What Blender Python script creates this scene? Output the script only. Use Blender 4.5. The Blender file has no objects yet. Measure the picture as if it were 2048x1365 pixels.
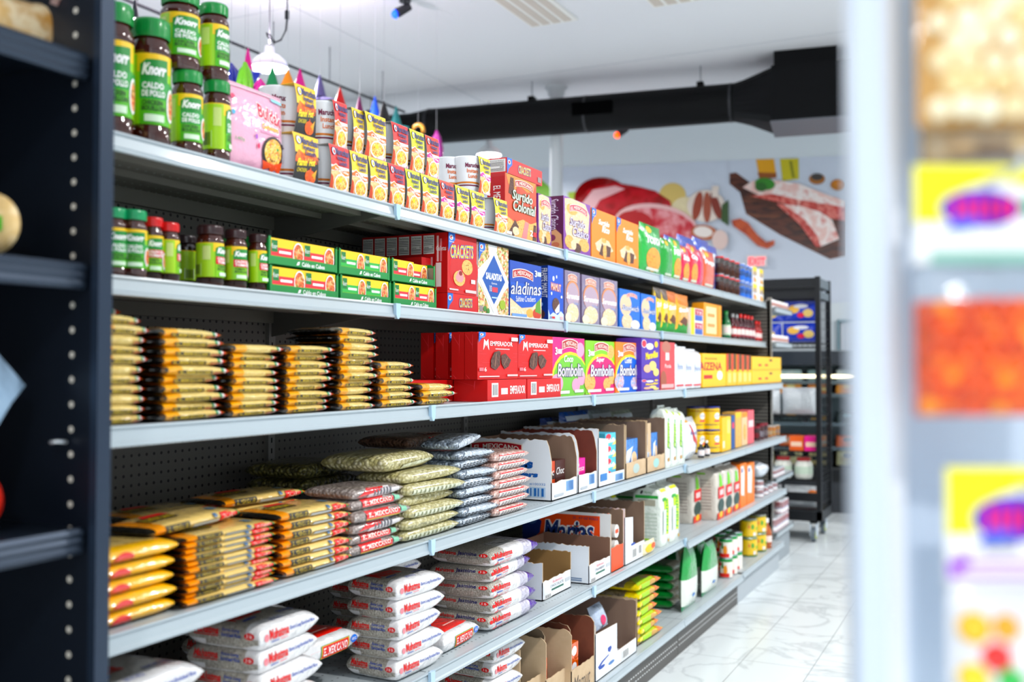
import bpy, math, random
from mathutils import Vector, Matrix
PI = math.pi
random.seed(7)
SC = bpy.context.scene
COL = SC.collection

# ------------------------------------------------------------------ camera
CAM_F, CX, CY, YAW, PITCH, CZ = 2030.0, 1024.0, 682.5, math.radians(26.14), math.radians(1.48), 1.42
cam_data = bpy.data.cameras.new('camera')
cam_data.lens = CAM_F / 2048 * 36
cam_data.sensor_width = 36
cam_data.clip_start = 0.02
cam_data.dof.use_dof = True
cam_data.dof.focus_distance = 3.25
cam_data.dof.aperture_fstop = 2.05
cam = bpy.data.objects.new('camera', cam_data)
COL.objects.link(cam)
cam.location = (0, 0, CZ)
cam.rotation_euler = (PI / 2 + PITCH, 0, YAW)
SC.camera = cam

# ------------------------------------------------------------------ world, exposure
world = bpy.data.worlds.new('world')
SC.world = world
world.use_nodes = True
bgn = world.node_tree.nodes['Background']
bgn.inputs['Color'].default_value = (0.90, 0.96, 1.0, 1)
bgn.inputs['Strength'].default_value = 1.15
SC.view_settings.view_transform = 'Standard'
SC.view_settings.look = 'None'
SC.view_settings.exposure = 0.25
SC.view_settings.gamma = 1.0
SC.view_settings.use_curve_mapping = False
SC.cycles.use_denoising = True
SC.cycles.max_bounces = 8
SC.cycles.sample_clamp_indirect = 6.0

CEIL = 4.16
# ceiling lamps of the shop: (x, y, drop height of the rim, light power)
LAMPS = [(-4.43, 5.34, 3.42, 70), (-4.79, 9.22, 3.60, 60)]
LAMPS += [(0.75, y, 3.35, 58) for y in (-1.8, 2.3, 4.4, 6.6, 9.0)]
LAMPS += [(-3.5, y, 3.35, 30) for y in (-1.0, 2.6)]

# ------------------------------------------------------------------ pixel geometry (which point of the shelf a thing stands at)
_F = (-math.sin(YAW) * math.cos(PITCH), math.cos(YAW) * math.cos(PITCH), math.sin(PITCH))
_R = (math.cos(YAW), math.sin(YAW), 0)
_U = (math.sin(YAW) * math.sin(PITCH), -math.cos(YAW) * math.sin(PITCH), math.cos(PITCH))
def ray(u, v):
    a = (u - CX) / CAM_F; b = (CY - v) / CAM_F
    return [_F[i] + a * _R[i] + b * _U[i] for i in range(3)]
def hit(u, v, d):                      # point of the plane x = -d
    r = ray(u, v); t = -d / r[0]
    return r[1] * t, CZ + r[2] * t
def yat(u, z, d):                      # y on the line x=-d, z
    a = (u - CX) / CAM_F
    return (a * (_F[0] * -d + _F[2] * (z - CZ)) + _R[0] * d) / (_R[1] - a * _F[1])
def dat(u, y, z):
    a = (u - CX) / CAM_F
    return -(a * (_F[1] * y + _F[2] * (z - CZ)) - _R[1] * y) / (_R[0] - a * _F[0])
def deep(u, v, k):                     # point at camera depth k
    r = ray(u, v)
    return Vector((r[0] * k, r[1] * k, CZ + r[2] * k))

# ------------------------------------------------------------------ materials
_mats = {}
def lin(c):
    return c / 12.92 if c <= 0.04045 else ((c + 0.055) / 1.055) ** 2.4
def rgb(h):
    c = [lin(int(h[i:i + 2], 16) / 255) for i in (0, 2, 4)]
    g = (c[0] + c[1] + c[2]) / 3
    return tuple(max(0.0, min(1.0, g + (x - g) * 1.12)) ** 1.10 for x in c) + (1,)
def new_mat(key):
    m = bpy.data.materials.new(key); m.use_nodes = True
    return m, m.node_tree, m.node_tree.nodes['Principled BSDF']
def M(h, rough=0.4, metal=0.0, coat=0.0, bump=0.0, bscale=40, spec=0.5):
    k = (h, rough, metal, coat, bump, bscale, spec)
    if k in _mats: return _mats[k]
    m, nt, b = new_mat('paint_' + h)
    b.inputs['Base Color'].default_value = rgb(h)
    b.inputs['Roughness'].default_value = rough
    b.inputs['Metallic'].default_value = metal
    b.inputs['Coat Weight'].default_value = coat
    b.inputs['Coat Roughness'].default_value = 0.08
    b.inputs['Specular IOR Level'].default_value = spec
    if bump:
        tc = nt.nodes.new('ShaderNodeTexCoord'); n = nt.nodes.new('ShaderNodeTexNoise'); bp = nt.nodes.new('ShaderNodeBump')
        n.inputs['Scale'].default_value = bscale; n.inputs['Detail'].default_value = 3
        nt.links.new(tc.outputs['Object'], n.inputs['Vector'])
        bp.inputs['Strength'].default_value = bump; bp.inputs['Distance'].default_value = 0.01
        nt.links.new(n.outputs['Fac'], bp.inputs['Height'])
        nt.links.new(bp.outputs['Normal'], b.inputs['Normal'])
        if coat: nt.links.new(bp.outputs['Normal'], b.inputs['Coat Normal'])
    _mats[k] = m
    return m
def K(h): return M(h, 0.45)                                  # printed card
def FILM(h, bump=0.55, bs=38): return M(h, 0.2, 0, 0.8, min(1, bump * 1.3), bs)   # printed plastic film
def MET(h, r=0.35): return M(h, r, 0.85)
def EMI(h, s):
    k = ('e', h, s)
    if k in _mats: return _mats[k]
    m, nt, b = new_mat('glow_' + h)
    b.inputs['Base Color'].default_value = rgb(h)
    b.inputs['Emission Color'].default_value = rgb(h)
    b.inputs['Emission Strength'].default_value = s
    _mats[k] = m
    return m
def VOR(key, cols, scale, rough=0.5, bump=0.6, coat=0.0, stretch=(1, 1, 1), dist=0.006, noise=False, gap_shade=None):
    """granular material: every cell one of the colours, rounded by bump"""
    k = ('v', key)
    if k in _mats: return _mats[k]
    m, nt, b = new_mat(key)
    tc = nt.nodes.new('ShaderNodeTexCoord'); mp = nt.nodes.new('ShaderNodeMapping')
    mp.inputs['Scale'].default_value = stretch
    v = nt.nodes.new('ShaderNodeTexNoise' if noise else 'ShaderNodeTexVoronoi'); v.inputs['Scale'].default_value = scale
    cr = nt.nodes.new('ShaderNodeValToRGB')
    nt.links.new(tc.outputs['Object'], mp.inputs['Vector']); nt.links.new(mp.outputs['Vector'], v.inputs['Vector'])
    if noise:
        v.inputs['Detail'].default_value = 5
        nt.links.new(v.outputs['Fac'], cr.inputs['Fac'])
    else:
        sp = nt.nodes.new('ShaderNodeSeparateColor')
        nt.links.new(v.outputs['Color'], sp.inputs['Color']); nt.links.new(sp.outputs['Red'], cr.inputs['Fac'])
    e = cr.color_ramp.elements
    lo, hi = (0.32, 0.68) if noise else (0.0, 1.0)
    while len(e) < len(cols): e.new(0.5)
    for i, c in enumerate(cols):
        e[i].position = lo + (hi - lo) * i / max(1, len(cols) - 1); e[i].color = rgb(c)
    if gap_shade and not noise:      # shade in the gaps between grains, painted into the colour
        r2 = nt.nodes.new('ShaderNodeMapRange'); r2.inputs['From Min'].default_value = .3; r2.inputs['From Max'].default_value = .75
        nt.links.new(v.outputs['Distance'], r2.inputs['Value']); mx = nt.nodes.new('ShaderNodeMix'); mx.data_type = 'RGBA'
        nt.links.new(r2.outputs['Result'], mx.inputs[0]); nt.links.new(cr.outputs['Color'], mx.inputs[6]); mx.inputs[7].default_value = rgb(gap_shade); nt.links.new(mx.outputs[2], b.inputs['Base Color'])
    else: nt.links.new(cr.outputs['Color'], b.inputs['Base Color'])
    bp = nt.nodes.new('ShaderNodeBump'); bp.inputs['Strength'].default_value = bump; bp.inputs['Distance'].default_value = dist
    bp.invert = not noise
    nt.links.new(v.outputs['Fac' if noise else 'Distance'], bp.inputs['Height']); nt.links.new(bp.outputs['Normal'], b.inputs['Normal'])
    b.inputs['Roughness'].default_value = rough; b.inputs['Coat Weight'].default_value = coat; b.inputs['Coat Roughness'].default_value = 0.12
    _mats[k] = m
    return m
NOODLE = lambda: VOR('noodle_soup', ['C98A1A', 'F0C540', 'F6DC80', 'D9702A', 'FAE9A8'], 210, 0.45, 0.3, noise=False)
CURRY = lambda: VOR('red_stew', ['B4381A', 'E8742A', 'F3C38A', 'C9481F', '7E9A2C'], 170, 0.45, 0.3)
SALAD = lambda: VOR('mixed_salad', ['6E9A35', 'E9D9A0', 'D9503A', 'F3EBD0', 'C9A04E', '4F7A2A'], 130, 0.45, 0.3)
COOKIE = lambda: VOR('cookie', ['D9A45C', 'E9BE7C', 'C98F48'], 90, 0.6, 0.4, noise=True)
CHOCO = lambda: VOR('chocolate_cookie', ['4A2E26', '6A453A', '3A221C'], 110, 0.55, 0.6, noise=True)
CREAM = lambda: VOR('cream_cookie', ['F0DCC0', 'E5C7A0', 'F8EBD8'], 80, 0.5, 0.3, noise=True)
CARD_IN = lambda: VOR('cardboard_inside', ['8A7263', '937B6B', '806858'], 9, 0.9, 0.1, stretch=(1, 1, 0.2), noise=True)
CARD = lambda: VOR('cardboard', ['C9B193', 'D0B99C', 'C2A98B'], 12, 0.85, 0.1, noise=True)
WCARD = M('EEF2F8', 0.55)

# ------------------------------------------------------------------ mesh builder
_txt = {}
def text_geo(s, off=0.0, shear=0.0, res=2):
    k = (s, off, shear, res)
    if k in _txt: return _txt[k]
    c = bpy.data.curves.new('t', 'FONT'); c.body = s; c.size = 1; c.offset = off; c.shear = shear; c.resolution_u = res
    o = bpy.data.objects.new('t', c); COL.objects.link(o)
    me = bpy.data.meshes.new_from_object(o.evaluated_get(bpy.context.evaluated_depsgraph_get()))
    vs = [(v.co.x, v.co.y) for v in me.vertices]; fs = [tuple(p.vertices) for p in me.polygons]
    bpy.data.objects.remove(o); bpy.data.curves.remove(c); bpy.data.meshes.remove(me)
    if vs:
        x0 = min(v[0] for v in vs); x1 = max(v[0] for v in vs); y0 = min(v[1] for v in vs); y1 = max(v[1] for v in vs)
        vs = [((x - x0) / (x1 - x0), (y - y0) / max(1e-6, y1 - y0)) for x, y in vs]
    _txt[k] = (vs, fs)
    return _txt[k]

class MB:
    def __init__(s): s.v = []; s.f = []; s.m = []; s.sm = []; s.mats = []
    def mi(s, m):
        if m not in s.mats: s.mats.append(m)
        return s.mats.index(m)
    def add(s, vs, fs, m, smooth=False):
        b = len(s.v); s.v += [tuple(v) for v in vs]; i = s.mi(m)
        for f in fs: s.f.append(tuple(b + k for k in f)); s.m.append(i); s.sm.append(smooth)
        return s
    def box(s, x0, y0, z0, x1, y1, z1, m):
        return s.add([(x0, y0, z0), (x1, y0, z0), (x1, y1, z0), (x0, y1, z0), (x0, y0, z1), (x1, y0, z1), (x1, y1, z1), (x0, y1, z1)],
                     [(0, 3, 2, 1), (4, 5, 6, 7), (0, 1, 5, 4), (1, 2, 6, 5), (2, 3, 7, 6), (3, 0, 4, 7)], m)
    def obox(s, c, ax, ay, az, m):     # box from centre and three half-axis vectors
        c, ax, ay, az = map(Vector, (c, ax, ay, az))
        vs = [c + i * ax + j * ay + k * az for k in (-1, 1) for i, j in ((-1, -1), (1, -1), (1, 1), (-1, 1))]
        return s.add(vs, [(0, 3, 2, 1), (4, 5, 6, 7), (0, 1, 5, 4), (1, 2, 6, 5), (2, 3, 7, 6), (3, 0, 4, 7)], m)
    def prism(s, pts, axis, a0, a1, m):  # pts 2D closed outline; axis 'x','y','z'
        def mk(p, a):
            return {'x': (a, p[0], p[1]), 'y': (p[0], a, p[1]), 'z': (p[0], p[1], a)}[axis]
        n = len(pts)
        vs = [mk(p, a0) for p in pts] + [mk(p, a1) for p in pts]
        fs = [tuple(range(n - 1, -1, -1)), tuple(range(n, 2 * n))] + [(i, (i + 1) % n, n + (i + 1) % n, n + i) for i in range(n)]
        return s.add(vs, fs, m)
    def lathe(s, prof, m, n=24, c=(0, 0, 0), a0=0.0, a1=2 * PI, smooth=True, cap=True):
        full = abs(a1 - a0 - 2 * PI) < 1e-6
        k = n if full else n + 1
        vs = []
        for r, z in prof:
            for i in range(k):
                a = a0 + (a1 - a0) * i / n
                vs.append((c[0] + r * math.cos(a), c[1] + r * math.sin(a), c[2] + z))
        fs = []
        for j in range(len(prof) - 1):
            for i in range(n):
                i2 = (i + 1) % k if full else i + 1
                fs.append((j * k + i, j * k + i2, (j + 1) * k + i2, (j + 1) * k + i))
        s.add(vs, fs, m, smooth)
        if cap and full:
            if prof[-1][0] > 1e-5: s.add([vs[(len(prof) - 1) * k + i] for i in range(k)], [tuple(range(k))], m)
            if prof[0][0] > 1e-5: s.add([vs[i] for i in range(k)], [tuple(range(k - 1, -1, -1))], m)
        return s
    def tube(s, pts, r, m, n=8, smooth=True):
        pts = [Vector(p) for p in pts]; rs = r if isinstance(r, (list, tuple)) else [r] * len(pts)
        vs = []
        for i, p in enumerate(pts):
            t = (pts[min(i + 1, len(pts) - 1)] - pts[max(i - 1, 0)]).normalized()
            up = Vector((0, 0, 1)) if abs(t.z) < 0.95 else Vector((1, 0, 0))
            a = t.cross(up).normalized(); b = t.cross(a).normalized()
            vs += [p + rs[i] * (math.cos(2 * PI * k / n) * a + math.sin(2 * PI * k / n) * b) for k in range(n)]
        fs = [(i * n + k, i * n + (k + 1) % n, (i + 1) * n + (k + 1) % n, (i + 1) * n + k) for i in range(len(pts) - 1) for k in range(n)]
        s.add(vs, fs, m, smooth)
        s.add(vs[:n], [tuple(range(n - 1, -1, -1))], m); s.add(vs[-n:], [tuple(range(n))], m)
        return s
    def art(s, els, mapf, sub=1):
        """flat printed shapes, each a hair above the one before; coordinates 0..1 of the face"""
        for li, e in enumerate(els):
            off = 0.0004 + 0.00022 * li
            t = e[0]
            if t == 'r':
                _, x0, y0, x1, y1, m = e; n = sub; ny = n if n <= 8 else 2
                vs = [mapf(x0 + (x1 - x0) * i / n, y0 + (y1 - y0) * j / ny, off) for j in range(ny + 1) for i in range(n + 1)]
                s.add(vs, [(j * (n + 1) + i, j * (n + 1) + i + 1, (j + 1) * (n + 1) + i + 1, (j + 1) * (n + 1) + i) for j in range(ny) for i in range(n)], m, sub > 1)
            elif t == 'e':
                _, cx, cy, rx, ry, m = e; n = 20
                vs = [mapf(cx, cy, off)] + [mapf(cx + q * rx * math.cos(2 * PI * i / n), cy + q * ry * math.sin(2 * PI * i / n), off) for q in (0.5, 1) for i in range(n)]
                fs = [(0, 1 + i, 1 + (i + 1) % n) for i in range(n)] + [(1 + i, 1 + n + i, 1 + n + (i + 1) % n, 1 + (i + 1) % n) for i in range(n)]
                s.add(vs, fs, m, sub > 1)
            elif t == 'p':
                _, pts, m = e
                if sub > 1:              # dense fan so that the print follows a curved face
                    q = [(pts[i][0] + (pts[(i + 1) % len(pts)][0] - pts[i][0]) * k / 4, pts[i][1] + (pts[(i + 1) % len(pts)][1] - pts[i][1]) * k / 4) for i in range(len(pts)) for k in range(4)]
                    gx = sum(p[0] for p in q) / len(q); gy = sum(p[1] for p in q) / len(q); n = len(q)
                    vs = [mapf(gx, gy, off)] + [mapf(gx + (x - gx) * w, gy + (y - gy) * w, off) for w in (1 / 3, 2 / 3, 1) for x, y in q]
                    fs = [(0, 1 + i, 1 + (i + 1) % n) for i in range(n)] + [(1 + r * n + i, 1 + r * n + n + i, 1 + r * n + n + (i + 1) % n, 1 + r * n + (i + 1) % n) for r in (0, 1) for i in range(n)]
                    s.add(vs, fs, m, True)
                else: s.add([mapf(x, y, off) for x, y in pts], [tuple(range(len(pts)))], m)
            elif t == 't':
                _, st, x0, y0, x1, y1, m = e[:7]; o = e[7] if len(e) > 7 else {}
                rot = o.get('rot', 0); arc = o.get('arc', 0); sl = o.get('sl', 0)
                vs2, fs = text_geo(st, o.get('off', 0), o.get('shear', 0), o.get('res', 2))
                out = []
                for x, y in vs2:
                    if rot == 90: a, b = x0 + (x1 - x0) * (1 - y), y0 + (y1 - y0) * x
                    elif rot == -90: a, b = x0 + (x1 - x0) * y, y1 - (y1 - y0) * x
                    else:
                        a, b = x0 + (x1 - x0) * x, y0 + (y1 - y0) * y
                        b += arc * (1 - (2 * x - 1) ** 2) + sl * (x - .5)
                    out.append(mapf(a, b, off))
                s.add(out, fs, m)
            elif t == 'bar':                                   # a barcode
                _, x0, y0, x1, y1 = e
                s.add([mapf(x0, y0, off), mapf(x1, y0, off), mapf(x1, y1, off), mapf(x0, y1, off)], [(0, 1, 2, 3)], K('F4F4F4'))
                n = 9
                for i in range(n):
                    a = x0 + (x1 - x0) * (0.1 + 0.8 * i / n); b = a + (x1 - x0) * (0.05 if i % 3 else 0.03)
                    s.add([mapf(a, y0 + .12 * (y1 - y0), off + .0002), mapf(b, y0 + .12 * (y1 - y0), off + .0002), mapf(b, y1 - .1 * (y1 - y0), off + .0002), mapf(a, y1 - .1 * (y1 - y0), off + .0002)], [(0, 1, 2, 3)], K('222222'))
        return s
    def build(s, name, parent=None):
        me = bpy.data.meshes.new(name)
        me.from_pydata(s.v, [], s.f); me.update()
        for m in s.mats: me.materials.append(m)
        me.polygons.foreach_set('material_index', s.m); me.polygons.foreach_set('use_smooth', s.sm)
        o = bpy.data.objects.new(name, me); COL.objects.link(o)
        if parent is not None: o.parent = parent
        return o

def empty(name, loc=(0, 0, 0), rz=0):
    o = bpy.data.objects.new(name, None); COL.objects.link(o); o.location = loc; o.rotation_euler = (0, 0, rz); o.empty_display_size = 0.05
    return o
def tag(o, label=None, cat=None, group=None, kind=None):
    if label: o['label'] = label
    if cat: o['category'] = cat
    if group: o['group'] = group
    if kind: o['kind'] = kind
    return o
_kids = {}
def copy_tree(o, parent=None):
    c = o.copy(); COL.objects.link(c); c.parent = parent
    for ch in list(o.children): copy_tree(ch, c)
    return c
ORD = ['topmost', 'second from top', 'third from top', 'fourth from top', 'fifth from top', 'sixth from top', 'seventh from top', 'eighth from top', 'ninth from top', 'tenth from top', 'eleventh from top', 'twelfth from top', 'thirteenth from top']
def ordn(i, n): return 'bottommost' if (i == n - 1 and n > 1) else ORD[i]
_used = {}
def place(proto, loc, rz, label, cat, group=None, rx=0, ry=0):
    """first call uses the prototype itself, later ones copy it"""
    if proto.get('_used'): o = copy_tree(proto)
    else: o = proto; o['_used'] = True
    o.location = loc; o.rotation_euler = (rx, ry, rz)
    for k in ('label', 'category', 'group'):
        if k in o: del o[k]
    return tag(o, label, cat, group)

# front / left / top mappings of a box (local: x right along the shelf, y into the shelf, z up; origin front left bottom)
def map_front(W, H, z0=0, y=0, x0=0): return lambda a, b, o: (x0 + a * W, y - o, z0 + b * H)
def map_left(D, H, z0=0, x=0, y0=0): return lambda a, b, o: (x - o, y0 + D - a * D, z0 + b * H)
def map_top(W, D, H): return lambda a, b, o: (a * W, b * D, H + o)
def map_cyl(r, h, z0=0, rot=0.0, span=2 * PI):   # a=0.5 faces local -y (towards the aisle) when rot=0
    def f(a, b, o):
        t = -PI / 2 + rot + (a - 0.5) * span
        rr = (r(b) if callable(r) else r) + o
        return (rr * math.cos(t), rr * math.sin(t), z0 + b * h)
    return f

def carton(W, D, H, base, front=(), left=(), top=(), name='carton', side=None, right=()):
    b = MB()
    b.box(0, 0, 0, W, D, H, base)
    if side: b.art([('r', 0, 0, 1, 1, side)] + list(left), map_left(D, H))
    elif left: b.art(left, map_left(D, H))
    b.art(front, map_front(W, H))
    if top: b.art(top, map_top(W, D, H))
    # closing flap joint on the top
    b.box(0.002, D * .5, H, W - .002, D * .5 + .0008, H + .0006, base)
    return b.build(name)
RZ = PI / 2

# ------------------------------------------------------------------ printed designs
W_, BK = K('F7F7F7'), K('16161A')
RED, DRED, BLUE, NAVY = K('CE1126'), K('A90F22'), K('1E5FB8'), K('12337A')
def brand_corner(x0=0, y0=.78, w=.2, h=.22):           # blue corner flash of the biscuit maker with its scroll mark
    return [('p', [(x0, y0 - .14 * h / .22), (x0 + w * .35, y0), (x0 + w, y0 + h * .45), (x0 + w, y0 + h), (x0, y0 + h)], K('1C6FC4')),
            ('e', x0 + w * .42, y0 + h * .62, w * .28, h * .22, K('C9E4FA')), ('e', x0 + w * .42, y0 + h * .62, w * .18, h * .13, RED),
            ('e', x0 + w * .5, y0 + h * .6, w * .08, h * .06, W_), ('t', 'Gamesa', x0 + w * .1, y0 + h * .2, x0 + w * .8, y0 + h * .34, W_)]
def el_mex(x0, y0, x1, y1, arc=.05, fill=None, sl=0):
    fill = fill or K('B3202F')
    n = 12; up = []; dn = []; w2 = K('F2E6DC')
    def ring(g):
        up = [(x0 - g + (x1 - x0 + 2 * g) * i / n, y1 + g + arc * (1 - (2 * i / n - 1) ** 2) + sl * (i / n - .5)) for i in range(n + 1)]
        dn = [(x0 - g + (x1 - x0 + 2 * g) * i / n, y0 - g + arc * (1 - (2 * i / n - 1) ** 2) + sl * (i / n - .5)) for i in range(n, -1, -1)]
        return up + dn
    def strips(g, m):
        p = ring(g); L = []
        for i in range(n): L.append([p[i], p[i + 1], p[2 * n + 1 - (i + 1)], p[2 * n + 1 - i]])
        return [('p', q, m) for q in L]
    h = y1 - y0; w = x1 - x0
    class Lyr(list): pass
    return [('strip', strips(h * .12, w2)), ('strip', strips(0, fill)), ('t', 'EL MEXICANO', x0 + .05 * w, y0 + .18 * h, x1 - .05 * w, y1 - .18 * h, w2, dict(arc=arc, off=.02, sl=sl))]
_art0 = MB.art
def _art(s, els, mapf, sub=1):
    flat = []
    for e in els: flat.append(e)
    li = 0
    for e in flat:
        if e[0] == 'strip':
            for q in e[1]: _art0(s, [q], lambda a, b, o, k=li: mapf(a, b, o + .00022 * k), sub)
        else: _art0(s, [e], lambda a, b, o, k=li: mapf(a, b, o + .00022 * k), sub)
        li += 1
    return s
MB.art = _art

A = {}
A['crackets'] = [('e', .55, .42, .5, .36, K('D2202E')), ('e', .55, .42, .47, .335, K('C4122A')),
    ('t', 'CRACKETS', .08, .60, .88, .84, K('2F7FC8'), dict(off=.06, sl=.06)), ('t', 'CRACKETS', .09, .61, .87, .83, K('F7D33C'), dict(off=.01, sl=.06)),
    ('e', .66, .47, .19, .13, COOKIE()), ('e', .62, .5, .012, .01, CHOCO()), ('e', .7, .44, .012, .01, CHOCO()), ('e', .68, .51, .012, .01, CHOCO()),
    ('e', .38, .26, .2, .13, COOKIE()), ('p', [(.24, .27), (.36, .40), (.44, .40), (.54, .27), (.46, .2), (.32, .2)], K('E89AA0')), ('e', .42, .35, .06, .04, K('8C1A22')),
    ('r', .78, .2, .93, .27, K('EBD8D8')), ('r', .04, .05, .34, .075, K('F3C9C9')), ('r', .58, .035, .96, .085, K('F3C9C9'))] + brand_corner(-.0, .8, .22, .2)
A['crackets_flat'] = brand_corner(0, .3, .14, .7)[:3] + [('t', 'CRACKETS', .3, .25, .66, .82, K('2F7FC8'), dict(off=.06, sl=.06)), ('t', 'CRACKETS', .31, .27, .65, .8, K('F7D33C'), dict(off=.01, sl=.06)), ('r', .86, .15, .96, .5, K('9A8A8A'))]
def nutrition(x0, y0, x1, y1):
    h = y1 - y0; w = x1 - x0
    L = [('r', x0, y0, x1, y1, K('E6E3E0')), ('t', 'Datos Nutrimentales', x0 + .05 * w, y1 - .17 * h, x1 - .05 * w, y1 - .05 * h, BK), ('t', 'Calories', x0 + .05 * w, y0 + .3 * h, x0 + .5 * w, y0 + .42 * h, BK), ('t', '70', x1 - .2 * w, y0 + .3 * h, x1 - .05 * w, y0 + .42 * h, BK)]
    L += [('r', x0 + .05 * w, y0 + h * q, x1 - .05 * w, y0 + h * (q + .03), K('55504E')) for q in (.08, .17, .24, .47, .56, .65, .73)]
    return L
A['saladitas'] = [('p', [(0, .62), (0, 1), (.32, 1), (.36, .82)], SALAD()), ('p', [(.62, 1), (1, 1), (1, .5), (.86, .6), (.6, .9)], SALAD()),
    ('p', [(0, 0), (.3, 0), (.36, .1), (.12, .36), (0, .44)], SALAD()), ('p', [(1, .0), (1, .44), (.8, .32), (.6, .12), (.68, 0)], SALAD()),
    ('p', [(.5, .03), (1.0, .5), (.5, .97), (0.0, .5)], W_), ('p', [(.5, .15), (.88, .5), (.5, .86), (.12, .5)], K('155CA8')), ('t', 'SALADITAS', .24, .50, .76, .60, W_, dict(off=.04)),
    ('t', 'Gamesa', .42, .44, .6, .47, W_), ('r', .44, .33, .62, .4, K('D84A5A')), ('t', '10', .35, .33, .42, .42, W_), ('r', .42, .24, .62, .26, K('B8D0EA')),
    ('e', .78, .16, .1, .07, K('9DB43A')), ('e', .2, .08, .05, .04, K('4E8A3A')), ('e', .3, .05, .05, .04, K('4E8A3A'))] + brand_corner(0, .84, .2, .16)
A['saladinas'] = [('p', [(.0, .0), (1, 0), (1, .42), (.7, .22), (.35, .2), (0, .34)], CREAM()), ('e', .62, .1, .12, .08, K('E8B060')), ('e', .85, .1, .14, .1, K('C8482E')), ('p', [(.78, .14), (.86, .42), (.95, .4), (.98, .1)], K('6A9A3A')),
    ('p', [(0, .34), (.35, .18), (.7, .22), (1, .42), (1, .62), (0, .62)], K('1A5FC0'))] + el_mex(.08, .7, .7, .82, .05) + \
    [('t', 'aladinas', .0, .42, .98, .66, K('0E3C86'), dict(off=.05, shear=.2, sl=.05)), ('t', 'aladinas', .01, .425, .97, .655, W_, dict(shear=.2, sl=.05)), ('t', 'Saltine Crackers', .16, .3, .78, .4, W_, dict(sl=.04)),
     ('t', '3', .76, .78, .84, .9, W_, dict(off=.02)), ('r', .85, .8, .97, .88, K('C8D8EE')), ('r', .04, .02, .5, .07, K('7DA4D8'))]
A['mamut'] = [('e', .35, .78, .06, .045, W_), ('e', .55, .82, .035, .03, W_), ('t', 'MAMUT', .18, .55, .84, .7, K('E8601C'), dict(off=.05, sl=-.02)), ('t', 'MAMUT', .2, .56, .82, .69, K('FFE8D0'), dict(sl=-.02)),
    ('e', .5, .3, .24, .13, CHOCO()), ('p', [(.42, .2), (.72, .34), (.72, .18), (.5, .14)], K('F4ECE4')), ('p', [(0, 0), (1, 0), (1, .14), (.8, .2), (.6, .12), (.3, .16), (.1, .1), (0, .2)], K('CFE2F7')),
    ('e', .2, .5, .04, .03, W_), ('e', .85, .46, .05, .025, W_), ('t', '28', .05, .04, .2, .09, NAVY), ('r', .22, .045, .42, .085, RED), ('r', .74, .04, .94, .1, K('E8B8BC'))]
A['mamut_side'] = [('t', 'FRAPPE MAMUT', .55, .42, .95, .95, W_, dict(rot=-90)), ('e', .4, .3, .25, .05, K('8FB8E8')), ('r', .1, .7, .4, .9, K('3A6CB8')), ('e', .5, .12, .3, .08, CHOCO())]
A['colonial'] = [('p', [(.02, 1), (.98, 1), (.9, .86), (.7, .8), (.5, .86), (.3, .78), (.1, .84)], K('C98A3C')), ('p', [(.1, .7), (.16, .96), (.26, .96), (.28, .66)], CHOCO()), ('p', [(.34, .68), (.36, .9), (.44, .9), (.46, .7)], K('C23A24')),
    ('p', [(0, .0), (1, 0), (1, .36), (.8, .3), (.55, .34), (.3, .26), (0, .34)], COOKIE()), ('p', [(.1, .08), (.3, .3), (.42, .2), (.25, .02)], CHOCO()), ('p', [(.5, .02), (.62, .32), (.74, .3), (.66, .0)], K('E88A8A')), ('e', .32, .12, .1, .07, CREAM()), ('p', [(.86, .04), (.9, .3), (.98, .3), (.98, .04)], CHOCO())] + el_mex(.3, .84, .86, .92, .04) + \
    [('t', 'Surtido', .2, .62, .86, .78, K('3E6E4E'), dict(off=.06, shear=.15)), ('t', 'Surtido', .21, .625, .85, .775, K('FBF7EE'), dict(shear=.15)), ('t', 'Colonial', .22, .44, .96, .62, K('3E6E4E'), dict(off=.06, shear=.15)), ('t', 'Colonial', .23, .445, .95, .615, K('FBF7EE'), dict(shear=.15)),
     ('t', '2', .76, .1, .86, .2, W_, dict(off=.03)), ('r', .87, .1, .98, .18, RED), ('r', .02, .04, .18, .09, K('E8E0D8'))]
A['clasico'] = [('p', [(.04, .96), (.3, 1), (.8, .98), (.96, .8), (.9, .3), (.7, .1), (.2, .06), (.06, .4)], CREAM()), ('e', .3, .8, .2, .1, COOKIE()), ('e', .75, .2, .2, .12, COOKIE()), ('e', .2, .2, .16, .12, COOKIE()), ('e', .5, .12, .14, .09, CHOCO()), ('e', .35, .16, .1, .09, CREAM())] + el_mex(.22, .76, .86, .86, .05, K('C83A5A')) + \
    [('t', 'Surtido', .2, .5, .8, .66, K('6A3A8C'), dict(off=.06, shear=.2)), ('t', 'Surtido', .21, .505, .79, .655, W_, dict(shear=.2)), ('t', 'Clasico', .3, .32, .92, .5, K('6A3A8C'), dict(off=.06, shear=.2)), ('t', 'Clasico', .31, .325, .91, .495, W_, dict(shear=.2))]
A['clasico_side'] = [('t', 'Surtido Clasico', .3, .4, .75, .95, K('F0E2F4'), dict(rot=-90, shear=.2)), ('p', [(.1, .02), (.95, .02), (.9, .3), (.6, .4), (.15, .34)], K('D8A478')), ('e', .4, .25, .2, .06, K('8C3A5A')), ('e', .6, .12, .2, .05, K('C87A5A'))]
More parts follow.
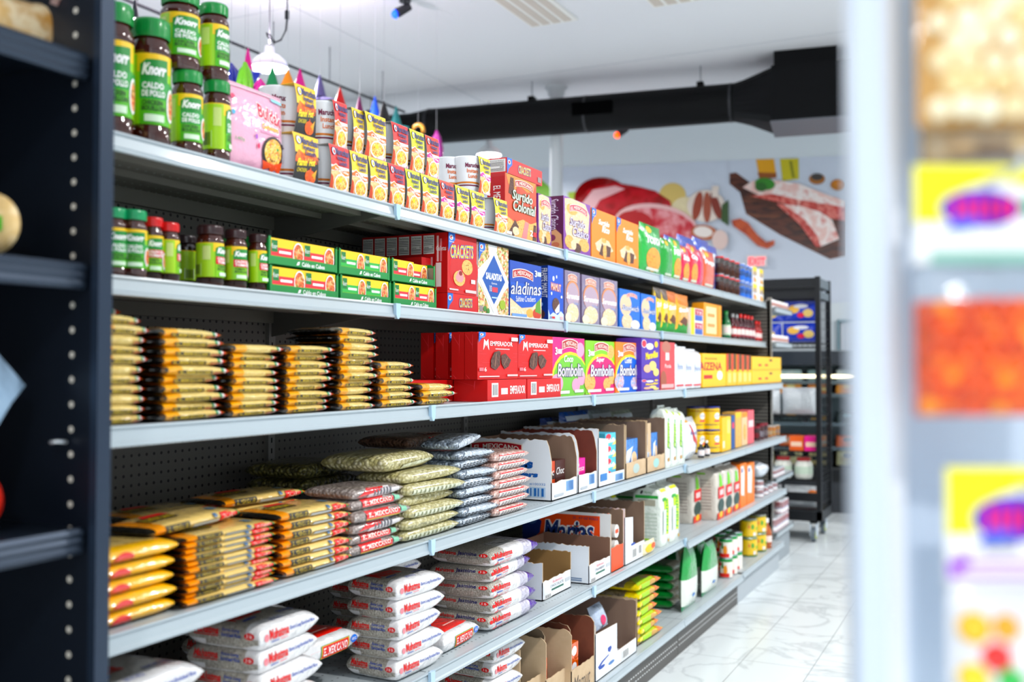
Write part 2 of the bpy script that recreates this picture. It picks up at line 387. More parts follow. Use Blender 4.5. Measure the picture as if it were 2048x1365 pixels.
A['rico'] = [('t', 'Surtido', .28, .72, .74, .83, W_, dict(off=.03, shear=.3)), ('t', 'Rico', .42, .58, .74, .72, W_, dict(off=.03, shear=.3)), ('p', [(.14, .32), (.4, .46), (.7, .44), (.9, .26), (.5, .12), (.2, .2)], CREAM()), ('p', [(.3, .12), (.42, .36), (.5, .3), (.46, .1)], CHOCO()), ('p', [(.56, .1), (.6, .34), (.8, .32), (.76, .12)], CHOCO()), ('e', .53, .2, .08, .14, COOKIE()), ('e', .5, .42, .1, .05, COOKIE())] + brand_corner(0, .8, .18, .2)
def emp_art():
    L = [('t', 'EMPERADOR', .3, .72, .86, .82, W_, dict(off=.01)), ('p', [(.13, .62), (.15, .86), (.2, .8), (.25, .86), (.27, .62), (.24, .68), (.22, .76), (.2, .7), (.18, .76), (.16, .68)], W_), ('r', .42, .645, .78, .665, K('F3C9C9'))]
    for i, (a, b, c, d) in enumerate([(.02, .6, .1, .605), (.02, .54, .2, .545), (.02, .3, .12, .305), (.1, .36, .28, .365), (.86, .56, .98, .565), (.9, .38, .98, .385), (.84, .48, .94, .485), (.7, .95, .98, .955)]): L.append(('r', a, b, c, d, K('E8606A')))
    L += [('p', [(.3, .42), (.38, .58), (.5, .62), (.54, .58), (.52, .3), (.42, .2), (.3, .26)], CHOCO()), ('p', [(.55, .52), (.66, .56), (.8, .42), (.74, .28), (.64, .22), (.56, .34)], CHOCO()),
          ('p', [(.38, .28), (.42, .56), (.44, .56), (.41, .27)], K('8A6656')), ('p', [(.6, .3), (.7, .48), (.715, .47), (.615, .29)], K('8A6656')), ('t', '6', .14, .17, .19, .26, W_), ('r', .02, .18, .12, .25, K('E8808A')), ('r', .02, .05, .5, .075, K('F3C9C9')), ('r', .7, .06, .97, .1, K('F3C9C9')), ('r', .8, .84, .97, .92, W_)]
    return L + brand_corner(-.0, .86, .16, .14)
A['emp'] = emp_art()
A['emp_side'] = [('p', [(.05, .95), (.07, .95), (.6, .72), (.58, .72)], K('E85A66')), ('p', [(.6, .72), (.62, .95), (.64, .95), (.61, .5)], K('E85A66')), ('p', [(.1, .1), (.12, .1), (.4, .02), (.36, .02)], K('E85A66'))]
A['emp_flat'] = [('bar', .1, .2, .26, .85), ('r', .33, .3, .5, .6, K('F0D0D2')), ('t', 'EMPERADOR', .56, .3, .96, .7, W_, dict(off=.01))]
def bombo(top, disc, word, cook):
    return [('r', 0, 0, 1, 1, K(top)), ('e', .55, .3, .56, .46, K('F4E04A')), ('e', .57, .28, .54, .43, K(disc)), ('r', 0, .0, .16, .98, K(top)) if False else ('e', .86, .8, .13, .13, cook()), ('e', .14, .22, .18, .16, cook()), ('e', .72, .18, .13, .12, cook()), ('e', .9, .3, .12, .13, cook())] + el_mex(.3, .8, .76, .92, .05) + \
        [('t', word, .34, .58, .62, .7, W_, dict(shear=.2, off=.02)), ('t', 'Bombolin', .14, .32, .95, .56, K('4A2C6E'), dict(off=.07, shear=.15)), ('t', 'Bombolin', .15, .33, .94, .55, W_, dict(shear=.15, off=.01)), ('t', '3', .07, .7, .14, .83, W_, dict(off=.03)), ('r', .15, .72, .27, .8, K('F4D8DC')), ('r', .05, .04, .5, .09, W_), ('r', .66, .05, .94, .1, W_)]
A['b1'] = bombo('D83C8A', '7CC24A', 'Coco', lambda: K('E8A8C4'))
A['b2'] = bombo('8CCB3C', 'D8187C', 'Super', COOKIE)
A['b3'] = bombo('F08A1C', '1C6FD0', 'Confeti', lambda: VOR('sprinkle_cookie', ['E8C8D8', '8AB4E0', 'E0A890', 'D8D8F0', 'C890B8'], 90))
A['maravillas'] = [('e', .14, .86, .13, .1, W_), ('e', .14, .86, .115, .085, K('E0455A')), ('t', 'Maravillas', .22, .5, .9, .68, K('F7D84A'), dict(off=.05, sl=.08)), ('e', .45, .8, .2, .08, W_), ('e', .8, .86, .1, .08, K('F3C850')), ('e', .6, .32, .2, .12, K('F3D88A')), ('e', .3, .25, .2, .1, K('E8B89A')), ('e', .78, .16, .16, .1, K('F3D88A'))]
A['polvo'] = [('e', .4, .9, .3, .12, K('B87A6A')), ('r', .34, .62, .6, .78, K('F4DADA')), ('t', 'Panda', .3, .46, .72, .54, W_), ('e', .2, .2, .2, .2, K('A8604A')), ('r', .05, .04, .9, .12, K('F0B8B8'))]
A['serenata'] = el_mex(.2, .8, .8, .9, .04, K('C87A6A')) + [('e', .5, .56, .44, .27, K('D8946A')), ('e', .5, .53, .4, .25, K('B8A4B4')), ('t', 'Serenatas', .08, .46, .94, .58, K('F4ECF0'), dict(off=.03, shear=.2)), ('e', .5, .2, .4, .18, CREAM()), ('e', .2, .1, .2, .1, K('F0E4C8')), ('t', 'Gala', .55, .36, .85, .42, K('9AB4E0'))]
A['sandwich'] = [('e', .3, .6, .28, .28, K('E8CDAE'))] + el_mex(.35, .8, .85, .88, .05, K('D86A6A')) + [('t', 'Sandwich', .1, .46, .94, .62, K('1C4FA0'), dict(off=.06, shear=.3)), ('t', 'Sandwich', .11, .465, .93, .615, W_, dict(shear=.3)), ('e', .35, .18, .26, .2, CREAM()), ('e', .75, .12, .22, .12, W_)]
A['maizena'] = [('t', 'MAIZENA', -.3, .5, .82, .74, K('B8201C'), dict(off=.03)), ('e', .72, .34, .12, .14, W_), ('r', .05, .25, .4, .36, K('C8281C')), ('t', 'FECULA DE MAIZ', .1, .82, .6, .88, K('7A5A10'))]
CUPS = {  # top colour, ribbon colour, flavour words, ribbon text colour
    'flamin': ('F2C718', None, 'Flamin', ''), 'yellow': ('F5D21E', 'EF7A2C', 'Chicken', ''), 'red': ('DB3A3A', 'EF8A3C', 'Hot Spicy Chicken', ''),
    'lime': ('E3E442', 'EF7A3A', 'Creamy Chicken', ''), 'pinkred': ('E4503A', 'D83AA0', 'Hot Spicy Shrimp', ''), 'pinkyel': ('F1E23C', 'D83AA8', 'with Shrimp', ''), 'orange': ('F1E03C', 'EE6A2A', 'Roast Chicken', '')}
def cup_art(v):
    c, rb, fl, _ = CUPS[v]
    blu = K('1C2A6A')
    if v == 'flamin':
        L = [('r', 0, .55, 1, 1, K('F2C718')), ('r', 0, 0, 1, .6, K('1A1A1E')), ('p', [(0, .5), (.15, .66), (.3, .56), (.5, .68), (.7, .58), (.85, .68), (1, .55), (1, .45), (0, .4)], VOR('flame', ['F2A018', 'E86A14', '6A3A10'], 60, noise=True)),
             ('t', "Flamin' Hot", .08, .36, .86, .52, K('F7E01C'), dict(off=.03, shear=.4, sl=.08)), ('t', 'CHICKEN', .1, .22, .5, .3, K('F7E01C'), dict(shear=.3, sl=.03)), ('e', .66, .16, .22, .14, VOR('hot_powder', ['D84A10', 'F07A1C', 'B8380C'], 120, noise=True)), ('p', [(.5, .1), (.66, .36), (.72, .1)], K('E8641A')), ('p', [(.7, .2), (.92, .34), (.84, .12)], K('D8A43C'))]
    else:
        L = [('r', 0, .56, 1, 1, K(c)), ('r', 0, 0, 1, .5, VOR('soup_backdrop', ['E8A860', 'F3D0A0', 'E08A50'], 40, noise=True)), ('p', [(0, .52), (.25, .6), (.5, .52), (.75, .46), (1, .52), (1, .36), (.75, .34), (.5, .42), (.25, .5), (0, .42)], K('F8F0E6')),
             ('p', [(0, .5), (.25, .58), (.5, .5), (.75, .44), (1, .5), (1, .4), (.75, .37), (.5, .44), (.25, .52), (0, .44)], K(rb)), ('t', fl, .2, .42, .95, .5, W_, dict(sl=-.06, off=.02)),
             ('p', [(0, .0), (0, .36), (.12, .3), (.2, .0)], K('C8502A')), ('e', .56, .2, .36, .2, W_), ('e', .56, .2, .31, .165, NOODLE()), ('e', .5, .26, .1, .05, K('F2D24A')), ('p', [(.5, .0), (.75, .1), (1, .06), (1, 0)], VOR('napkin', ['E8C0C4', 'F8F0F0', 'D89AA0'], 120))]
    L += [('e', .17, .86, .1, .09, blu), ('e', .17, .86, .085, .075, K('E8EEF8')), ('e', .18, .85, .05, .045, K(c if v != 'flamin' else 'F2C718')), ('t', 'Maruchan', .25, .8, .98, .95, blu, dict(off=.045)), ('t', 'Instant', .32, .69, .84, .79, blu, dict(off=.04)), ('t', 'Lunch', .40, .58, .84, .68, blu, dict(off=.04))]
    return L
def jar_art(kind):
    g, y = K('0E8A3A'), K('F3CB14')
    L = [('r', 0, 0, 1, .74, K('9CD21E')), ('r', 0, .74, 1, 1, y), ('r', .0, 0, .34, .98, K('A6CE1C')), ('r', .66, 0, 1, .98, K('A6CE1C')), ('bar', .06, .04, .2, .4), ('r', .22, .5, .31, .9, K('C8D88A')), ('r', .37, 0, .63, .36, K('5CB82A') if kind == 'pollo' else K('8CCB2A'))]
    L += [('p', [(.37, .6), (.37, .84), (.42, .91), (.6, .93), (.6, .6)], g), ('t', 'Knorr', .385, .69, .585, .86, W_, dict(off=.05, shear=.3))]
    if kind == 'pollo': L += [('p', [(.37, .36), (.37, .62), (.7, .62), (.7, .5), (.58, .36)], K('169A40')), ('t', 'CALDO', .39, .50, .56, .59, W_, dict(off=.04)), ('t', 'DE POLLO', .39, .39, .57, .48, W_, dict(off=.04)), ('t', 'CHICKEN', .39, .27, .55, .34, K('1E4A1E'), dict(off=.03)), ('t', 'BOUILLON', .39, .19, .57, .26, K('1E4A1E'), dict(off=.03))]
    else: L += [('p', [(.37, .38), (.37, .6), (.66, .6), (.66, .38)], K('D8303C')), ('t', 'CALDO DE', .39, .50, .6, .58, W_, dict(off=.04)), ('t', 'TOMATE', .39, .40, .6, .48, W_, dict(off=.04)), ('t', 'TOMATO', .39, .28, .54, .35, K('1E4A1E'), dict(off=.03)), ('t', 'BOUILLON', .39, .2, .57, .27, K('1E4A1E'), dict(off=.03))]
    L += [('e', .63, .3, .045, .24, W_), ('e', .635, .3, .035, .2, CURRY()), ('r', .41, .04, .56, .14, K('DCEFD8'))]
    return L
def caldo_art(col):
    return lambda: [('r', 0, 0, 1, 1, K('9CD22A')), ('r', 0, .62, 1, 1, K('F3CB14')), ('r', 0, .3, .72, .64, K(col)), ('r', .02, .45, .2, .92, K('0E7A3A')), ('t', 'Knorr', .03, .58, .19, .78, W_), ('r', .24, .42, .6, .52, W_), ('r', .08, .12, .5, .2, K('3A7A1E')), ('e', .82, .45, .17, .5, W_), ('e', .82, .45, .15, .44, CURRY())]

# ================================================================== THE SETTING
def floor_mat():
    m, nt, b = new_mat('marble_tile'); N = nt.nodes.new; L = nt.links.new
    tc = N('ShaderNodeTexCoord'); sx = N('ShaderNodeSeparateXYZ'); L(tc.outputs['Object'], sx.inputs[0])
    def mth(op, a, v=None, v2=None):
        n = N('ShaderNodeMath'); n.operation = op
        L(a, n.inputs[0]) if not isinstance(a, (int, float)) else setattr(n.inputs[0], 'default_value', a)
        if v is not None:
            L(v, n.inputs[1]) if not isinstance(v, (int, float)) else setattr(n.inputs[1], 'default_value', v)
        return n.outputs[0]
    ux = mth('DIVIDE', mth('ADD', sx.outputs['X'], 1.18 + 32.5), 0.325); uy = mth('DIVIDE', mth('ADD', sx.outputs['Y'], -4.945 + 62.8), 0.628)
    def edge(u, w):
        f = mth('FRACT', u); g = mth('ABSOLUTE', mth('SUBTRACT', f, 0.5)); return mth('GREATER_THAN', g, 0.5 - w)
    line = mth('MAXIMUM', edge(ux, 0.006), edge(uy, 0.0032))
    n1 = N('ShaderNodeTexNoise'); n1.inputs['Scale'].default_value = 1.6; n1.inputs['Detail'].default_value = 7; n1.inputs['Distortion'].default_value = 1.4
    L(tc.outputs['Object'], n1.inputs['Vector'])
    r1 = N('ShaderNodeValToRGB'); L(n1.outputs['Fac'], r1.inputs['Fac'])
    e = r1.color_ramp.elements; e[0].position = .47; e[0].color = rgb('E8EEF0'); e[1].position = .53; e[1].color = rgb('E8EEF0'); x = e.new(.5); x.color = rgb('D2D8DB')
    mx = N('ShaderNodeMix'); mx.data_type = 'RGBA'; L(line, mx.inputs[0]); L(r1.outputs['Color'], mx.inputs[6]); mx.inputs[7].default_value = rgb('A9AEB2')
    L(mx.outputs[2], b.inputs['Base Color']); b.inputs['Roughness'].default_value = 0.22
    return m
def dots_mat(key, base, dot, px, pz, rad, ax=('Y', 'Z'), rough=0.5, metal=0.0):
    """sheet metal with a grid of punched holes"""
    m, nt, b = new_mat(key); N = nt.nodes.new; L = nt.links.new
    tc = N('ShaderNodeTexCoord'); sx = N('ShaderNodeSeparateXYZ'); L(tc.outputs['Object'], sx.inputs[0])
    def mth(op, a, v=None):
        n = N('ShaderNodeMath'); n.operation = op; L(a, n.inputs[0])
        if v is not None:
            L(v, n.inputs[1]) if not isinstance(v, (int, float)) else setattr(n.inputs[1], 'default_value', v)
        return n.outputs[0]
    def cell(s, p):
        return mth('MULTIPLY', mth('SUBTRACT', mth('FRACT', mth('DIVIDE', mth('ADD', sx.outputs[s], 50.0), p)), 0.5), p)
    a, c = cell(ax[0], px), cell(ax[1], pz)
    r2 = mth('ADD', mth('MULTIPLY', a, a), mth('MULTIPLY', c, c))
    k = mth('LESS_THAN', r2, rad * rad)
    mx = N('ShaderNodeMix'); mx.data_type = 'RGBA'; L(k, mx.inputs[0]); mx.inputs[6].default_value = rgb(base); mx.inputs[7].default_value = rgb(dot)
    L(mx.outputs[2], b.inputs['Base Color']); b.inputs['Roughness'].default_value = rough; b.inputs['Metallic'].default_value = metal
    return m
WALL = M('DDE4E8', 0.6); CEILM = M('E9E9EC', 0.7)
def struct(name, mb):
    o = mb.build(name); o['kind'] = 'structure'; return o
struct('floor', MB().box(-10, -3, -.05, 4, 14.5, 0, floor_mat()))
cb = MB().box(-10, -3, CEIL, 4, 14.5, CEIL + .1, CEILM)
for y in (-1.2, 1.24, 3.68, 6.12, 8.56): cb.box(-10, y, CEIL - .002, 4, y + .006, CEIL, M('BFC2C8', .7))     # board joints
for x in (-7.3, -4.86, 0.02, 2.46): cb.box(x, -3, CEIL - .002, x + .006, 14.5, CEIL, M('BFC2C8', .7))
struct('ceiling', cb)
WP0 = Vector((-1.7284, 11.2977, 0)); WDV = Vector((-0.9780, -0.2086, 0)); WN = Vector((0.2086, -0.9780, 0)).normalized()
def wallpt(u, v, off=0.0):
    r = ray(u, v); n = WN; p = Vector((0, 0, CZ)); q = WP0 + WN * off
    t = (q - p).dot(n) / Vector(r).dot(n)
    return p + Vector(r) * t
def WL(s, z, off=0.0): return WP0 + WDV * s + WN * off + Vector((0, 0, z))
wb = MB(); wb.add([WL(-6, 0), WL(8.4, 0), WL(8.4, CEIL), WL(-6, CEIL), WL(-6, 0, -.1), WL(8.4, 0, -.1), WL(8.4, CEIL, -.1), WL(-6, CEIL, -.1)],
                 [(0, 1, 2, 3), (5, 4, 7, 6), (0, 4, 5, 1), (3, 2, 6, 7)], WALL)
struct('wall_back', wb)
struct('wall_left', MB().box(-10.1, -3, 0, -10, 11, CEIL, WALL))
struct('wall_right', MB().box(4, -3, 0, 4.1, 14, CEIL, WALL))
struct('baseboard_back', MB().add([WL(-6, 0, .012), WL(8.4, 0, .012), WL(8.4, .1, .012), WL(-6, .1, .012), WL(-6, .1, 0), WL(8.4, .1, 0)], [(0, 1, 2, 3), (3, 2, 5, 4)], M('AEB6BC', .5)))
# doorway beside the meat pictures
def wall_slab(b, u0, v0, u1, v1, o0, o1, m):
    a = wallpt(u0, v0); c = wallpt(u1, v1)
    z1, z0 = a.z, c.z; s0 = (a - WP0).dot(WDV); s1 = (c - WP0).dot(WDV)
    vs = [WL(s, z, o) for o in (o0, o1) for s, z in ((s0, z0), (s1, z0), (s1, z1), (s0, z1))]
    return b.add(vs, [(0, 3, 2, 1), (4, 5, 6, 7), (0, 1, 5, 4), (1, 2, 6, 5), (2, 3, 7, 6), (3, 0, 4, 7)], m)
db = MB(); wall_slab(db, 1674, 640, 1682, 1030, 0, .06, M('6F8F98', .4)); wall_slab(db, 1674, 640, 1760, 645, 0, .065, M('6F8F98', .4)); wall_slab(db, 1752, 640, 1760, 1030, 0, .06, M('6F8F98', .4))
dframe = struct('door_1', db)
db = MB(); wall_slab(db, 1682, 645, 1752, 1030, .005, .03, M('D5DBE2', .5)); wall_slab(db, 1692, 655, 1694, 1000, .03, .034, M('B9C4CE', .5)); dp = db.build('door_panel', dframe)

# wall pictures of meat (flat prints on the wall)
def wall_art(els, b, o0):
    for i, (pts, m) in enumerate(els):
        vs = [wallpt(u, v, o0 + .0025 * i) for u, v in pts]; b.add(vs, [tuple(range(len(pts)))], m)
def oval(cx, cy, rx, ry, rot=0, n=28):
    c, s = math.cos(rot), math.sin(rot)
    return [(cx + rx * math.cos(t) * c - ry * math.sin(t) * s, cy + rx * math.cos(t) * s + ry * math.sin(t) * c) for t in [2 * PI * i / n for i in range(n)]]
MEAT = VOR('print_red_meat', ['7E1118', 'A81822', 'C4303A', '98141E', 'D06A70'], 3.2, .18, 0.0, noise=True)
MEAT2 = VOR('print_marbled_meat', ['A81A26', 'C83A46', 'E8A8AC', 'D86870'], 5.5, .18, 0.0, noise=True)
RIB = VOR('print_rib_fat', ['F3E2DC', 'EBC4BC', 'F8F0EC', 'D88880'], 6, .3, 0.0, noise=True)
RIBR = VOR('print_rib_meat', ['C8504A', 'E08A80', 'B8342E', 'F0C0B4'], 10, .3, 0.0, noise=True)
WOOD = VOR('print_brown_board', ['4E2A20', '6A3C2C', '3C201A', '7A4A34'], 3, .3, 0.0, stretch=(1, 1, 6), noise=True)
b = MB(); BG = M('D3DAE6', .35)
p0, p1 = (858, 338), (1457, 321)
wall_art([([(858, 345), (1457, 321), (1457, 640), (858, 690)], BG),
          ([(1072, 352), (1098, 372), (1106, 400), (1080, 410), (1060, 388)], K('7DB52C')), ([(1135, 385), (1158, 383), (1160, 398), (1138, 400)], K('A9C43A')),
          (oval(1345, 392, 27, 26), K('D9C07A')), (oval(1372, 420, 30, 26), K('E5D8B4')),
          (oval(1205, 400, 57, 45, .1), M('8E141C', .12)), ([(1155, 400), (1180, 376), (1230, 366), (1270, 372), (1310, 382), (1340, 402), (1347, 428), (1330, 448), (1250, 458), (1180, 440)], MEAT), ([(1160, 412), (1186, 380), (1230, 372), (1250, 378), (1200, 400), (1178, 436)], K('E6B8BC')),
          (oval(1312, 452, 84, 44, .14), K('E9C0C0')), (oval(1314, 455, 78, 38, .14), MEAT2), (oval(1270, 440, 34, 18, .1), K('B41E2A')),
          (oval(1412, 412, 38, 32, 0), K('E9DCD2')), (oval(1395, 412, 9, 29, .2), K('9E4A34')), (oval(1414, 415, 8, 31, 0), K('A85A44')), (oval(1432, 412, 8, 28, -.3), K('8A3A2A')), ([(1424, 372), (1438, 372), (1436, 395), (1424, 395)], K('E9DCD2')),
          (oval(1408, 465, 26, 15, .1), K('B8683A')), (oval(1406, 464, 19, 11, .1), K('EFE6E0')), (oval(1440, 480, 16, 20), K('E6CFC8')), ([(1444, 410), (1457, 400), (1457, 452), (1442, 442)], K('3E5A2E'))], b, .006)
o = b.build('meat_poster'); tag(o, 'wall print of red steaks, garlic and onion on pale blue', 'poster')
b = MB()
wall_art([([(1457.5, 321), (1760, 308), (1760, 600), (1457.5, 620)], BG), ([(1459, 347), (1472, 345), (1500, 365), (1600, 400), (1692, 436), (1692, 512), (1660, 519), (1560, 470), (1492, 428), (1480, 385), (1459, 368)], WOOD),
          ([(1512, 319), (1548, 318), (1553, 356), (1519, 358)], K('E0A83A')), ([(1515, 345), (1553, 346), (1553, 356), (1519, 358)], K('9A5A2A')), ([(1560, 318), (1597, 317), (1598, 358), (1565, 362)], K('C9BE3E')), ([(1578, 322), (1584, 322), (1590, 356), (1584, 356)], K('8A8A2A')),
          (oval(1634, 358, 16, 11), K('A87038')), (oval(1634, 354, 12, 7), K('4A4440')), (oval(1676, 370, 15, 11), K('B87A2E')), (oval(1676, 366, 11, 6), K('C8822E')),
          ([(1485, 375), (1505, 362), (1545, 360), (1600, 368), (1650, 388), (1692, 402), (1692, 436), (1640, 428), (1580, 408), (1520, 392)], RIB), ([(1500, 392), (1545, 388), (1600, 400), (1692, 415), (1692, 442), (1640, 434), (1570, 408)], RIBR),
          ([(1555, 408), (1600, 412), (1640, 424), (1664, 440), (1679, 478), (1640, 494), (1622, 470), (1590, 434)], RIB), ([(1552, 408), (1566, 408), (1610, 440), (1634, 470), (1642, 494), (1632, 494), (1600, 450)], RIBR),
          (oval(1530, 368, 20, 12, .1), K('3E8A2E')), (oval(1522, 374, 12, 9, .1), K('2E6A24')),
          ([(1463, 441), (1480, 437), (1496, 446), (1515, 470), (1533, 485), (1549, 480), (1549, 490), (1535, 498), (1515, 492), (1492, 470), (1466, 452)], VOR('print_chili', ['A8421E', 'C8623A', '8A3216'], 6, .2, 0, noise=True))], b, .006)
o = b.build('meat_poster'); tag(o, 'wall print of raw ribs on a dark wooden board', 'poster')

# exit sign on the back wall
b = MB(); wall_slab(b, 1494, 512, 1534, 534, .01, .05, M('F3E6E6', .4)); 
def wmap(u0, v0, u1, v1, off): return lambda a, bb, o: wallpt(u0 + (u1 - u0) * a, v1 + (v0 - v1) * bb, off + o)
b.art([('t', 'EXIT', .08, .14, .92, .86, EMI('FF3A48', 1.3), dict(off=.03))], wmap(1494, 512, 1534, 534, .05))
o = b.build('exit_sign'); tag(o, 'small EXIT sign with red letters on the back wall', 'sign')

# ================================================================== CEILING THINGS
# round black ventilation duct with its rectangular end box
DA = Vector((-2.2, 9.02, 3.80)); DB = Vector((-6.4, 8.42, 3.80)); DUCT = M('060709', .55, spec=.15)
duct = empty('air_duct', DA)
tag(duct, 'long black round air duct hung under the white ceiling', 'duct')
dd = (DB - DA); dn = dd.normalized()
b = MB(); b.tube([(0, 0, 0), dn * 2.95], .172, DUCT, 28); b.tube([dn * 2.95, dn * 3.15], [.172, .145], DUCT, 28); b.tube([dn * 3.15, dd], .145, DUCT, 28); b.build('round_pipe', duct)
for k in (.02, 1.35, 2.94): b = MB(); b.tube([dn * k, dn * (k + .02)], .176, M('222329', .4), 28); b.build('joint_ring', duct)
side = Vector((dn.y, -dn.x, 0)).normalized()
if side.y > 0: side = -side
b = MB(); vc = dn * 1.27 + side * .172 + Vector((0, 0, .01)); b.obox(vc, dn * .19, side * .014, Vector((0, 0, .058)), M('020203', .9, spec=.05))
for k in range(5): b.obox(vc + side * .016 + Vector((0, 0, -.045 + k * .0225)), dn * .185, side * .003, Vector((0, 0, .002)), M('050506', .9, spec=.05))
b.build('side_vent', duct)
b = MB()
for k in (.3, 1.9, 3.6):
    p = dn * k + Vector((0, 0, .172)); b.tube([p, p + Vector((0, 0, CEIL - DA.z - .172))], .005, M('888C92', .4), 6); b.obox(p + Vector((0, 0, .012)), dn * .03, side * .05, Vector((0, 0, .022)), DUCT)
b.build('hanger_rods', duct)
b = MB()
# flaring piece, from round pipe to box
n = 28; ring = [(-dn * 0) + (side * math.cos(t) + Vector((0, 0, 1)) * math.sin(t)) * .172 for t in [2 * PI * i / n for i in range(n)]]
sq = []
for i in range(n):
    t = 2 * PI * i / n; c, s_ = math.cos(t), math.sin(t); k = 1 / max(abs(c), abs(s_)); sq.append(-dn * .34 + side * (c * k * .3) + Vector((0, 0, -.02 + s_ * k * .24)))
b.add(ring + sq, [(i, (i + 1) % n, n + (i + 1) % n, n + i) for i in range(n)], M('0A0B0E', .55, spec=.15))
q = -dn
b.obox(q * .34 + q * .55 + Vector((0, 0, -.02)), q * .55, side * .3, Vector((0, 0, .24)), M('08090C', .55, spec=.15))
b.obox(q * .34 + q * .28 + Vector((0, 0, .28)), q * .26, side * .24, Vector((0, 0, .08)), M('08090C', .55, spec=.15))
b.obox(q * .34 + q * .55 + Vector((0, 0, -.267)), q * .56, side * .31, Vector((0, 0, .006)), M('6A6C72', .4))
b.build('end_box', duct)
# column
cm = M('D7DADD', .5)
b = MB(); b.lathe([(.062, 0), (.062, CEIL - .1), (.085, CEIL - .08), (.085, CEIL - .03), (.11, CEIL - .02), (.11, CEIL)], cm, 24, (deep(1113, 735, 9.86).x, deep(1113, 735, 9.86).y, 0))
o = b.build('trim_1'); o['kind'] = 'structure'
# ceiling grilles
for (x, w, lab) in ((-3.42, .40, 'beige striped ceiling grille, left one above the aisle'), (-2.40, .44, 'beige striped ceiling grille, nearer the black duct box')):
    g = empty('ceiling_grille', (x, 6.2, CEIL - .012)); tag(g, lab, 'vent', 'ceiling grilles')
    b = MB(); b.box(0, 0, 0, w, 1.13, .012, M('EFEDE9', .6)); b.build('frame', g)
    b = MB()
    for k in range(4): b.box(.02 + k * (w - .03) / 4, .03, -.004, .02 + k * (w - .03) / 4 + (w - .03) / 4 - .03, 1.1, .0, M('D3C9BF', .6))
    b.build('slats', g)
# pendant lamps
def pendant(x, y, z, pw, label):
    r = empty('pendant_lamp', (x, y, z)); tag(r, label, 'lamp', 'pendant lamps')
    b = MB(); b.lathe([(.125, 0), (.128, .012), (.11, .05), (.07, .085), (.035, .10), (.03, .15), (.0, .15)], M('F2F4F6', .35), 28, cap=False); b.build('shade', r)
    b = MB(); b.lathe([(.0, -.012), (.06, -.01), (.105, .002), (.118, .01)], EMI('FFFFFF', 14), 28, cap=False); b.build('diffuser', r)
    b = MB(); b.tube([(0, 0, .15), (0, 0, CEIL - z)], .004, M('3A3B40', .5), 6); b.build('cord', r)
    ld = bpy.data.lights.new('lamp_light', 'AREA'); ld.shape = 'DISK'; ld.size = .24; ld.energy = pw; ld.color = (1, .985, .96)
    lo = bpy.data.objects.new('lamp_light', ld); COL.objects.link(lo); lo.parent = r; lo.location = (0, 0, -.03)
    if x < -4.4 and y < 6:  # added pink upward light for the glow on the ceiling
        l2 = bpy.data.lights.new('added_uplight', 'AREA'); l2.shape = 'DISK'; l2.size = .12; l2.energy = 26; l2.color = (1, .84, .94)
        lo = bpy.data.objects.new('added_uplight', l2); COL.objects.link(lo); lo.parent = r; lo.location = (0, 0, .17); lo.rotation_euler = (PI, 0, 0)
    return r
lab = ['bright dome lamp glowing among the hanging party cones', 'small dome lamp hanging below the black duct'] + ['dome lamp over the aisle, number %s along it' % w for w in ('one', 'two', 'three', 'four', 'five', 'six')] + ['dome lamp behind the shelving, near end', 'dome lamp behind the shelving, far end']
for i, (x, y, z, pw) in enumerate(LAMPS): pendant(x, y, z, pw, lab[i])
# ceiling spotlights
def spot(p, colr, hexc, label, pw):
    r = empty('ceiling_spotlight', p); tag(r, label, 'spotlight', 'coloured ceiling spotlights')
    b = MB(); b.lathe([(.045, 0), (.045, .02), (.02, .03)], M('2A2A30', .4), 16, (0, 0, CEIL - p[2] - .03)); b.tube([(0, 0, CEIL - p[2] - .02), (0, 0, .05), (-.02, -.02, .02)], .009, M('2A2A30', .4)); b.build('bracket', r)
    b = MB(); b.tube([(.03, .02, .04), (-.04, -.045, -.02)], [.028, .036], M('26262C', .4), 14); b.build('housing', r)
    b = MB(); b.lathe([(0, 0.028), (.016, .024), (.028, .012), (.034, -.004)], EMI(hexc, 4), 16, cap=False); o = b.build('lens', r); o.location = (-.05, -.058, -.032); o.rotation_euler = (PI / 2 + .35, 0, -.7)
    ld = bpy.data.lights.new('spot_light', 'SPOT'); ld.energy = pw; ld.color = colr; ld.spot_size = 1.6; ld.spot_blend = .8; ld.shadow_soft_size = .03
    lo = bpy.data.objects.new('spot_light', ld); COL.objects.link(lo); lo.parent = r; lo.location = (-.07, -.08, -.04); lo.rotation_euler = (1.1, 0, 2.5)
spot(Vector((-4.0, 6.35, CEIL - .1)), (.15, .25, 1), '3A5AFF', 'small ceiling spotlight shining blue', 8)
spot(deep(1247, 266, 10.5), (1, .25, .12), 'FF5A38', 'small ceiling spotlight shining orange red below the duct', 8)

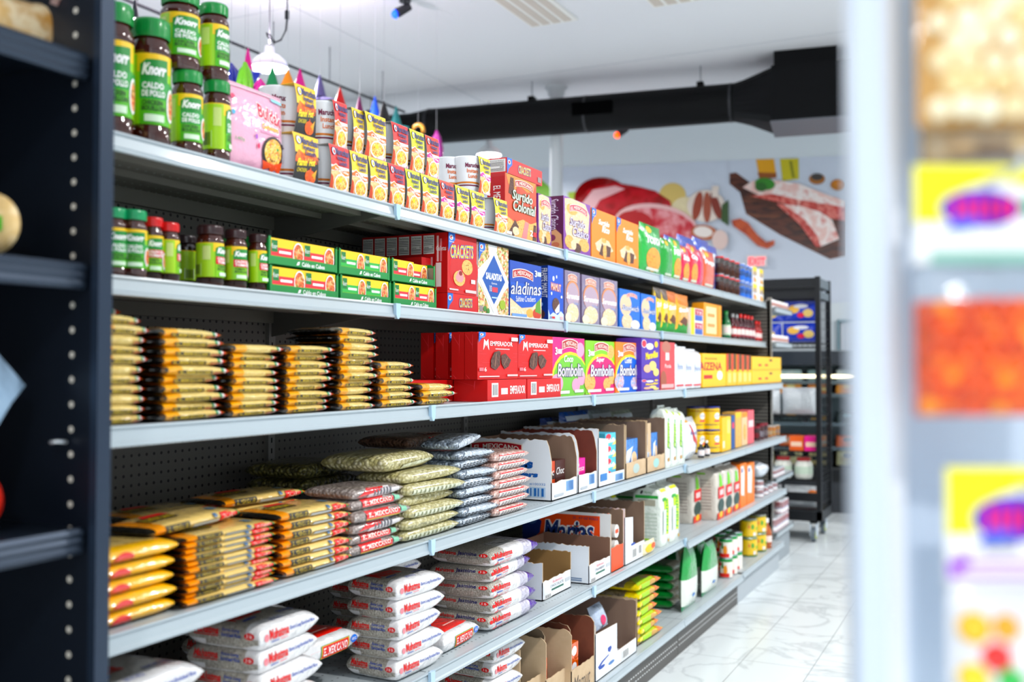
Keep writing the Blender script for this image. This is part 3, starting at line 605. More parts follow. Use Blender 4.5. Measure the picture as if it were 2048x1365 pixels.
# rail hung from the ceiling with party pinatas
ra, rb_ = Vector((-5.25, 4.6, 3.86)), Vector((-5.17, 8.2, 3.86))
r = empty('hanging_rail', ra); tag(r, 'thin dark rail hung on wires from the ceiling', 'rail')
b = MB(); b.tube([(0, 0, 0), rb_ - ra], .012, M('33343A', .4), 8); b.build('bar', r)
for k in (.1, .48, .68, .9): 
    b = MB(); p = (rb_ - ra) * k; b.tube([p, p + Vector((0, 0, CEIL - ra.z))], .005, M('8A8D93', .4), 6); b.build('suspension_wire', r)
b = MB(); pts = [deep(574, 38, 6.2), deep(572, 60, 6.2), deep(562, 80, 6.2), deep(548, 86, 6.2), deep(535, 72, 6.2), deep(532, 66, 6.2), deep(540, 70, 6.2), deep(550, 84, 6.2)]
b.tube(pts, .006, M('4A4A50', .5), 6); b.tube([pts[0] + Vector((0, 0, .05)), pts[0]], .014, M('22222A', .5), 8); b.tube([pts[0] + Vector((0, 0, .05)), (pts[0].x, pts[0].y, CEIL)], .004, M('55565C', .5), 6)
tag(b.build('loose_cable'), 'loose looped cable hanging from the ceiling', 'cable')
PCOL = dict(pink='EE2AA0', blue='1E3FBE', lime='8FD423', green='18965E', orange='F59A1E', violet='6A6496', red='E02A32', plum='8A2A6A', azure='3A6AE8', black='1A1418', teal='2A8A8A', white='F4F0F4', magenta='C81AA8', yellow='F2B418', dark='2A2A38')
def cone_on(b, c, d, r, L, m):
    d = d.normalized(); b.tube([c + d * .02, c + d * (.02 + L)], [r, .004], m, 16)
def pinata(u, v, k, cols, label, tall=.16, body='pink', tip=0.045, hang=True):
    """star pinata: paper ball with cones; u, v is the tip of its upper cone"""
    t = deep(u, v, k); c = Vector((0, 0, 0)); R_ = .06
    r = empty('star_pinata', t - Vector((0, 0, tall + R_ - .01))); tag(r, label, 'pinata', 'party pinatas hanging behind the shelves')
    b = MB(); b.lathe([(0, -R_)] + [(R_ * math.sin(a), -R_ * math.cos(a)) for a in [PI * i / 10 for i in range(1, 10)]] + [(0, R_)], FILM(PCOL[body], .8, 60), 20); b.build('paper_ball', r)
    dirs = [Vector((0, 0, 1)), Vector((.9, -.2, .1)), Vector((-.9, .1, .1)), Vector((.1, -.9, -.1)), Vector((0, .9, 0)), Vector((0, 0, -1))]
    for i, d in enumerate(dirs):
        b = MB(); cone_on(b, d * (R_ - .03), d, tip, tall * (1 if i == 0 else .62), M(PCOL[cols[i % len(cols)]], .35)); b.build('cone', r)
    if hang:
        b = MB(); b.tube([(0, 0, tall + R_ - .02), (0, 0, CEIL - r.location.z)], .0012, M('D2D3D8', .5), 5); b.build('string', r)
def S(x): return x
pinata(270, 0, 5.6, ['dark'], 'pinata with a black upright cone behind the tall jars', .2, 'dark')
pinata(496, 97, 6.3, ['pink', 'blue', 'red'], 'pinata with a pink cone left of the glowing lamp', .14, 'blue', .035)
pinata(545, 133, 5.7, ['green', 'pink', 'white'], 'pinata with a green cone under the glowing lamp', .12, 'white', .04)
pinata(576, 140, 5.25, ['orange', 'red', 'pink'], 'pinata with an orange cone right of the glowing lamp', .1, 'orange', .045)
pinata(600, 138, 6.1, ['pink', 'pink'], 'pinata with a pink cone right of the orange one', .14, 'pink', .045)
pinata(640, 150, 6.7, ['violet', 'violet'], 'pinata with a grey violet upright cone', .15, 'violet', .045)
pinata(680, 175, 6.1, ['red', 'lime'], 'pinata with a red cone above the noodle cups', .12, 'lime', .04)
pinata(719, 194, 6.7, ['plum', 'green'], 'pinata with a dark plum cone', .13, 'green', .035)
pinata(750, 193, 7.3, ['azure', 'azure', 'green'], 'pinata with a bright blue upright cone', .15, 'green', .045)
pinata(768, 203, 6.5, ['black', 'black'], 'pinata with a broad black cone', .14, 'black', .05)
pinata(792, 212, 7.8, ['teal', 'teal'], 'pinata with a teal cone near the duct end', .15, 'teal', .045)
# tassels and streamers
def tassel(u, v, k, w, h, hexc, label, name='paper_tassel'):
    p = deep(u, v, k); b = MB(); m = FILM(hexc, .4, 60); q = random.Random(int(u))
    for i in range(26):
        a = 2 * PI * i / 26; x, y = math.cos(a), math.sin(a); rr = w / 2 * q.uniform(.75, 1.05)
        b.tube([(0, 0, 0), (x * rr * .5, y * rr * .5, -h * .18), (x * rr * .9, y * rr * .9, -h * .5), (x * rr, y * rr, -h * q.uniform(.9, 1.05))], [.01, .013, .012, .004], m, 5)
    b.tube([(0, 0, 0), (0, 0, CEIL - p.z)], .0012, M('D2D3D8', .5), 5)
    o = b.build(name); o.location = p; tag(o, label, 'party decoration', 'paper tassels behind the shelves')
tassel(490, 126, 5.5, .085, .24, '8FE01E', 'lime green paper tassel above the pink pouch')
tassel(462, 128, 5.8, .13, .26, '1736B0', 'dark blue paper tassel beside the lime one')
tassel(520, 160, 5.35, .10, .2, 'F01AB0', 'hot pink paper tassel under the glowing lamp')
tassel(873, 262, 7.4, .09, .26, 'C01AA4', 'magenta paper tassel hanging right of the top noodle cups')
b = MB(); c = deep(836, 262, 7.4); n = 20
vs = []; b.tube([(.045 * math.cos(2 * PI * i / n), 0, .045 * math.sin(2 * PI * i / n)) for i in range(n + 1)], .016, FILM('F5B41A', .3, 60), 8); b.tube([(0, 0, .05), (0, 0, CEIL - c.z)], .0012, M('D2D3D8', .5), 5)
o = b.build('paper_ring'); o.location = c; tag(o, 'yellow paper ring hanging in front of the duct end', 'party decoration')

# ================================================================== GONDOLA SHELVING
S1, S2, S3, S4, S5, S6 = 1.880, 1.598, 1.312, .940, .577, .181
DU, DL, DBK = 1.561, 1.4446, 2.017
BAY = 1.219
GREY = M('B3BDC3', .34, 0, .2); GREYU = M('77746C', .55)
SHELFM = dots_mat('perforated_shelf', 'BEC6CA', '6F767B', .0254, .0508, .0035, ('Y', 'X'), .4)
SHELFU = dots_mat('perforated_shelf_underside', '7A766E', 'C9CBCC', .0254, .05, .003, ('Y', 'X'), .5)  # pale dots paint the light showing through the slots
PEG = dots_mat('pegboard', '6F6B66', '1A1918', .0254, .0254, .0042, ('Y', 'Z'), .6)
gon = empty('gondola_shelving', (-DBK, BAY, 0)); tag(gon, 'long grey steel grocery shelving along the aisle', 'shelving')
def W2L(x, y, z): return (x + DBK, y - BAY, z)
def gbox(b, x0, y0, z0, x1, y1, z1, m): return b.box(x0 + DBK, y0 - BAY, z0, x1 + DBK, y1 - BAY, z1, m)
def shelf(z, d, y0, y1, name='shelf', lift=0.0, base=False):
    b = MB(); g = .003; z += lift
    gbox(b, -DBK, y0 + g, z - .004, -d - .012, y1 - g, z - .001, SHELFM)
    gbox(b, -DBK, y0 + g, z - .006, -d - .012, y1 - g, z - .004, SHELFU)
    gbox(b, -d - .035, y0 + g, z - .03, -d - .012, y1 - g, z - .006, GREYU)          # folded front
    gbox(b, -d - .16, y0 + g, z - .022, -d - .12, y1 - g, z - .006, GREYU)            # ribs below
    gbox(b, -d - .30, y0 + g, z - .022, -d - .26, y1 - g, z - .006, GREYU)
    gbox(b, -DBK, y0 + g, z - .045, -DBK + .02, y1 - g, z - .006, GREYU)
    s = b.build(name, gon)
    b = MB(); f = -d + DBK
    prof = [(f - .012, z + .002), (f - .002, z + .002), (f - .001, z - .002), (f - .007, z - .006), (f - .004, z - .026), (f, z - .030), (f, z - .036), (f - .004, z - .038), (f - .012, z - .036)]
    b.prism(prof, 'y', y0 + g - BAY, y1 - g - BAY, GREY)
    rail = b.build('price_rail', s)
    return s
BAYS = [(-.6 * 0 + 1.175 + .045, 2.438), (2.438, 3.657), (3.657, 4.876), (4.876, 6.095), (6.095, 7.314)]
for i, (y0, y1) in enumerate(BAYS):
    for z, d in ((S1, DU), (S2, DU), (S3, DL), (S4, DL), (S5, DL), (S6, DL)):
        lift = 0
        if z in (S3, S4) and i >= 3: lift = -.006
        if z == S5 and i >= 3: lift = -.012
        if z == S6 and i == 4: lift = .012
        dd_ = d - (.02 if (i >= 3 and z in (S4, S5)) else 0)
        shelf(z, dd_, y0, y1, 'base_shelf' if z == S6 else 'shelf', lift)
# joint clips on the rails
for yj in (2.438, 3.657, 4.876):
    for z, d in ((S1, DU), (S2, DU), (S3, DL), (S4, DL), (S5, DL)):
        b = MB(); f = -d + DBK
        b.prism([(yj - .012 - BAY, z + .003), (yj + .012 - BAY, z + .003), (yj + .010 - BAY, z - .03), (yj + .004 - BAY, z - .041), (yj - .004 - BAY, z - .041), (yj - .010 - BAY, z - .03)], 'x', f - .004, f + .006, M('B9D3E6', .25, 0, .4)); b.build('rail_clip', gon)
for y in [BAY * k for k in range(1, 7)]:
    b = MB(); gbox(b, -DBK - .03, y - .015, 0, -DBK + .012, y + .015, 1.93, M('8C8A86', .5))
    for k in range(53): gbox(b, -DBK + .012, y - .003, .2 + k * .032, -DBK + .0125, y + .003, .215 + k * .032, M('141414', .7))
    b.build('upright', gon)
for y0, y1 in BAYS:
    b = MB(); gbox(b, -DBK - .006, y0 + .015, .05, -DBK, y1 - .015, 1.91, PEG); b.build('back_panel', gon)
for y in [BAY * k for k in range(2, 7)]:
    for z, d in ((S1, DU), (S2, DU), (S3, DL), (S4, DL), (S5, DL)):
        b = MB(); L = DBK - d - .03
        for q in (-.004, .002):
            b.prism([(0.012, z - .006), (L, z - .006), (L, z - .022), (0.012, z - .085)], 'y', y - BAY + q, y - BAY + q + .003, M('6A6864', .55))
        b.build('bracket', gon)
KICK = M('55524F', .45)
for i, (y0, y1) in enumerate(BAYS):
    b = MB(); m = KICK if i < 4 else M('B5BCC2', .4)
    gbox(b, -DL - .055, y0 + .002, 0, -DL - .04, y1 - .002, .148, m)
    if i < 4:
        for zz in (.045, .07):
            for k in range(int((y1 - y0) / .03)): gbox(b, -DL - .04, y0 + .02 + k * .03, zz, -DL - .0392, y0 + .035 + k * .03, zz + .005, M('D8DADB', .5))
    b.build('kick_plate', gon)
# end cap unit at the far end
ec = empty('end_cap_shelving', (-2.0, 7.33, 0)); tag(ec, 'grey end cap shelving at the far end of the aisle', 'shelving')
for z in (1.852, 1.602, .63, .24):
    b = MB(); b.box(-.4, .02, z - .006, .5, .62, z, SHELFM); b.box(.488, .02, z - .034, .5, .62, z + .001, GREY); b.box(-.4, .608, z - .034, .5, .62, z + .001, GREY); b.build('shelf', ec)
b = MB(); b.box(-.4, 0, 0, .46, .016, 1.9, PEG); b.build('back_panel', ec)
for x in (-.38, .44):
    b = MB(); b.box(x, .0, 0, x + .03, .03, 1.92, M('8C8A86', .5)); b.build('upright', ec)
b = MB(); b.box(-.38, .05, 0, .47, .06, .2, M('9AA2A8', .4)); b.box(.46, .05, 0, .47, .6, .2, M('9AA2A8', .4)); b.build('kick_plate', ec)

# ================================================================== DARK SHELF UNIT, near left
DK = M('1B2430', .42, .3); DK2 = M('232C38', .35, .4)
du = empty('dark_metal_shelving', (-1.299, 1.178, 0)); tag(du, 'dark blue-black metal shelving unit at the near left edge', 'shelving')
b = MB(); b.box(-.60, -.022, 0, -.012, 0, 2.5, M('141C28', .4, .2)); b.box(-.012, -.026, 0, .004, .002, 2.5, M('333F50', .34, .5))
for k in range(60): b.lathe([(0, 0), (.0052, 0)], M('D9D4CA', .5), 10, (0, 0, 0), cap=False) if False else None
hz = .16
for k in range(56):
    z = hz + k * .0400
    b.add([(-.058 + .0052 * math.cos(2 * PI * i / 10), -.0224, z + .0052 * math.sin(2 * PI * i / 10)) for i in range(10)], [tuple(range(10))], M('D9D4CA', .5))  # pale discs paint the brightness seen through the peg holes
b.build('side_panel', du)
b = MB(); b.box(-.612, -1.3, 0, -.60, 0, 2.5, M('10161E', .5)); b.build('back_panel', du)
for z in (1.921, 1.585, 1.166, .65):
    b = MB(); b.box(-.6, -1.3, z - .006, -.022, -.027, z - .002, DK2); s = b.build('shelf', du)
    b = MB()
    b.prism([(-.03, z), (-.020, z), (-.016, z - .007), (-.020, z - .014), (-.017, z - .02), (-.021, z - .027), (-.018, z - .034), (-.022, z - .041), (-.034, z - .041)], 'y', -1.3, -.03, M('3A4452', .3, .6)); b.build('front_lip', s)
b = MB(); b.tube([(-.062, -.028, 1.30), (-.062, -.045, 1.302), (-.075, -.047, 1.30)], .003, MET('D8DCE0'), 8); b.build('shelf_peg', du)

def blob(name, rx, ry, rz, m, seed=1, amp=.06, n=28):
    q = random.Random(seed); ph = [q.uniform(0, 6) for _ in range(6)]; b = MB(); vs = []; k = n // 2
    for j in range(k + 1):
        a = PI * j / k
        for i in range(n):
            t = 2 * PI * i / n; w = 1 + amp * (math.sin(3 * t + ph[0] + 2 * a) + math.sin(5 * a + ph[1]) * .6 + .5 * math.sin(7 * t + ph[2]))
            vs.append((rx * math.sin(a) * math.cos(t) * w, ry * math.sin(a) * math.sin(t) * w, -rz * math.cos(a) * w))
    b.add(vs, [(j * n + i, j * n + (i + 1) % n, (j + 1) * n + (i + 1) % n, (j + 1) * n + i) for j in range(k) for i in range(n)], m, True)
    return b
# things on the dark shelves
BREAD = VOR('bread_crust', ['E8CFA0', 'D8B070', 'F0DDBA', 'C89858'], 16, .35, .3, coat=.7, noise=True)
y0, z0 = hit(90, 60, 1.42)
bb = blob('bread_bag', .085, .13, .06, BREAD, 3, .05)
e = empty('bread_bag', (-1.49, yat(62, 2.02, 1.49), 1.921 + .058)); tag(e, 'clear bag of pale bread on the upper dark shelf', 'bread')
bb.build('loaf', e)
b = blob('x', .088, .134, .062, M('E8E4DC', .15, 0, .8, .8, 30), 5, .07); b2 = MB(); b2.tube([(0, -.1, .01), (.02, -.15, .0), (.03, -.17, -.02)], [.03, .012, .03], FILM('EDEBE6', .8, 60), 10); b2.build('bag_end', e)
b = MB(); b.art([('r', .2, .5, .8, .9, K('D9B8B0')), ('r', .3, .6, .7, .8, K('C84A3A'))], lambda a, c, o: (.02 + .02 * c + .06, -.06 + .12 * a, .02 + .03 * c)); b.build('bag_print', e)
b = blob('x', .075, .03, .052, VOR('tortilla', ['E0C79A', 'D4B682', 'EAD6B0'], 30, .6, .2, noise=True), 9, .01)
e = empty('tortilla_pack', (-1.41, yat(-34, 1.65, 1.41), 1.585 + .052)); tag(e, 'round beige tortilla pack with a green tag on dark shelf', 'food pack'); b.build('pack', e)
b = MB(); b.art([('r', 0, 0, 1, 1, K('3ACB1E'))], lambda a, c, o: (-.02 + .088 * a, -.0315 - o + .012 * max(0, a - .5) * 2, -.014 + .022 * c)); b.build('green_tag', e)
b = MB(); b.tube([(0, 0, 0), (.03, .06, .01)], [.05, .004], DK2, 4)
b = MB(); zc = 1.166
b.add([(0, -.4, 0), (.06, -.4, 0), (.06, -.30, .0), (.03, -.28, 0), (.0, -.35, .30), (.05, -.35, .31), (.05, -.18, .275), (.03, -.115, .225), (.045, -.15, .20), (.02, -.27, .12)],
      [(0, 1, 5, 4), (1, 2, 9, 8), (1, 8, 7, 6), (1, 6, 5), (2, 3, 9), (4, 5, 6, 7)], FILM('9FB6CC', .6, 30), True)
o = b.build('paper_bag'); o.location = (-1.44, yat(47, 1.38, 1.44) + .095, zc); tag(o, 'pale blue bag standing on the middle dark shelf', 'bag')
b = blob('x', .04, .04, .05, FILM('C83A30', .3), 4, .02); o = b.build('red_pack'); o.location = (-1.41, yat(-52, 1.26, 1.41), 1.166 + .05); tag(o, 'red rounded pack at the picture edge on dark shelf', 'food pack')

# ================================================================== WHITE DISPLAY RACK, near right
rk = empty('snack_display_rack', deep(1732, 735, .72) * 1.0); rk.location.z = 0; rk.rotation_euler = (0, 0, YAW)
tag(rk, 'white metal snack rack with hanging bags, very near right', 'display rack')
WM = M('D3DDEA', .45)
px = lambda u, k: (u - CX) / CAM_F * k - (1732 - CX) / CAM_F * .72      # local x for a pixel column
b = MB(); b.box(-.0105, -.0105, 0, .0105, .0105, 2.4, WM); b.build('post', rk)
b = MB(); b.box(px(1797, .74), .05, 0, px(1797, .74) + .016, .067, 2.4, M('F4F8FF', .3)); b.build('post', rk)  # colour whitened to make up for the shade on this post
b = MB(); b.box(px(2300, .74), .05, 0, px(2300, .74) + .02, .07, 2.4, WM); b.build('post', rk)
b = MB(); b.box(px(1797, .74), .052, .02, px(2300, .74), .066, .04, WM); b.box(px(1797, .74), .052, 2.36, px(2300, .74), .066, 2.38, WM); b.box(-.01, 0, .02, .01, .06, .04, WM); b.box(-.01, 0, 2.36, .01, .06, 2.38, WM); b.build('frame_bars', rk)
b = MB(); b.box(px(1830, .76), .075, .03, px(2300, .76), .08, 2.37, M('D4E0EF', .35)); b.build('back_sheet', rk)
def hang_bag(u0, u1, vtop, vhead, vbot, cont, label, hdr=True, k=.70, peg=True, full=False, more=(), pcs=None):
    w = (u1 - u0) / CAM_F * k; zt = CZ + (735 - vtop) / CAM_F * k; zh = CZ + (735 - vhead) / CAM_F * k; zb = CZ + (735 - vbot) / CAM_F * k
    e = empty('hanging_snack_bag', (0, 0, 0)); tag(e, label, 'snack bag', 'snack bags on the white rack')
    x0 = (u0 - CX) / CAM_F * k - (1732 - CX) / CAM_F * .72
    e.location = rk.location; e.rotation_euler = rk.rotation_euler
    yy = k - .72
    nx, nz = 14, 16
    def surf(s):
        return [(x0 + w * i / nx, yy + s * .022 * (max(0, 1 - abs(2 * i / nx - 1) ** 2.6) ** .6) * (max(0, 1 - abs(2 * j / nz - 1) ** 3) ** .6), zb + (zh - zb) * j / nz) for j in range(nz + 1) for i in range(nx + 1)]
    b = MB(); fj = nz if k > .72 or vtop < 0 or full else int(nz * .78); CLF = FILM('A9B4C2', .6, 30)
    for s in (-1, 1):
        sv = surf(s)
        for j0, j1, mm in ((0, fj, cont), (fj, nz, CLF)):
            if j1 > j0: b.add(sv, [(j * (nx + 1) + i, j * (nx + 1) + i + 1, (j + 1) * (nx + 1) + i + 1, (j + 1) * (nx + 1) + i) for j in range(j0, j1) for i in range(nx)], mm, True)
    b.build('bag', e)
    if pcs:                       # the single snack pieces pressed against the clear film
        rad, cols, hi = pcs; q = random.Random(int(vbot)); b = MB(); pit = rad * 1.75
        z = zb + rad * 1.2; r_ = 0
        while z < zb + (zh - zb) * hi:
            x = x0 + rad * 1.3 + (r_ % 2) * pit / 2
            while x < x0 + w - rad:
                fx = 2 * (x - x0) / w - 1; fz = 2 * (z - zb) / (zh - zb) - 1
                y_ = yy - .022 * (max(0, 1 - abs(fx) ** 2.6) ** .6) * (max(0, 1 - abs(fz) ** 3) ** .6) + rad * .35
                rr = rad * q.uniform(.85, 1.1); c = (x + q.uniform(-.2, .2) * rad, y_, z + q.uniform(-.2, .2) * rad)
                b.lathe([(rr * math.sin(PI * i / 6), -rr * math.cos(PI * i / 6)) for i in range(7)], M(q.choice(cols), .3, 0, .5), 10, c, cap=False)
                x += pit
            z += pit * .88; r_ += 1
        o = b.build('snack_pieces', e); o['kind'] = 'stuff'
    if hdr:
        b = MB(); b.box(x0, yy - .0015, zh, x0 + w, yy + .0015, zt, K('FAFAFA'))
        b.art([('r', 0, .42, 1, 1, K('F8F000')), ('e', .62, .5, .42, .32, K('FAFAFA')), ('e', .48, .56, .3, .2, K('5A3ACB')), ('p', [(.2, .34), (.34, .52), (.5, .46), (.4, .34)], K('1F6AE8')), ('r', .28, .46, .33, .66, K('F0287A')), ('r', .36, .46, .41, .66, K('F0287A')), ('r', .44, .46, .49, .66, K('F0287A')), ('r', .52, .46, .57, .66, K('F0287A')), ('r', .6, .46, .65, .66, K('F0287A')), ('r', .68, .46, .73, .66, K('F0287A')), ('e', .84, .58, .07, .1, K('1FC07A'))] + list(more), lambda a, c, o: (x0 + a * w, yy - .0016 - o, zh + c * (zt - zh)))
        b.build('header_card', e)
    if peg:
        b = MB(); xm = x0 + w * .52; b.tube([(xm, .075, zt - .012), (xm, yy - .05, zt - .012), (xm, yy - .055, zt - .004)], .0028, MET('DDE4EA'), 8); b.build('peg', rk)
    return e
PUFF = FILM('C79A58', .3, 30)
BROWNP = VOR('brown_mottle', ['B8976E', 'D9BE94', '8E7458', 'E8D8BC'], 50, .3, .4, .8)  # mottled brown for the strip below the puffs
ORG = FILM('C8560C', .3, 30)
MIX = VOR('mixed_candy', ['FFD81A', 'FFFFFF', 'F8C81A', 'FFFFFF', 'E83A3A', 'F8E07A', '3AC05A', 'F8B01A', 'FFFFFF'], 38, .25, .4, .9); MIX = FILM('E4E6EC', .5, 30)
hang_bag(1838, 2120, -420, -250, 250, PUFF, 'clear bag of cream coloured puffs, topmost on white rack', True, pcs=(.0095, ['FDF0D0', 'FAE6BC', 'FFF6DC', 'F6DCA8'], 1))
hang_bag(1846, 2130, -100, 245, 326, BROWNP, 'clear snack bag bottom in mottled brown behind yellow card', False, .73, False)
hang_bag(1830, 2105, 330, 528, 832, ORG, 'bag of orange snacks under a yellow and white card', pcs=(.0062, ['F07A10', 'F8A02A', 'D8560C', 'E86414'], .74), more=[('r', .1, .0, 1, .12, K('9CC8BC'))])
hang_bag(1888, 2165, 935, 1165, 1480, MIX, 'bag of mixed coloured candies, lowest on white rack', full=True, pcs=(.011, ['FFD81A', 'FFFFFF', 'F8C81A', 'FFFFFF', 'E83A3A', 'F8C81A', '3AC05A', 'F8B01A'], .86), more=[('r', .0, .06, 1, .2, K('B36AE0')), ('r', .08, .09, .95, .17, K('F0E8FA')), ('r', .25, .3, .5, .36, K('A8A8B4')), ('r', .65, .3, .95, .36, K('A8A8B4')), ('e', .1, .2, .05, .06, K('A03AD8'))])
b = MB(); e0 = (1888 - CX) / CAM_F * .7 - (1732 - CX) / CAM_F * .72
for a_, hx in ((0, 0), (.33, .05), (.66, .1)): pass

# ================================================================== WHEELED RACK beyond the gondola
BKM = M('15181D', .4, .3)
wr = empty('wheeled_wire_rack', (-1.40, 8.50, 0)); tag(wr, 'tall black wheeled wire rack at the aisle end', 'rack')
RW, RD = .95, .52      # local x negative = away from the aisle
def post(x, y):
    b = MB(); b.box(x - .02, y - .02, .18, x + .02, y + .02, 2.16, BKM); b.build('post', wr)
for x in (-.0, -RW):
    for y in (0, RD): post(x, y)
b = MB()
for z0, z1 in ((2.075, 2.15), (1.985, 2.045)):
    b.box(-RW, -.012, z0, 0, .012, z1, BKM); b.box(-RW, RD - .012, z0, 0, RD + .012, z1, BKM)
    b.box(-.012, 0, z0, .012, RD, z1, M('5C666E', .4)); b.box(-RW - .012, 0, z0, -RW + .012, RD, z1, BKM)
b.build('top_frame', wr)
b = MB(); b.box(-RW, -.02, .17, .02, RD + .02, .25, BKM); b.box(-RW, -.03, .33, .0, .0, .40, BKM); b.build('base_frame', wr)
for z in (1.62, 1.02, .73, .50):
    b = MB()
    for y in (0, RD): b.tube([(-RW, y, z), (0, y, z)], .006, BKM, 6); b.tube([(-RW, y, z - .035), (0, y, z - .035)], .005, BKM, 6)
    for k in range(24): b.tube([(-RW + k * RW / 23, 0, z), (-RW + k * RW / 23, RD, z)], .003, BKM, 5); b.tube([(-RW + k * RW / 23, 0, z), (-RW + k * RW / 23, 0, z - .035)], .003, BKM, 5)
    b.build('wire_shelf', wr)
b = MB()
for k in range(1, 7): b.tube([(0, RD * k / 7, .25), (0, RD * k / 7, 1.98)], .0028, BKM, 5)
for k in range(22): b.tube([(0, 0, .3 + k * .08), (0, RD, .3 + k * .08)], .0028, BKM, 5)
b.build('side_mesh', wr)
for x, y in ((-.05, .03), (-.05, RD - .03), (-RW + .03, .03), (-RW + .03, RD - .03)):
    b = MB(); b.prism([(y + .055 * math.cos(2 * PI * i / 20), .06 + .058 * math.sin(2 * PI * i / 20)) for i in range(20)], 'x', x - .016, x + .016, M('6E7880', .5)); b.prism([(y + .036 * math.cos(2 * PI * i / 20), .06 + .036 * math.sin(2 * PI * i / 20)) for i in range(20)], 'x', x - .018, x + .018, M('C9D24A', .5))
    b.box(x - .028, y - .03, .05, x - .021, y + .03, .17, M('DCE6F0', .3)); b.box(x + .021, y - .03, .05, x + .028, y + .03, .17, M('DCE6F0', .3)); b.box(x - .028, y - .03, .15, x + .028, y + .03, .175, BKM); b.build('caster', wr)

def lens_bag(W, D, T, m, aL=6, bL=.5, aR=6, bR=.5, c=6, d=.45, nx=14, ny=10, name='bag', fn=None, builder=None):
    """a filled bag lying flat; local x 0..W, y 0..D, z 0..T. fn(p,q,top)->material"""
    b = builder or MB()
    def warp(s): return math.copysign(1 - (1 - abs(s)) ** 1.9, s)
    P = [warp(-1 + 2 * i / nx) for i in range(nx + 1)]; Q = [warp(-1 + 2 * j / ny) for j in range(ny + 1)]
    def th(p, q):
        fx = max(0, 1 - abs(p) ** (aL if p < 0 else aR)) ** (bL if p < 0 else bR); return T / 2 * fx * max(0, 1 - abs(q) ** c) ** d
    for s in (1, -1):
        vs = [(W / 2 * (1 + p), D / 2 * (1 + q), T / 2 + s * th(p, q)) for q in Q for p in P]
        groups = {}
        for j in range(ny):
            for i in range(nx):
                mm = fn((P[i] + P[i + 1]) / 2, (Q[j] + Q[j + 1]) / 2, s > 0) if fn else m
                f = (j * (nx + 1) + i, j * (nx + 1) + i + 1, (j + 1) * (nx + 1) + i + 1, (j + 1) * (nx + 1) + i)
                groups.setdefault(mm, []).append(f if s > 0 else f[::-1])
        b0 = len(b.v); b.v += vs
        for mm, fs in groups.items():
            ii = b.mi(mm)
            for f in fs: b.f.append(tuple(b0 + k for k in f)); b.m.append(ii); b.sm.append(True)
    def front(a, bb, o):
        z = (bb - .5) * 2 * (T / 2) * .96; p = -1 + 2 * a; fx = max(.02, 1 - abs(p) ** (aL if p < 0 else aR)) ** (bL if p < 0 else bR)
        z = max(-T / 2 * fx * .99, min(T / 2 * fx * .99, z)); r = abs(z) / (T / 2 * fx); qq = max(0, 1 - r ** (1 / d)) ** (1 / c)
        return (W * a, D / 2 * (1 - qq) - .0012 - o, T / 2 + z)
    def left(a, bb, o):
        z = (bb - .5) * T * .96; q = 1 - 2 * a; fy = max(.02, 1 - abs(q) ** c) ** d
        z = max(-T / 2 * fy * .99, min(T / 2 * fy * .99, z)); r = abs(z) / (T / 2 * fy); pp = max(0, 1 - r ** (1 / bL)) ** (1 / aL)
        return (W / 2 * (1 - pp) - .0012 - o, D / 2 * (1 + q), T / 2 + z)
    def topm(a, bb, o):
        return (W * a, D * bb, T / 2 + th(-1 + 2 * a, -1 + 2 * bb) + .001 + o)
    return b, front, left, topm
def pouch(W, H, T, m, fn=None, builder=None, nx=12, nz=12, c=3.0, d=.55):
    """upright pouch with flat seals at top and bottom; front at y=0"""
    b = builder or MB()
    def th(p, q): return T / 2 * max(0, 1 - abs(p) ** 3.2) ** .55 * max(0, 1 - abs(q) ** c) ** d
    P = [-1 + 2 * i / nx for i in range(nx + 1)]; Q = [-1 + 2 * j / nz for j in range(nz + 1)]
    for s in (-1, 1):
        vs = [(W / 2 * (1 + p), T / 2 + s * th(p, q / .93 if abs(q) < .93 else 1), H / 2 * (1 + q)) for q in Q for p in P]
        g = {}
        for j in range(nz):
            for i in range(nx):
                mm = fn((P[i] + P[i + 1]) / 2, (Q[j] + Q[j + 1]) / 2) if fn else m
                f = (j * (nx + 1) + i, j * (nx + 1) + i + 1, (j + 1) * (nx + 1) + i + 1, (j + 1) * (nx + 1) + i)
                g.setdefault(mm, []).append(f if s < 0 else f[::-1])
        b0 = len(b.v); b.v += vs
        for mm, fs in g.items():
            ii = b.mi(mm)
            for f in fs: b.f.append(tuple(b0 + k for k in f)); b.m.append(ii); b.sm.append(True)
    def front(a, bb, o):
        p, q = -1 + 2 * a, -1 + 2 * bb
        return (W * a, T / 2 - th(p, q / .93 if abs(q) < .93 else 1) - .001 - o, H * bb)
    return b, front

# goods on the wheeled rack
def at_rack(x, y, z): return (wr.location.x + x, wr.location.y + y, z)
def simple(b, name, loc, rz, label, cat, group=None):
    o = b.build(name); o.location = loc; o.rotation_euler = (0, 0, rz); return tag(o, label, cat, group)
CHIP = FILM('1B47C0', .4, 30); CLR = FILM('D9DEE2', .8, 40)
for i, (x, z, w, h, lab) in enumerate(((-.60, 1.80, .30, .16, 'blue chip bag at the left of the rack top'), (-.30, 1.80, .29, .17, 'blue chip bag at the right of the rack top'), (-.62, 1.63, .30, .16, 'blue chip bag on the second rack level, left'), (-.31, 1.63, .31, .16, 'blue chip bag on the second rack level, right'))):
    b, f = pouch(w, h, .1, CHIP); b.art([('e', .3, .6, .16, .2, K('F0C060')), ('e', .7, .4, .14, .2, K('F5D88A')), ('e', .5, .3, .1, .12, K('E83A5A')), ('e', .5, .75, .2, .1, K('F4F4FA'))], f)
    simple(b, 'chip_bag', at_rack(x, .1, z), 0, lab, 'chip bag', 'blue chip bags on the wheeled rack')
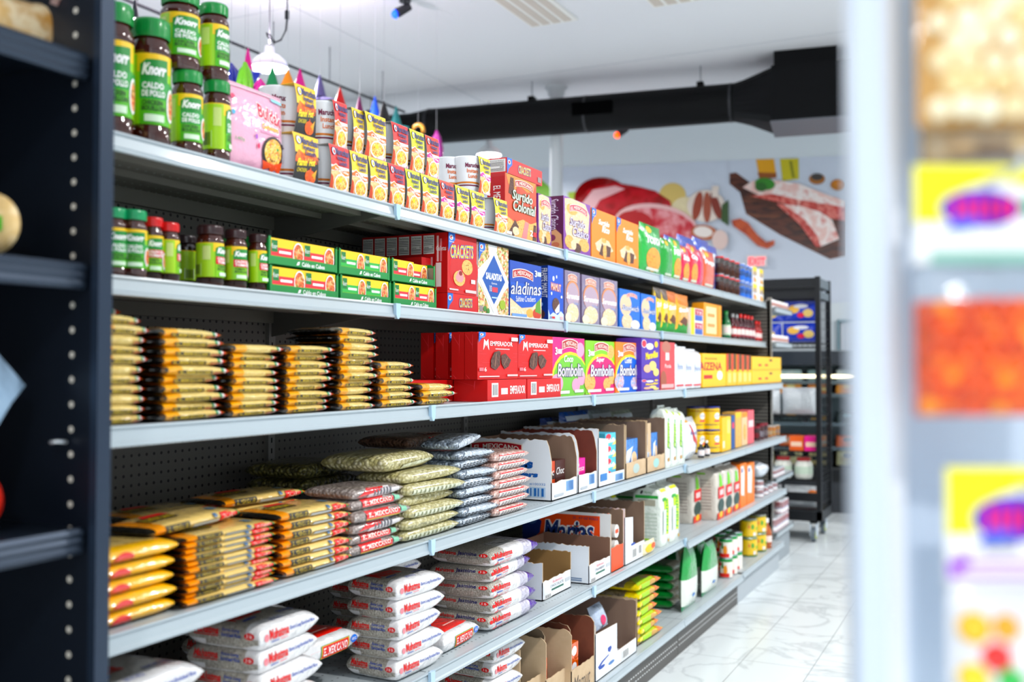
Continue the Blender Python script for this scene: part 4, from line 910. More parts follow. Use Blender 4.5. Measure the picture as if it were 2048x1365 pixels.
RZB = [('tortilla chip bag clear with pale top', 1.03, 'C9CFD2', .26), ]
for i, (x, z, w, h, hx, lab) in enumerate(((-.62, 1.03, .28, .2, 'B9C6CC', 'pale clear bag on the rack middle shelf, left'), (-.32, 1.03, .28, .22, 'D6DCDC', 'pale clear bag on the rack middle shelf, right'))):
    b, f = pouch(w, h, .12, CLR); simple(b, 'clear_bag', at_rack(x, .1, z), 0, lab, 'bag', 'clear bags on the wheeled rack')
for i, (x, hx, lab) in enumerate(((-.24, 'E8703A', 'orange and pink box on the wheeled rack'), (-.12, 'F01E9A', 'bright pink box at the post of the wheeled rack'))):
    b = MB(); b.box(0, 0, 0, .11, .1, .12, K(hx)); b.art([('r', .1, .3, .9, .6, K('F8D8C0'))], map_front(.11, .12)); simple(b, 'small_box', at_rack(x, .03, .735 + .0), 0, lab, 'box', 'boxes on the wheeled rack')
for i in range(5):
    b = MB(); b.lathe([(.06, 0), (.072, .02), (.072, .12), (.05, .15)], M('E4E6DE', .25), 18); b.lathe([(.056, .145), (.056, .17)], K('B01A2A'), 18); b.lathe([(.0735, .04), (.0735, .1)], M('C9D8C8', .4), 18, cap=False)
    simple(b, 'white_jar', at_rack(-.80 + i * .165, .1, .505), 0, 'white jar with dark red lid on the rack, number %s from left' % ['one', 'two', 'three', 'four', 'five'][i], 'jar', 'white jars on the wheeled rack')
for i, (x, lab) in enumerate(((-.62, 'clear bag with orange print low on the rack, left'), (-.3, 'clear bag with orange print low on the rack, right'))):
    b, f = pouch(.29, .19, .12, CLR); b.art([('p', [(.05, .0), (.95, .0), (.9, .3), (.5, .2)], K('F07A1C')), ('e', .8, .7, .14, .15, K('F08A2C'))], f); simple(b, 'clear_bag', at_rack(x, .08, .25), 0, lab, 'bag', 'orange printed bags on the wheeled rack')

# ================================================================== DELI CASE along the back wall
dc0 = Vector((-.95, 10.42, 0)); dc = empty('refrigerated_case', dc0, math.atan2(-WDV.y, -WDV.x)); tag(dc, 'long refrigerated display case with glass front at the back', 'display case')
DW = 2.6
b = MB(); NV = M('1E2A36', .4)
b.box(-DW, 0, 0, 0, .9, .42, M('20262E', .4)); b.box(-DW, .82, .42, 0, .9, 1.6, M('AEB8BC', .5)); b.box(-DW, .05, 1.44, 0, .9, 1.58, NV); b.box(-DW, 0, .3, 0, .03, .44, M('0E1216', .4)); b.box(-DW, 0, 0, -DW + .04, .9, 1.5, NV); b.box(-.04, 0, 0, 0, .9, 1.5, NV); b.build('body', dc)
for z in (.62, .86, 1.15, 1.28):
    b = MB(); b.box(-DW + .04, .25, z - .012, -.04, .82, z, M('D6DEE2', .3)); b.box(-DW + .04, .24, z - .03, -.04, .25, z + .006, M('7E868C', .4)); b.build('shelf', dc)
b = MB(); b.box(-DW + .04, .06, 1.315, -.04, .10, 1.345, EMI('FFF6E0', 1.6)); b.build('case_light', dc)
gm, nt, bs = new_mat('case_glass'); bs.inputs['Base Color'].default_value = (.9, .98, 1, 1); bs.inputs['Transmission Weight'].default_value = 1; bs.inputs['Roughness'].default_value = .02; bs.inputs['IOR'].default_value = 1.02
b = MB(); b.box(-DW + .04, .06, .44, -.04, .064, 1.44, gm); b.build('glass_front', dc)
DELI = {1.28: ('CFE0E0', 'E8ECEC', '9FB8B8'), 1.15: ('F2A03A', 'F6C86A', 'E88A2A', 'F8E0A0'), .86: ('2A3A3A', '8FB0B4', '4A5A5A', 'D8A24A'), .62: ('F07A4A', '3A2420', 'F4B08A', 'D8C8B8'), .44: ('D8C08A', '2A2622', 'E8D8A8', '1C1C1C')}
inv = dc.matrix_world
n_ = 0
for z, cols in DELI.items():
    for k in range(9):
        w = .25; b = MB(); c = cols[(k * 2 + int(z * 100)) % len(cols)]; h = .11 if z > .5 else .14
        b.prism([(0, 0), (w * .9, 0), (w * .86, h), (.01, h)], 'y', 0, .26, K(c)); b.art([('r', .15, .3, .8, .6, K(cols[(k + 1) % len(cols)])), ('e', .5, .7, .2, .18, K(cols[(k + 2) % len(cols)]))], map_front(w * .9, h))
        o = b.build('deli_tray'); rz = dc.rotation_euler.z; lx, ly = -DW + .1 + k * .275, .27
        o.location = (dc0.x + lx * math.cos(rz) - ly * math.sin(rz), dc0.y + lx * math.sin(rz) + ly * math.cos(rz), z + .001); o.rotation_euler = (0, 0, rz)
        lv = {1.28: 'top shelf', 1.15: 'second shelf', .86: 'third shelf', .62: 'fourth shelf', .44: 'case floor'}[z]
        tag(o, 'packed food tray, %s from left on the %s of glass case' % (['first', 'second', 'third', 'fourth', 'fifth', 'sixth', 'seventh', 'eighth', 'ninth'][k], lv), 'food tray', 'food trays in the glass case')
# white vertical cooler with strip sign, seen between the rack posts
b = MB(); b.box(0, 0, 0, .6, .5, 1.98, M('E3EAF2', .35)); 
for k in range(5): b.box(.04 + k * .06, -.012, .35, .065 + k * .06, 0, 1.2, M('9FB4CC', .3))
b.art([('r', .1, .66, .3, .98, K('EEF0F4')), ('e', .2, .93, .05, .02, RED), ('e', .2, .86, .05, .02, RED), ('r', .13, .76, .27, .78, RED), ('e', .2, .68, .05, .02, K('D87A8A'))], map_front(.6, 1.98))
o = b.build('upright_cooler'); p = deep(1768, 735, 9.0); o.location = (p.x, p.y, 0); o.rotation_euler = (0, 0, dc.rotation_euler.z); tag(o, 'tall white cooler with grille slots at the back', 'cooler')

# ================================================================== PRODUCTS ON THE GONDOLA
def put(proto, u0, d, z, label, cat, group=None, jit=0.0, dz=0.0, rx=0, u_is='left'):
    """stand a product with its front left corner at pixel column u0, front plane x=-d, on height z"""
    y = yat(u0, z + .05, d)
    return place(proto, (-d, y, z + dz), RZ + jit, label, cat, group, rx)
def span(u0, u1, z, d): return yat(u1, z + .05, d) - yat(u0, z + .05, d)
def topz(u, v, d): return hit(u, v, d)[1]

def blockbag(name, u0, u1, vt, z, d, D, m, front, label, cat, group, left=(), jit=0):
    """filled block shaped paper or film bag with a flat seal on top"""
    W = span(u0, u1, z, d) - .002; H = topz(u0, vt, d) - z
    lv = [(0, .95, .95), (.03, .99, .99), (.25, 1.0, 1.02), (.6, 1.0, 1.03), (.84, .99, .97), (.92, .95, .7), (.955, .93, .12), (1, .92, .08)]
    def sc(b, k):
        for i in range(len(lv) - 1):
            if b <= lv[i + 1][0]:
                t = (b - lv[i][0]) / (lv[i + 1][0] - lv[i][0]); return lv[i][k] + t * (lv[i + 1][k] - lv[i][k])
        return lv[-1][k]
    n = 36; b = MB(); vs = []
    for h, sx, sy in lv:
        for i in range(n):
            t = 2 * PI * i / n; c, s = math.cos(t), math.sin(t); e = .28
            vs.append((W / 2 + W / 2 * sx * math.copysign(abs(c) ** e, c), D / 2 + D / 2 * sy * math.copysign(abs(s) ** e, s), H * h))
    b.add(vs, [(j * n + i, j * n + (i + 1) % n, (j + 1) * n + (i + 1) % n, (j + 1) * n + i) for j in range(len(lv) - 1) for i in range(n)], m, True)
    b.add(vs[-n:], [tuple(range(n))], m); b.add(vs[:n], [tuple(range(n - 1, -1, -1))], m)
    b.art(front, lambda a, q, o: (W / 2 + (a - .5) * W * .98, D / 2 - D / 2 * sc(q, 2) - .0012 - o, q * H), 6)
    if left: b.art(left, lambda a, q, o: (W / 2 - W / 2 * sc(q, 1) - .0012 - o, D / 2 + (.5 - a) * D * .96 * sc(q, 2), q * H), 6)
    return put(b.build(name), u0, d, z, label, cat, group, jit)
# ---------- jars
def jar(R, H, kind, lidc, rot, name='seasoning_jar', body='4A1F14'):
    e = empty(name); k = H
    b = MB(); G = M(body, .08, 0, .8)
    b.lathe([(R * .86, 0), (R * .98, .006), (R, .02), (R, k * .14), (R * .95, k * .16), (R * .95, k * .72), (R, k * .735), (R * .97, k * .78), (R * .8, k * .84), (R * .78, k * .87)], G, 32)
    b.build('bottle', e)
    b = MB(); b.art([e_ if e_[0] != 't' else e_ for e_ in jar_art(kind)], map_cyl(R * .962, k * .55, k * .165, rot), sub=44); b.build('label', e)
    b = MB(); b.lathe([(R * .9, k * .855), (R * .93, k * .86), (R * .93, k * .985), (R * .88, k), (0, k)], M(lidc, .3, 0, .3), 32, cap=False)
    for i in range(40):
        a = 2 * PI * i / 40; b.obox((R * .93 * math.cos(a), R * .93 * math.sin(a), k * .92), (.0006 * math.cos(a), .0006 * math.sin(a), 0), (-.0011 * math.sin(a), .0011 * math.cos(a), 0), (0, 0, k * .055), M(lidc, .3, 0, .3))
    b.build('lid', e)
    return e
GRN, REDC, BRN = '12964A', 'D8222C', '3A1C1E'
def put_jar(p, uc, d, R, z, label, group): 
    y = yat(uc, z + .05, d + R); return place(p, (-(d + R), y, z), RZ, label, 'jar', group)
F_ = -.75     # label turned towards the near end of the aisle
g = 'green lidded seasoning jars on the top shelf'
put_jar(jar(.040, topz(240, 17, 1.64) - S1, 'pollo', GRN, F_ + .3), 226, 1.6, .04, S1, 'tall green lidded seasoning jar cut by the dark post', g)
put_jar(jar(.042, topz(300, 44, 1.627) - S1, 'pollo', GRN, F_ + .28), 300, 1.585, .042, S1, 'tallest green lidded seasoning jar, full height in front', g)
hc = topz(374, 146, 1.62) - S1; a_ = jar(.034, hc, 'pollo', GRN, F_ + .35); put_jar(a_, 374, 1.585, .034, S1, 'small green lidded jar under a larger jar', g)
a_ = jar(.043, topz(360, -8, 1.633) - S1 - hc - .001, 'pollo', GRN, F_ + .4); put_jar(a_, 360, 1.59, .043, S1 + hc + .001, 'fat green lidded jar on top of the smaller jar', g)
hd = topz(433, 165, 1.616) - S1; a_ = jar(.031, hd, 'pollo', GRN, F_ + 1.45); put_jar(a_, 433, 1.585, .031, S1, 'small green lidded jar turned to its barcode, lower one', g)
a_ = jar(.034, topz(427, 12, 1.624) - S1 - hd - .001, 'pollo', GRN, F_ + .85); put_jar(a_, 427, 1.59, .034, S1 + hd + .001, 'green lidded jar stacked beside the pink pouch', g)
g = 'seasoning jars on the second shelf'
put_jar(jar(.031, .143, 'pollo', '14A26A', F_ + .5), 224, 1.6, .031, S2, 'teal lidded jar cut by the dark post, second shelf', g)
put_jar(jar(.030, .143, 'pollo', '14A26A', F_ + .3), 264, 1.585, .03, S2, 'teal lidded seasoning jar next to the red lidded ones', g)
put_jar(jar(.023, .137, 'tomate', REDC, F_ + .4), 304, 1.6, .023, S2, 'red lidded slim jar nearer the teal lidded jar', g)
put_jar(jar(.024, .13, 'tomate', REDC, F_ + 1.6), 336, 1.59, .024, S2, 'red lidded slim jar turned to its barcode', g)
put_jar(jar(.026, .125, 'tomate', '2A1A1E', F_ + 2.6, body='2A1A1A'), 372, 1.68, .026, S2, 'dark lidded jar standing back in the shade', g)
a_ = jar(.031, .14, 'tomate', BRN, F_ + 1.15); put_jar(a_, 420, 1.585, .031, S2, 'brown lidded jar, widest of three, showing its barcode', g)
a_ = jar(.026, .14, 'tomate', BRN, F_ + .55); put_jar(a_, 471, 1.585, .026, S2, 'brown lidded jar in the middle of three', g)
put_jar(jar(.0225, .138, 'tomate', BRN, F_ + .9), 515, 1.585, .0225, S2, 'brown lidded jar right next to the green trays', g)

# ---------- pink pouch
b, f = pouch(.215, .205, .06, FILM('F1BBD0', .5, 26), nx=16, nz=16)
b.art([('t', 'Buldak', .44, .60, .88, .78, W_, dict(off=.08, shear=-.1, sl=-.06)), ('t', 'Buldak', .45, .61, .87, .77, K('C81E4E'), dict(off=.03, shear=-.1, sl=-.06)), ('t', 'Carbonara', .52, .52, .82, .58, K('F0C01C'), dict(off=.03)), ('r', .5, .47, .86, .49, K('D89AB8')),
       ('e', .74, .27, .21, .19, K('2A1A1E')), ('e', .74, .28, .17, .15, NOODLE()), ('e', .92, .38, .045, .035, K('2A1A1E')), ('p', [(.56, .16), (.62, .06), (.7, .12), (.76, .03), (.84, .12), (.92, .05), (.94, .2), (.76, .14)], K('F0601C')), ('e', .8, .32, .02, .015, K('3EA04A')),
       ('r', .04, .93, .96, .95, K('F8D8E4')), ('e', .1, .8, .025, .03, K('D83A6A')), ('e', .1, .62, .02, .03, K('6AB8E0')), ('e', .42, .4, .02, .03, K('A860C0')), ('e', .46, .3, .02, .03, K('D83A6A')), ('t', '140g', .12, .3, .24, .35, K('5AA86A')), ('r', .72, .88, .94, .92, K('A8E0EE'))], f, 6)
put(b.build('snack_pouch'), 458, 1.585, S1, 'pink glossy noodle pouch between jars and noodle cups', 'pouch', rx=.0)

# ---------- instant noodle cups in card sleeves
CUPW = M('F4F5F8', .35, 0, .2)
cup_protos = {}
def cup_proto(v):
    if v in cup_protos: return cup_protos[v]
    e = empty('instant_noodle_cup'); H = .121; b = MB()
    b.lathe([(.034, 0), (.035, .004), (.046, H - .008), (.0485, H - .004), (.0485, H), (.046, H), (0, H - .001)], CUPW, 28, (.054, .056, 0), cap=False)
    rr = lambda bb: .0356 + .0112 * bb
    mp0 = map_cyl(rr, H - .012, .004, 0)
    mp = lambda a, bb, o: tuple(p + q for p, q in zip(mp0(a, bb, o), (.054, .056, 0)))
    b.art([('r', 0, .16, 1, .2, K('7A1E4A')), ('r', 0, .24, 1, .29, K('D8862A')), ('t', 'Maruchan.', .13, .72, .33, .86, K('7A1E4A'), dict(off=.03)), ('t', 'Instant', .15, .56, .31, .68, K('E07A1C'), dict(off=.02)), ('t', 'Lunch', .18, .4, .31, .52, K('E07A1C'), dict(off=.02)),
           ('t', 'Maruchan.', .62, .72, .82, .86, K('7A1E4A'), dict(off=.03)), ('t', 'Instant', .64, .56, .8, .68, K('E07A1C'), dict(off=.02))], mp, sub=36)
    b.build('cup', e)
    b = MB(); w = .104; GB = M('B9B4AE', .7)
    def bow(t): return -.001 - .006 * (1 - (2 * t - 1) ** 2)
    n = 8; ys = [bow(i / n) for i in range(n + 1)]
    def inset(t): return .006 * (1 - (2 * t - 1) ** 2) ** 1 + .0
    vs = []
    for i in range(n + 1):
        t = i / n; z = H * 1.005 * t
        vs += [(.002 + inset(t), ys[i] + .004 * 0, z), (.002 + w - inset(t), ys[i], z)]
    b.add(vs, [(2 * i, 2 * i + 1, 2 * i + 3, 2 * i + 2) for i in range(n)], W_)
    b.add([(x, y + .0008, z) for x, y, z in vs], [(2 * i, 2 * i + 2, 2 * i + 3, 2 * i + 1) for i in range(n)], GB)
    b.box(.002, -.001, H * 1.005, .106, .112, H * 1.005 + .0008, GB if v != 'flamin' else K('F2C718')); b.box(.002, .111, 0, .106, .1118, H, GB)
    def mf(a, bb, o): return (.002 + inset(bb) + a * (w - 2 * inset(bb)), bow(bb) - o, bb * H * 1.005)
    b.art(cup_art(v), mf, sub=6)
    b.build('card_sleeve', e)
    cup_protos[v] = e
    return e
gcup = 'instant noodle cups in card sleeves on the top shelf'
def cupat(u, v, row, label, d=1.583, jit=0, sx=None):
    p = cup_proto(v); o = put(p, u, d, S1 + row * .1235, label, 'noodle cup', gcup, jit)
    return o
bot = [(582, 'flamin', 'black spicy'), (655, 'red', 'red'), (697, 'yellow', 'first yellow'), (734, 'yellow', 'second yellow'), (774, 'red', 'second red'), (808, 'lime', 'lime green'), (839, 'lime', 'second lime green'), (876, 'pinkred', 'red and pink'), (908, 'pinkyel', 'yellow and pink'), (937, 'pinkyel', 'second yellow and pink'), (985, 'orange', 'yellow and orange')]
for i, (u, v, nm) in enumerate(bot):
    w = 1.0; e = cupat(u, v, 0, '%s noodle cup in the bottom row%s' % (nm, ', first from left' if i == 0 else ''))
    nu = bot[i + 1][0] if i + 1 < len(bot) else 1014
    sw = span(u, nu if i not in (0, 7) else {0: 637, 7: 907}[i], S1, 1.583); e.scale = (min(1, sw / .109), 1, 1)
top = [(586, 'flamin', 'black spicy'), (663, 'red', 'red edged turned'), (701, 'yellow', 'narrow turned yellow'), (727, 'yellow', 'yellow'), (780, 'red', 'red'), (817, 'lime', 'lime green'), (848, 'pinkred', 'red and pink')]
for i, (u, v, nm) in enumerate(top):
    e = cupat(u, v, 1, '%s noodle cup in the upper row' % nm, d=1.586 + (.01 if i in (1, 2) else 0), jit=(.0))
    nu = {0: 631, 1: 693, 2: 726, 3: 776, 4: 815, 5: 847, 6: 876}[i]; e.scale = (min(1, span(u, nu, S1 + .1, 1.586) / .109), 1, 1)
# cups seen from the side, without sleeve front
def bare_cup():
    e = empty('instant_noodle_cup'); H = .121; b = MB(); b.lathe([(.034, 0), (.035, .004), (.046, H - .008), (.0485, H - .004), (.0485, H), (.046, H), (0, H - .001)], CUPW, 28, cap=False)
    b.art([('r', 0, .16, 1, .2, K('7A1E4A')), ('r', 0, .24, 1, .29, K('D8862A')), ('t', 'Maruchan.', .39, .72, .6, .86, K('7A1E4A'), dict(off=.03)), ('t', 'Instant', .41, .56, .57, .68, K('E07A1C'), dict(off=.02)), ('t', 'Lunch', .43, .4, .56, .52, K('E07A1C'), dict(off=.02))], map_cyl(lambda bb: .0356 + .0112 * bb, H - .012, .004, -.55), sub=36)
    b.build('cup', e); return e
bc = bare_cup()
for u, row, d, lab in ((645, 0, 1.645, 'bare white noodle cup in the bottom row gap after the black one'), (647, 1, 1.645, 'bare white noodle cup between upper row sleeves'), (556, 1, 1.66, 'bare white noodle cup left of the upper black one'), (572, 0, 1.70, 'bare white noodle cup behind the pink pouch'), (897, 1, 1.70, 'white noodle cup half hidden behind another, upper row'), (935, 1, 1.635, 'white noodle cup standing on the row next to cracker box')):
    place(bc, (-d, yat(u, S1 + .05, d), S1 + row * .1235), RZ, lab, 'noodle cup', gcup)
o = cupat(955, 'pinkyel', 1, 'yellow and pink noodle cup beside the flat cracker box', d=1.586); o.scale = (.8, 1, 1)

# ---------- printed cartons
def cbox(name, u0, u1, vt, z, d, D, base, front, label, cat, left=(), side=None, group=None, top=(), zt=None, jit=0):
    W = span(u0, u1, z, d) - .002; H = (zt if zt is not None else topz(u0, vt, d)) - z
    b = MB(); o = carton(W, D, H, base, front, left, top, name, side)
    return put(o, u0, d, z, label, cat, group, jit)
gt = 'cookie and cracker boxes on the top shelf'
cbox('cookie_box', 1010, 1073, 345, S1, 1.583, .07, K('C8502E'), A['colonial'], 'red brown assorted cookie box under the flat cracker box', 'cookie box', left=el_mex(.1, .1, .9, .9)[:0] + [('t', 'EL MEXICANO', .35, .3, .75, .8, W_, dict(rot=-90)), ('r', .1, .05, .9, .2, CHOCO())], side=K('B8262C'), group=gt)
zc = topz(1010, 345, 1.583)
W = span(1018, 1081, zc, 1.583); o = carton(W + .03, .19, .055, K('CC1A2C'), A['crackets_flat'], nutrition(.35, .1, .97, .92), (), 'cracker_box')
put(o, 1014, 1.583, zc + .002, 'red cracker box lying flat on the assorted cookie box', 'cracker box', gt)
cbox('cookie_box', 1076, 1103, 386, S1, 1.60, .07, K('7A3A94'), A['clasico'], 'purple cookie box squeezed between red and purple boxes', 'cookie box', group=gt)
cbox('cookie_box', 1127, 1181, 391, S1, 1.583, .085, K('8A4AA4'), A['clasico'], 'purple cookie box with dark side beside the orange ones', 'cookie box', left=A['clasico_side'], side=K('5E1E4A'), group=gt)
cbox('cookie_box', 1183, 1231, 415, S1, 1.583, .06, K('F5930F'), A['rico'], 'orange cookie box next to the purple box', 'cookie box', group=gt)
cbox('cookie_box', 1233, 1277, 434, S1, 1.583, .06, K('F5930F'), A['rico'], 'orange cookie box next to the green snack bags', 'cookie box', group=gt)
# snack bags of the top shelf
gs = 'snack bags on the top shelf'
def bagu(name, u0, u1, vt, z, d, base, art, label, cat, group, T=.05, jit=0, lean=0, c=3.0):
    W = span(u0, u1, z, d); H = topz((u0 + u1) / 2, vt, d) - z
    b, f = pouch(W, H, T, base, c=c); b.art(art, f, 6); return put(b.build(name), u0, d, z, label, cat, group, jit, rx=lean)
SN = VOR('fried_snack', ['E88A1C', 'F3B45A', 'C8641A'], 60, .4, .4, noise=True)
def snack(word, tcol='FFFFFF', food=True): return ([('e', .5, .3, .34, .24, SN)] if food else []) + [('t', word, .15, .6, .85, .75, K(tcol), dict(off=.05)), ('e', .3, .88, .12, .07, K('F0C020')), ('r', .2, .08, .8, .13, K('E8F0E0'))]
bagu('snack_bag', 1277, 1294, 452, S1, 1.60, FILM('3AAE3A', .4), [], 'narrow green snack bag behind the wide green one', 'snack bag', gs)
bagu('snack_bag', 1288, 1328, 450, S1, 1.583, FILM('2FB04A', .4), snack('TAKIS') if False else snack('TOSTA'), 'wide green snack bag right of the orange boxes', 'snack bag', gs)
bagu('snack_bag', 1330, 1350, 478, S1, 1.583, FILM('1EA03A', .4), snack('', food=False)[1:], 'slim plain green snack bag with pointed top', 'snack bag', gs)
bagu('snack_bag', 1347, 1367, 478, S1, 1.583, FILM('4EC24A', .4), snack('MIX'), 'green and yellow snack bag', 'snack bag', gs)
bagu('snack_bag', 1366, 1383, 492, S1, 1.583, FILM('D82A5A', .4), snack('Salsa'), 'pink red snack bag, first of the red ones', 'snack bag', gs)
bagu('snack_bag', 1382, 1400, 490, S1, 1.583, FILM('E0304A', .4), snack('Chips'), 'pink red snack bag, second of the red ones', 'snack bag', gs)
bagu('snack_bag', 1399, 1410, 500, S1, 1.583, FILM('D8246A', .4), [], 'thin pink snack bag, third of the red ones', 'snack bag', gs)
bagu('snack_bag', 1408, 1434, 502, S1, 1.583, FILM('F0661C', .4), snack('Fuego', food=False), 'orange snack bag next to the small cans', 'snack bag', gs)
for i, (u0, u1, v) in enumerate(((1336, 1366, 474), (1362, 1398, 474), (1392, 1424, 478), (1418, 1440, 492))):
    bagu('chip_bag', u0, u1, v, S1, 1.72, FILM('1C4FC8', .4), [('e', .5, .7, .3, .15, K('E8F0FA'))], 'blue bag in the back row of the top shelf, %s from left' % ORD[i].replace('topmost', 'first').replace(' from top', '').strip(), 'snack bag', 'blue bags behind the snack bags')
def can(R, H, bands, name='can', lid='B8BEC4', n=20, text=None):
    b = MB(); b.lathe([(R * .96, 0), (R, .003), (R, H - .003), (R * .96, H)], MET(lid), n)
    for z0, z1, c in bands: b.lathe([(R + .0004, H * z0), (R + .0004, H * z1)], M(c, .3, 0, .3), n, cap=False)
    if text: b.art(text, map_cyl(R + .0008, H, 0, -.5), 28)
    o = b.build(name)
    b = MB(); b.lathe([(R * .97, H - .001), (R * .99, H + .0012), (R * .93, H + .0012), (R * .9, H - .0008), (0, H - .0008)], MET(lid), n, cap=False); b.build('lid', o)
    return o
ch = can(.028, .113, [(.04, .9, '4A2A22'), (.62, .88, 'E8E8E4'), (.1, .4, 'A86A50'), (.9, .99, 'D8303A')], 'small_can', text=[('t', 'CHOCO', .4, .66, .62, .82, BK)])
row = ['first', 'second', 'third', 'fourth', 'fifth', 'sixth', 'seventh', 'eighth', 'ninth', 'tenth']
for j in range(2):
    for i, u in enumerate((1438, 1449, 1460, 1470)):
        place(ch, (-1.612, yat(u, S1 + .05, 1.612) + .01, S1 + j * .1145), RZ, 'small brown drink can with red lid, %s in the %s row' % (row[i], ('lower', 'upper')[j]), 'can', 'small brown cans on the top shelf')
bl = can(.029, .114, [(.03, .97, '2A78D8'), (.3, .6, 'BCD8F4'), (.68, .9, 'F0F6FC')], 'small_can')
for j in range(2):
    for i, u in enumerate((1480, 1489, 1498)):
        place(bl, (-1.612, yat(u, S1 + .05, 1.612) + .012, S1 + j * .1155), RZ, 'small blue drink can, %s in the %s row' % (row[i], ('lower', 'upper')[j]), 'can', 'small blue cans on the top shelf')
yw = carton(.12, .1, .118, W_, [('r', 0, .5, 1, 1, K('F8D81C')), ('t', 'NESTLE' if False else 'LECHE', .1, .48, .9, .75, K('2A4AB8'), dict(off=.03)), ('e', .4, .25, .2, .18, K('E8923A')), ('e', .75, .2, .14, .14, K('F8C85A'))], (), (), 'milk_carton')
for j in range(2):
    for i, u in enumerate((1506, 1519)):
        o = put(yw, u, 1.583, S1, 'yellow and white carton, %s column, %s one' % (row[i], ('lower', 'upper')[j]), 'carton', 'yellow white cartons on the top shelf', dz=j * .1185)

# ---------- second shelf
D2 = 1.583
g2 = 'boxed bouillon cubes in green trays'
def tray_art(): return [('r', 0, 0, 1, .3, K('0E8A44')), ('t', 'Caldo en Cubos', .46, .06, .78, .2, W_, dict(off=.02)), ('e', .41, .13, .02, .06, W_)]
def tray(W, D, H):
    b = MB(); G = K('0E8A44'); GI = M('A89C8C', .8); t = .0015
    b.box(0, 0, 0, W, D, t, G); b.box(0, 0, 0, W, t, H * .3, G); b.box(0, D - t, 0, W, D, H, G)
    for x in (0, W - t):
        b.prism([(0, 0), (D, 0), (D, H), (D * .1, H), (0, H * .86)], 'x', x, x + t, G)
        b.box(x if x else x, 0, 0, x + t, t, H, G)
    b.prism([(0.0025, .004), (D - .003, .004), (D - .003, H - .003), (.004, H * .84)], 'x', W - t - .0006, W - t, GI)
    b.box(0, -.0003, 0, .008, t, H * .98, G); b.box(W - .008, -.0003, 0, W, t, H * .92, G)
    b.art([('t', 'Caldo en Cubos', .46, .06, .80, .22, W_, dict(off=.02)), ('p', [(.38, .07), (.42, .1), (.43, .22), (.4, .2)], W_)], map_front(W, H, 0, -.0004))
    return b.build('bouillon_tray')
tr = [(537, 674, 'E0404A', 'red labelled'), (678, 779, '3AAE4E', 'green labelled'), (784, 870, 'D8404A', 'second red labelled')]
for i, (u0, u1, col, nm) in enumerate(tr):
    W = span(u0, u1, S2, D2); Ht = .068; TD = .15
    pt = tray(W, TD, Ht); pb = MB(); bw = (W - .02) / 2; bh = Ht * .95
    pk = carton(bw - .001, .045, bh - .004, K('9CD22A'), caldo_art(col)(), (), (), 'bouillon_box')
    for j in range(2):
        put(pt, u0 + (3 - j * 0 if j == 0 else -0), D2, S2, '%s tray of bouillon boxes, %s tier' % (nm.replace('labelled', 'and green'), ('lower', 'upper')[j]), 'tray', 'green bouillon trays on the second shelf', dz=j * (Ht + .001))
        nb = 2 if (j == 0 or i < 2) else 2
        for k in range(nb):
            y = yat(u0 + (3 if j == 0 else 0), S2 + .05, D2) + .010 + k * bw; sh = (.045 if (i == 2 and j == 1) else 0)
            place(pk, (-(D2 + .0025 + (0.02 * k if (i == 2 and j == 1) else 0)), y, S2 + .0035 + j * (Ht + .001)), RZ, '%s bouillon box, %s in the %s tier of its tray' % (nm, ('left', 'right')[k], ('lower', 'upper')[j]), 'food box', g2)
# cracker boxes
gcb = 'red cracker boxes on the second shelf'
W = span(895, 968, S2, D2)
put(carton(W, .075, .056, K('CC1A2C'), A['crackets_flat'], (), (), 'cracker_box'), 895, D2, S2, 'red cracker box lying flat under the tall one', 'cracker box', gcb)
W = span(895, 953, S2, D2); H = .19
put(carton(W, .045, H, K('C4142A'), A['crackets'], [('r', .06, .1, .5, .5, K('F0E6E4')), ('r', .14, .52, .3, .95, K('F3C9C9')), ('r', .4, .52, .55, .9, K('E88A90')), ('t', 'Galletas', .1, .7, .9, .78, W_)] , (), 'cracker_box', ), 895, D2, S2 + .057, 'tall red cracker box with two crackers on front', 'cracker box', gcb)
o = carton(W, .045, .19, K('B81226'), A['crackets'], nutrition(.06, .66, .94, .97) + [('r', .7, .1, .85, .6, K('E8A0A4'))], (), 'cracker_box', K('B81226'))
for i in range(6):
    place(o, (-(D2 + .047 + i * .0462), yat(895, S2 + .05, D2) + .002, S2 + .0565), RZ, 'red cracker box with nutrition panel, %s behind the tall front one' % row[i], 'cracker box', 'cracker boxes in a row going back')
o2 = carton(.245, .055, .165, K('B81226'), [('e', .62, .62, .17, .26, COOKIE()), ('e', .62, .7, .02, .03, CHOCO()), ('r', .86, .35, .95, .85, K('F0DCD8')), ('t', '5', .87, .38, .94, .5, K('222222')), ('t', 'CRACKETS', .0, .1, .5, .35, K('F7D33C')), ('r', .76, .3, .765, .6, K('F0DCD8'))], (), (), 'cracker_box')
place(o2, (-(D2 + .30), yat(895, S2 + .05, D2) - .066, S2), 0.0, 'red cracker box showing one round cracker behind green trays', 'cracker box', gcb)
cbox('cracker_box', 956, 1017, 484, S2, D2, .06, K('EEF0EE'), A['saladitas'], 'white cracker box with a big blue diamond', 'cracker box', group='cracker boxes by colour')
cbox('cracker_box', 1020, 1083, 520, S2, D2, .07, K('1552B0'), A['saladinas'], 'blue saltine cracker box with white script', 'cracker box', group='cracker boxes by colour')
cbox('cookie_box', 1096, 1127, 531, S2, D2, .06, K('1A5AC0'), A['mamut'], 'dark blue box with a chocolate marshmallow cookie', 'cookie box', left=A['mamut_side'], side=K('143F8C'))
gse = 'clear wrapped cookie packs on the second shelf'
PLUM = M('8E7F9C', .15, 0, .8, .5, 30)
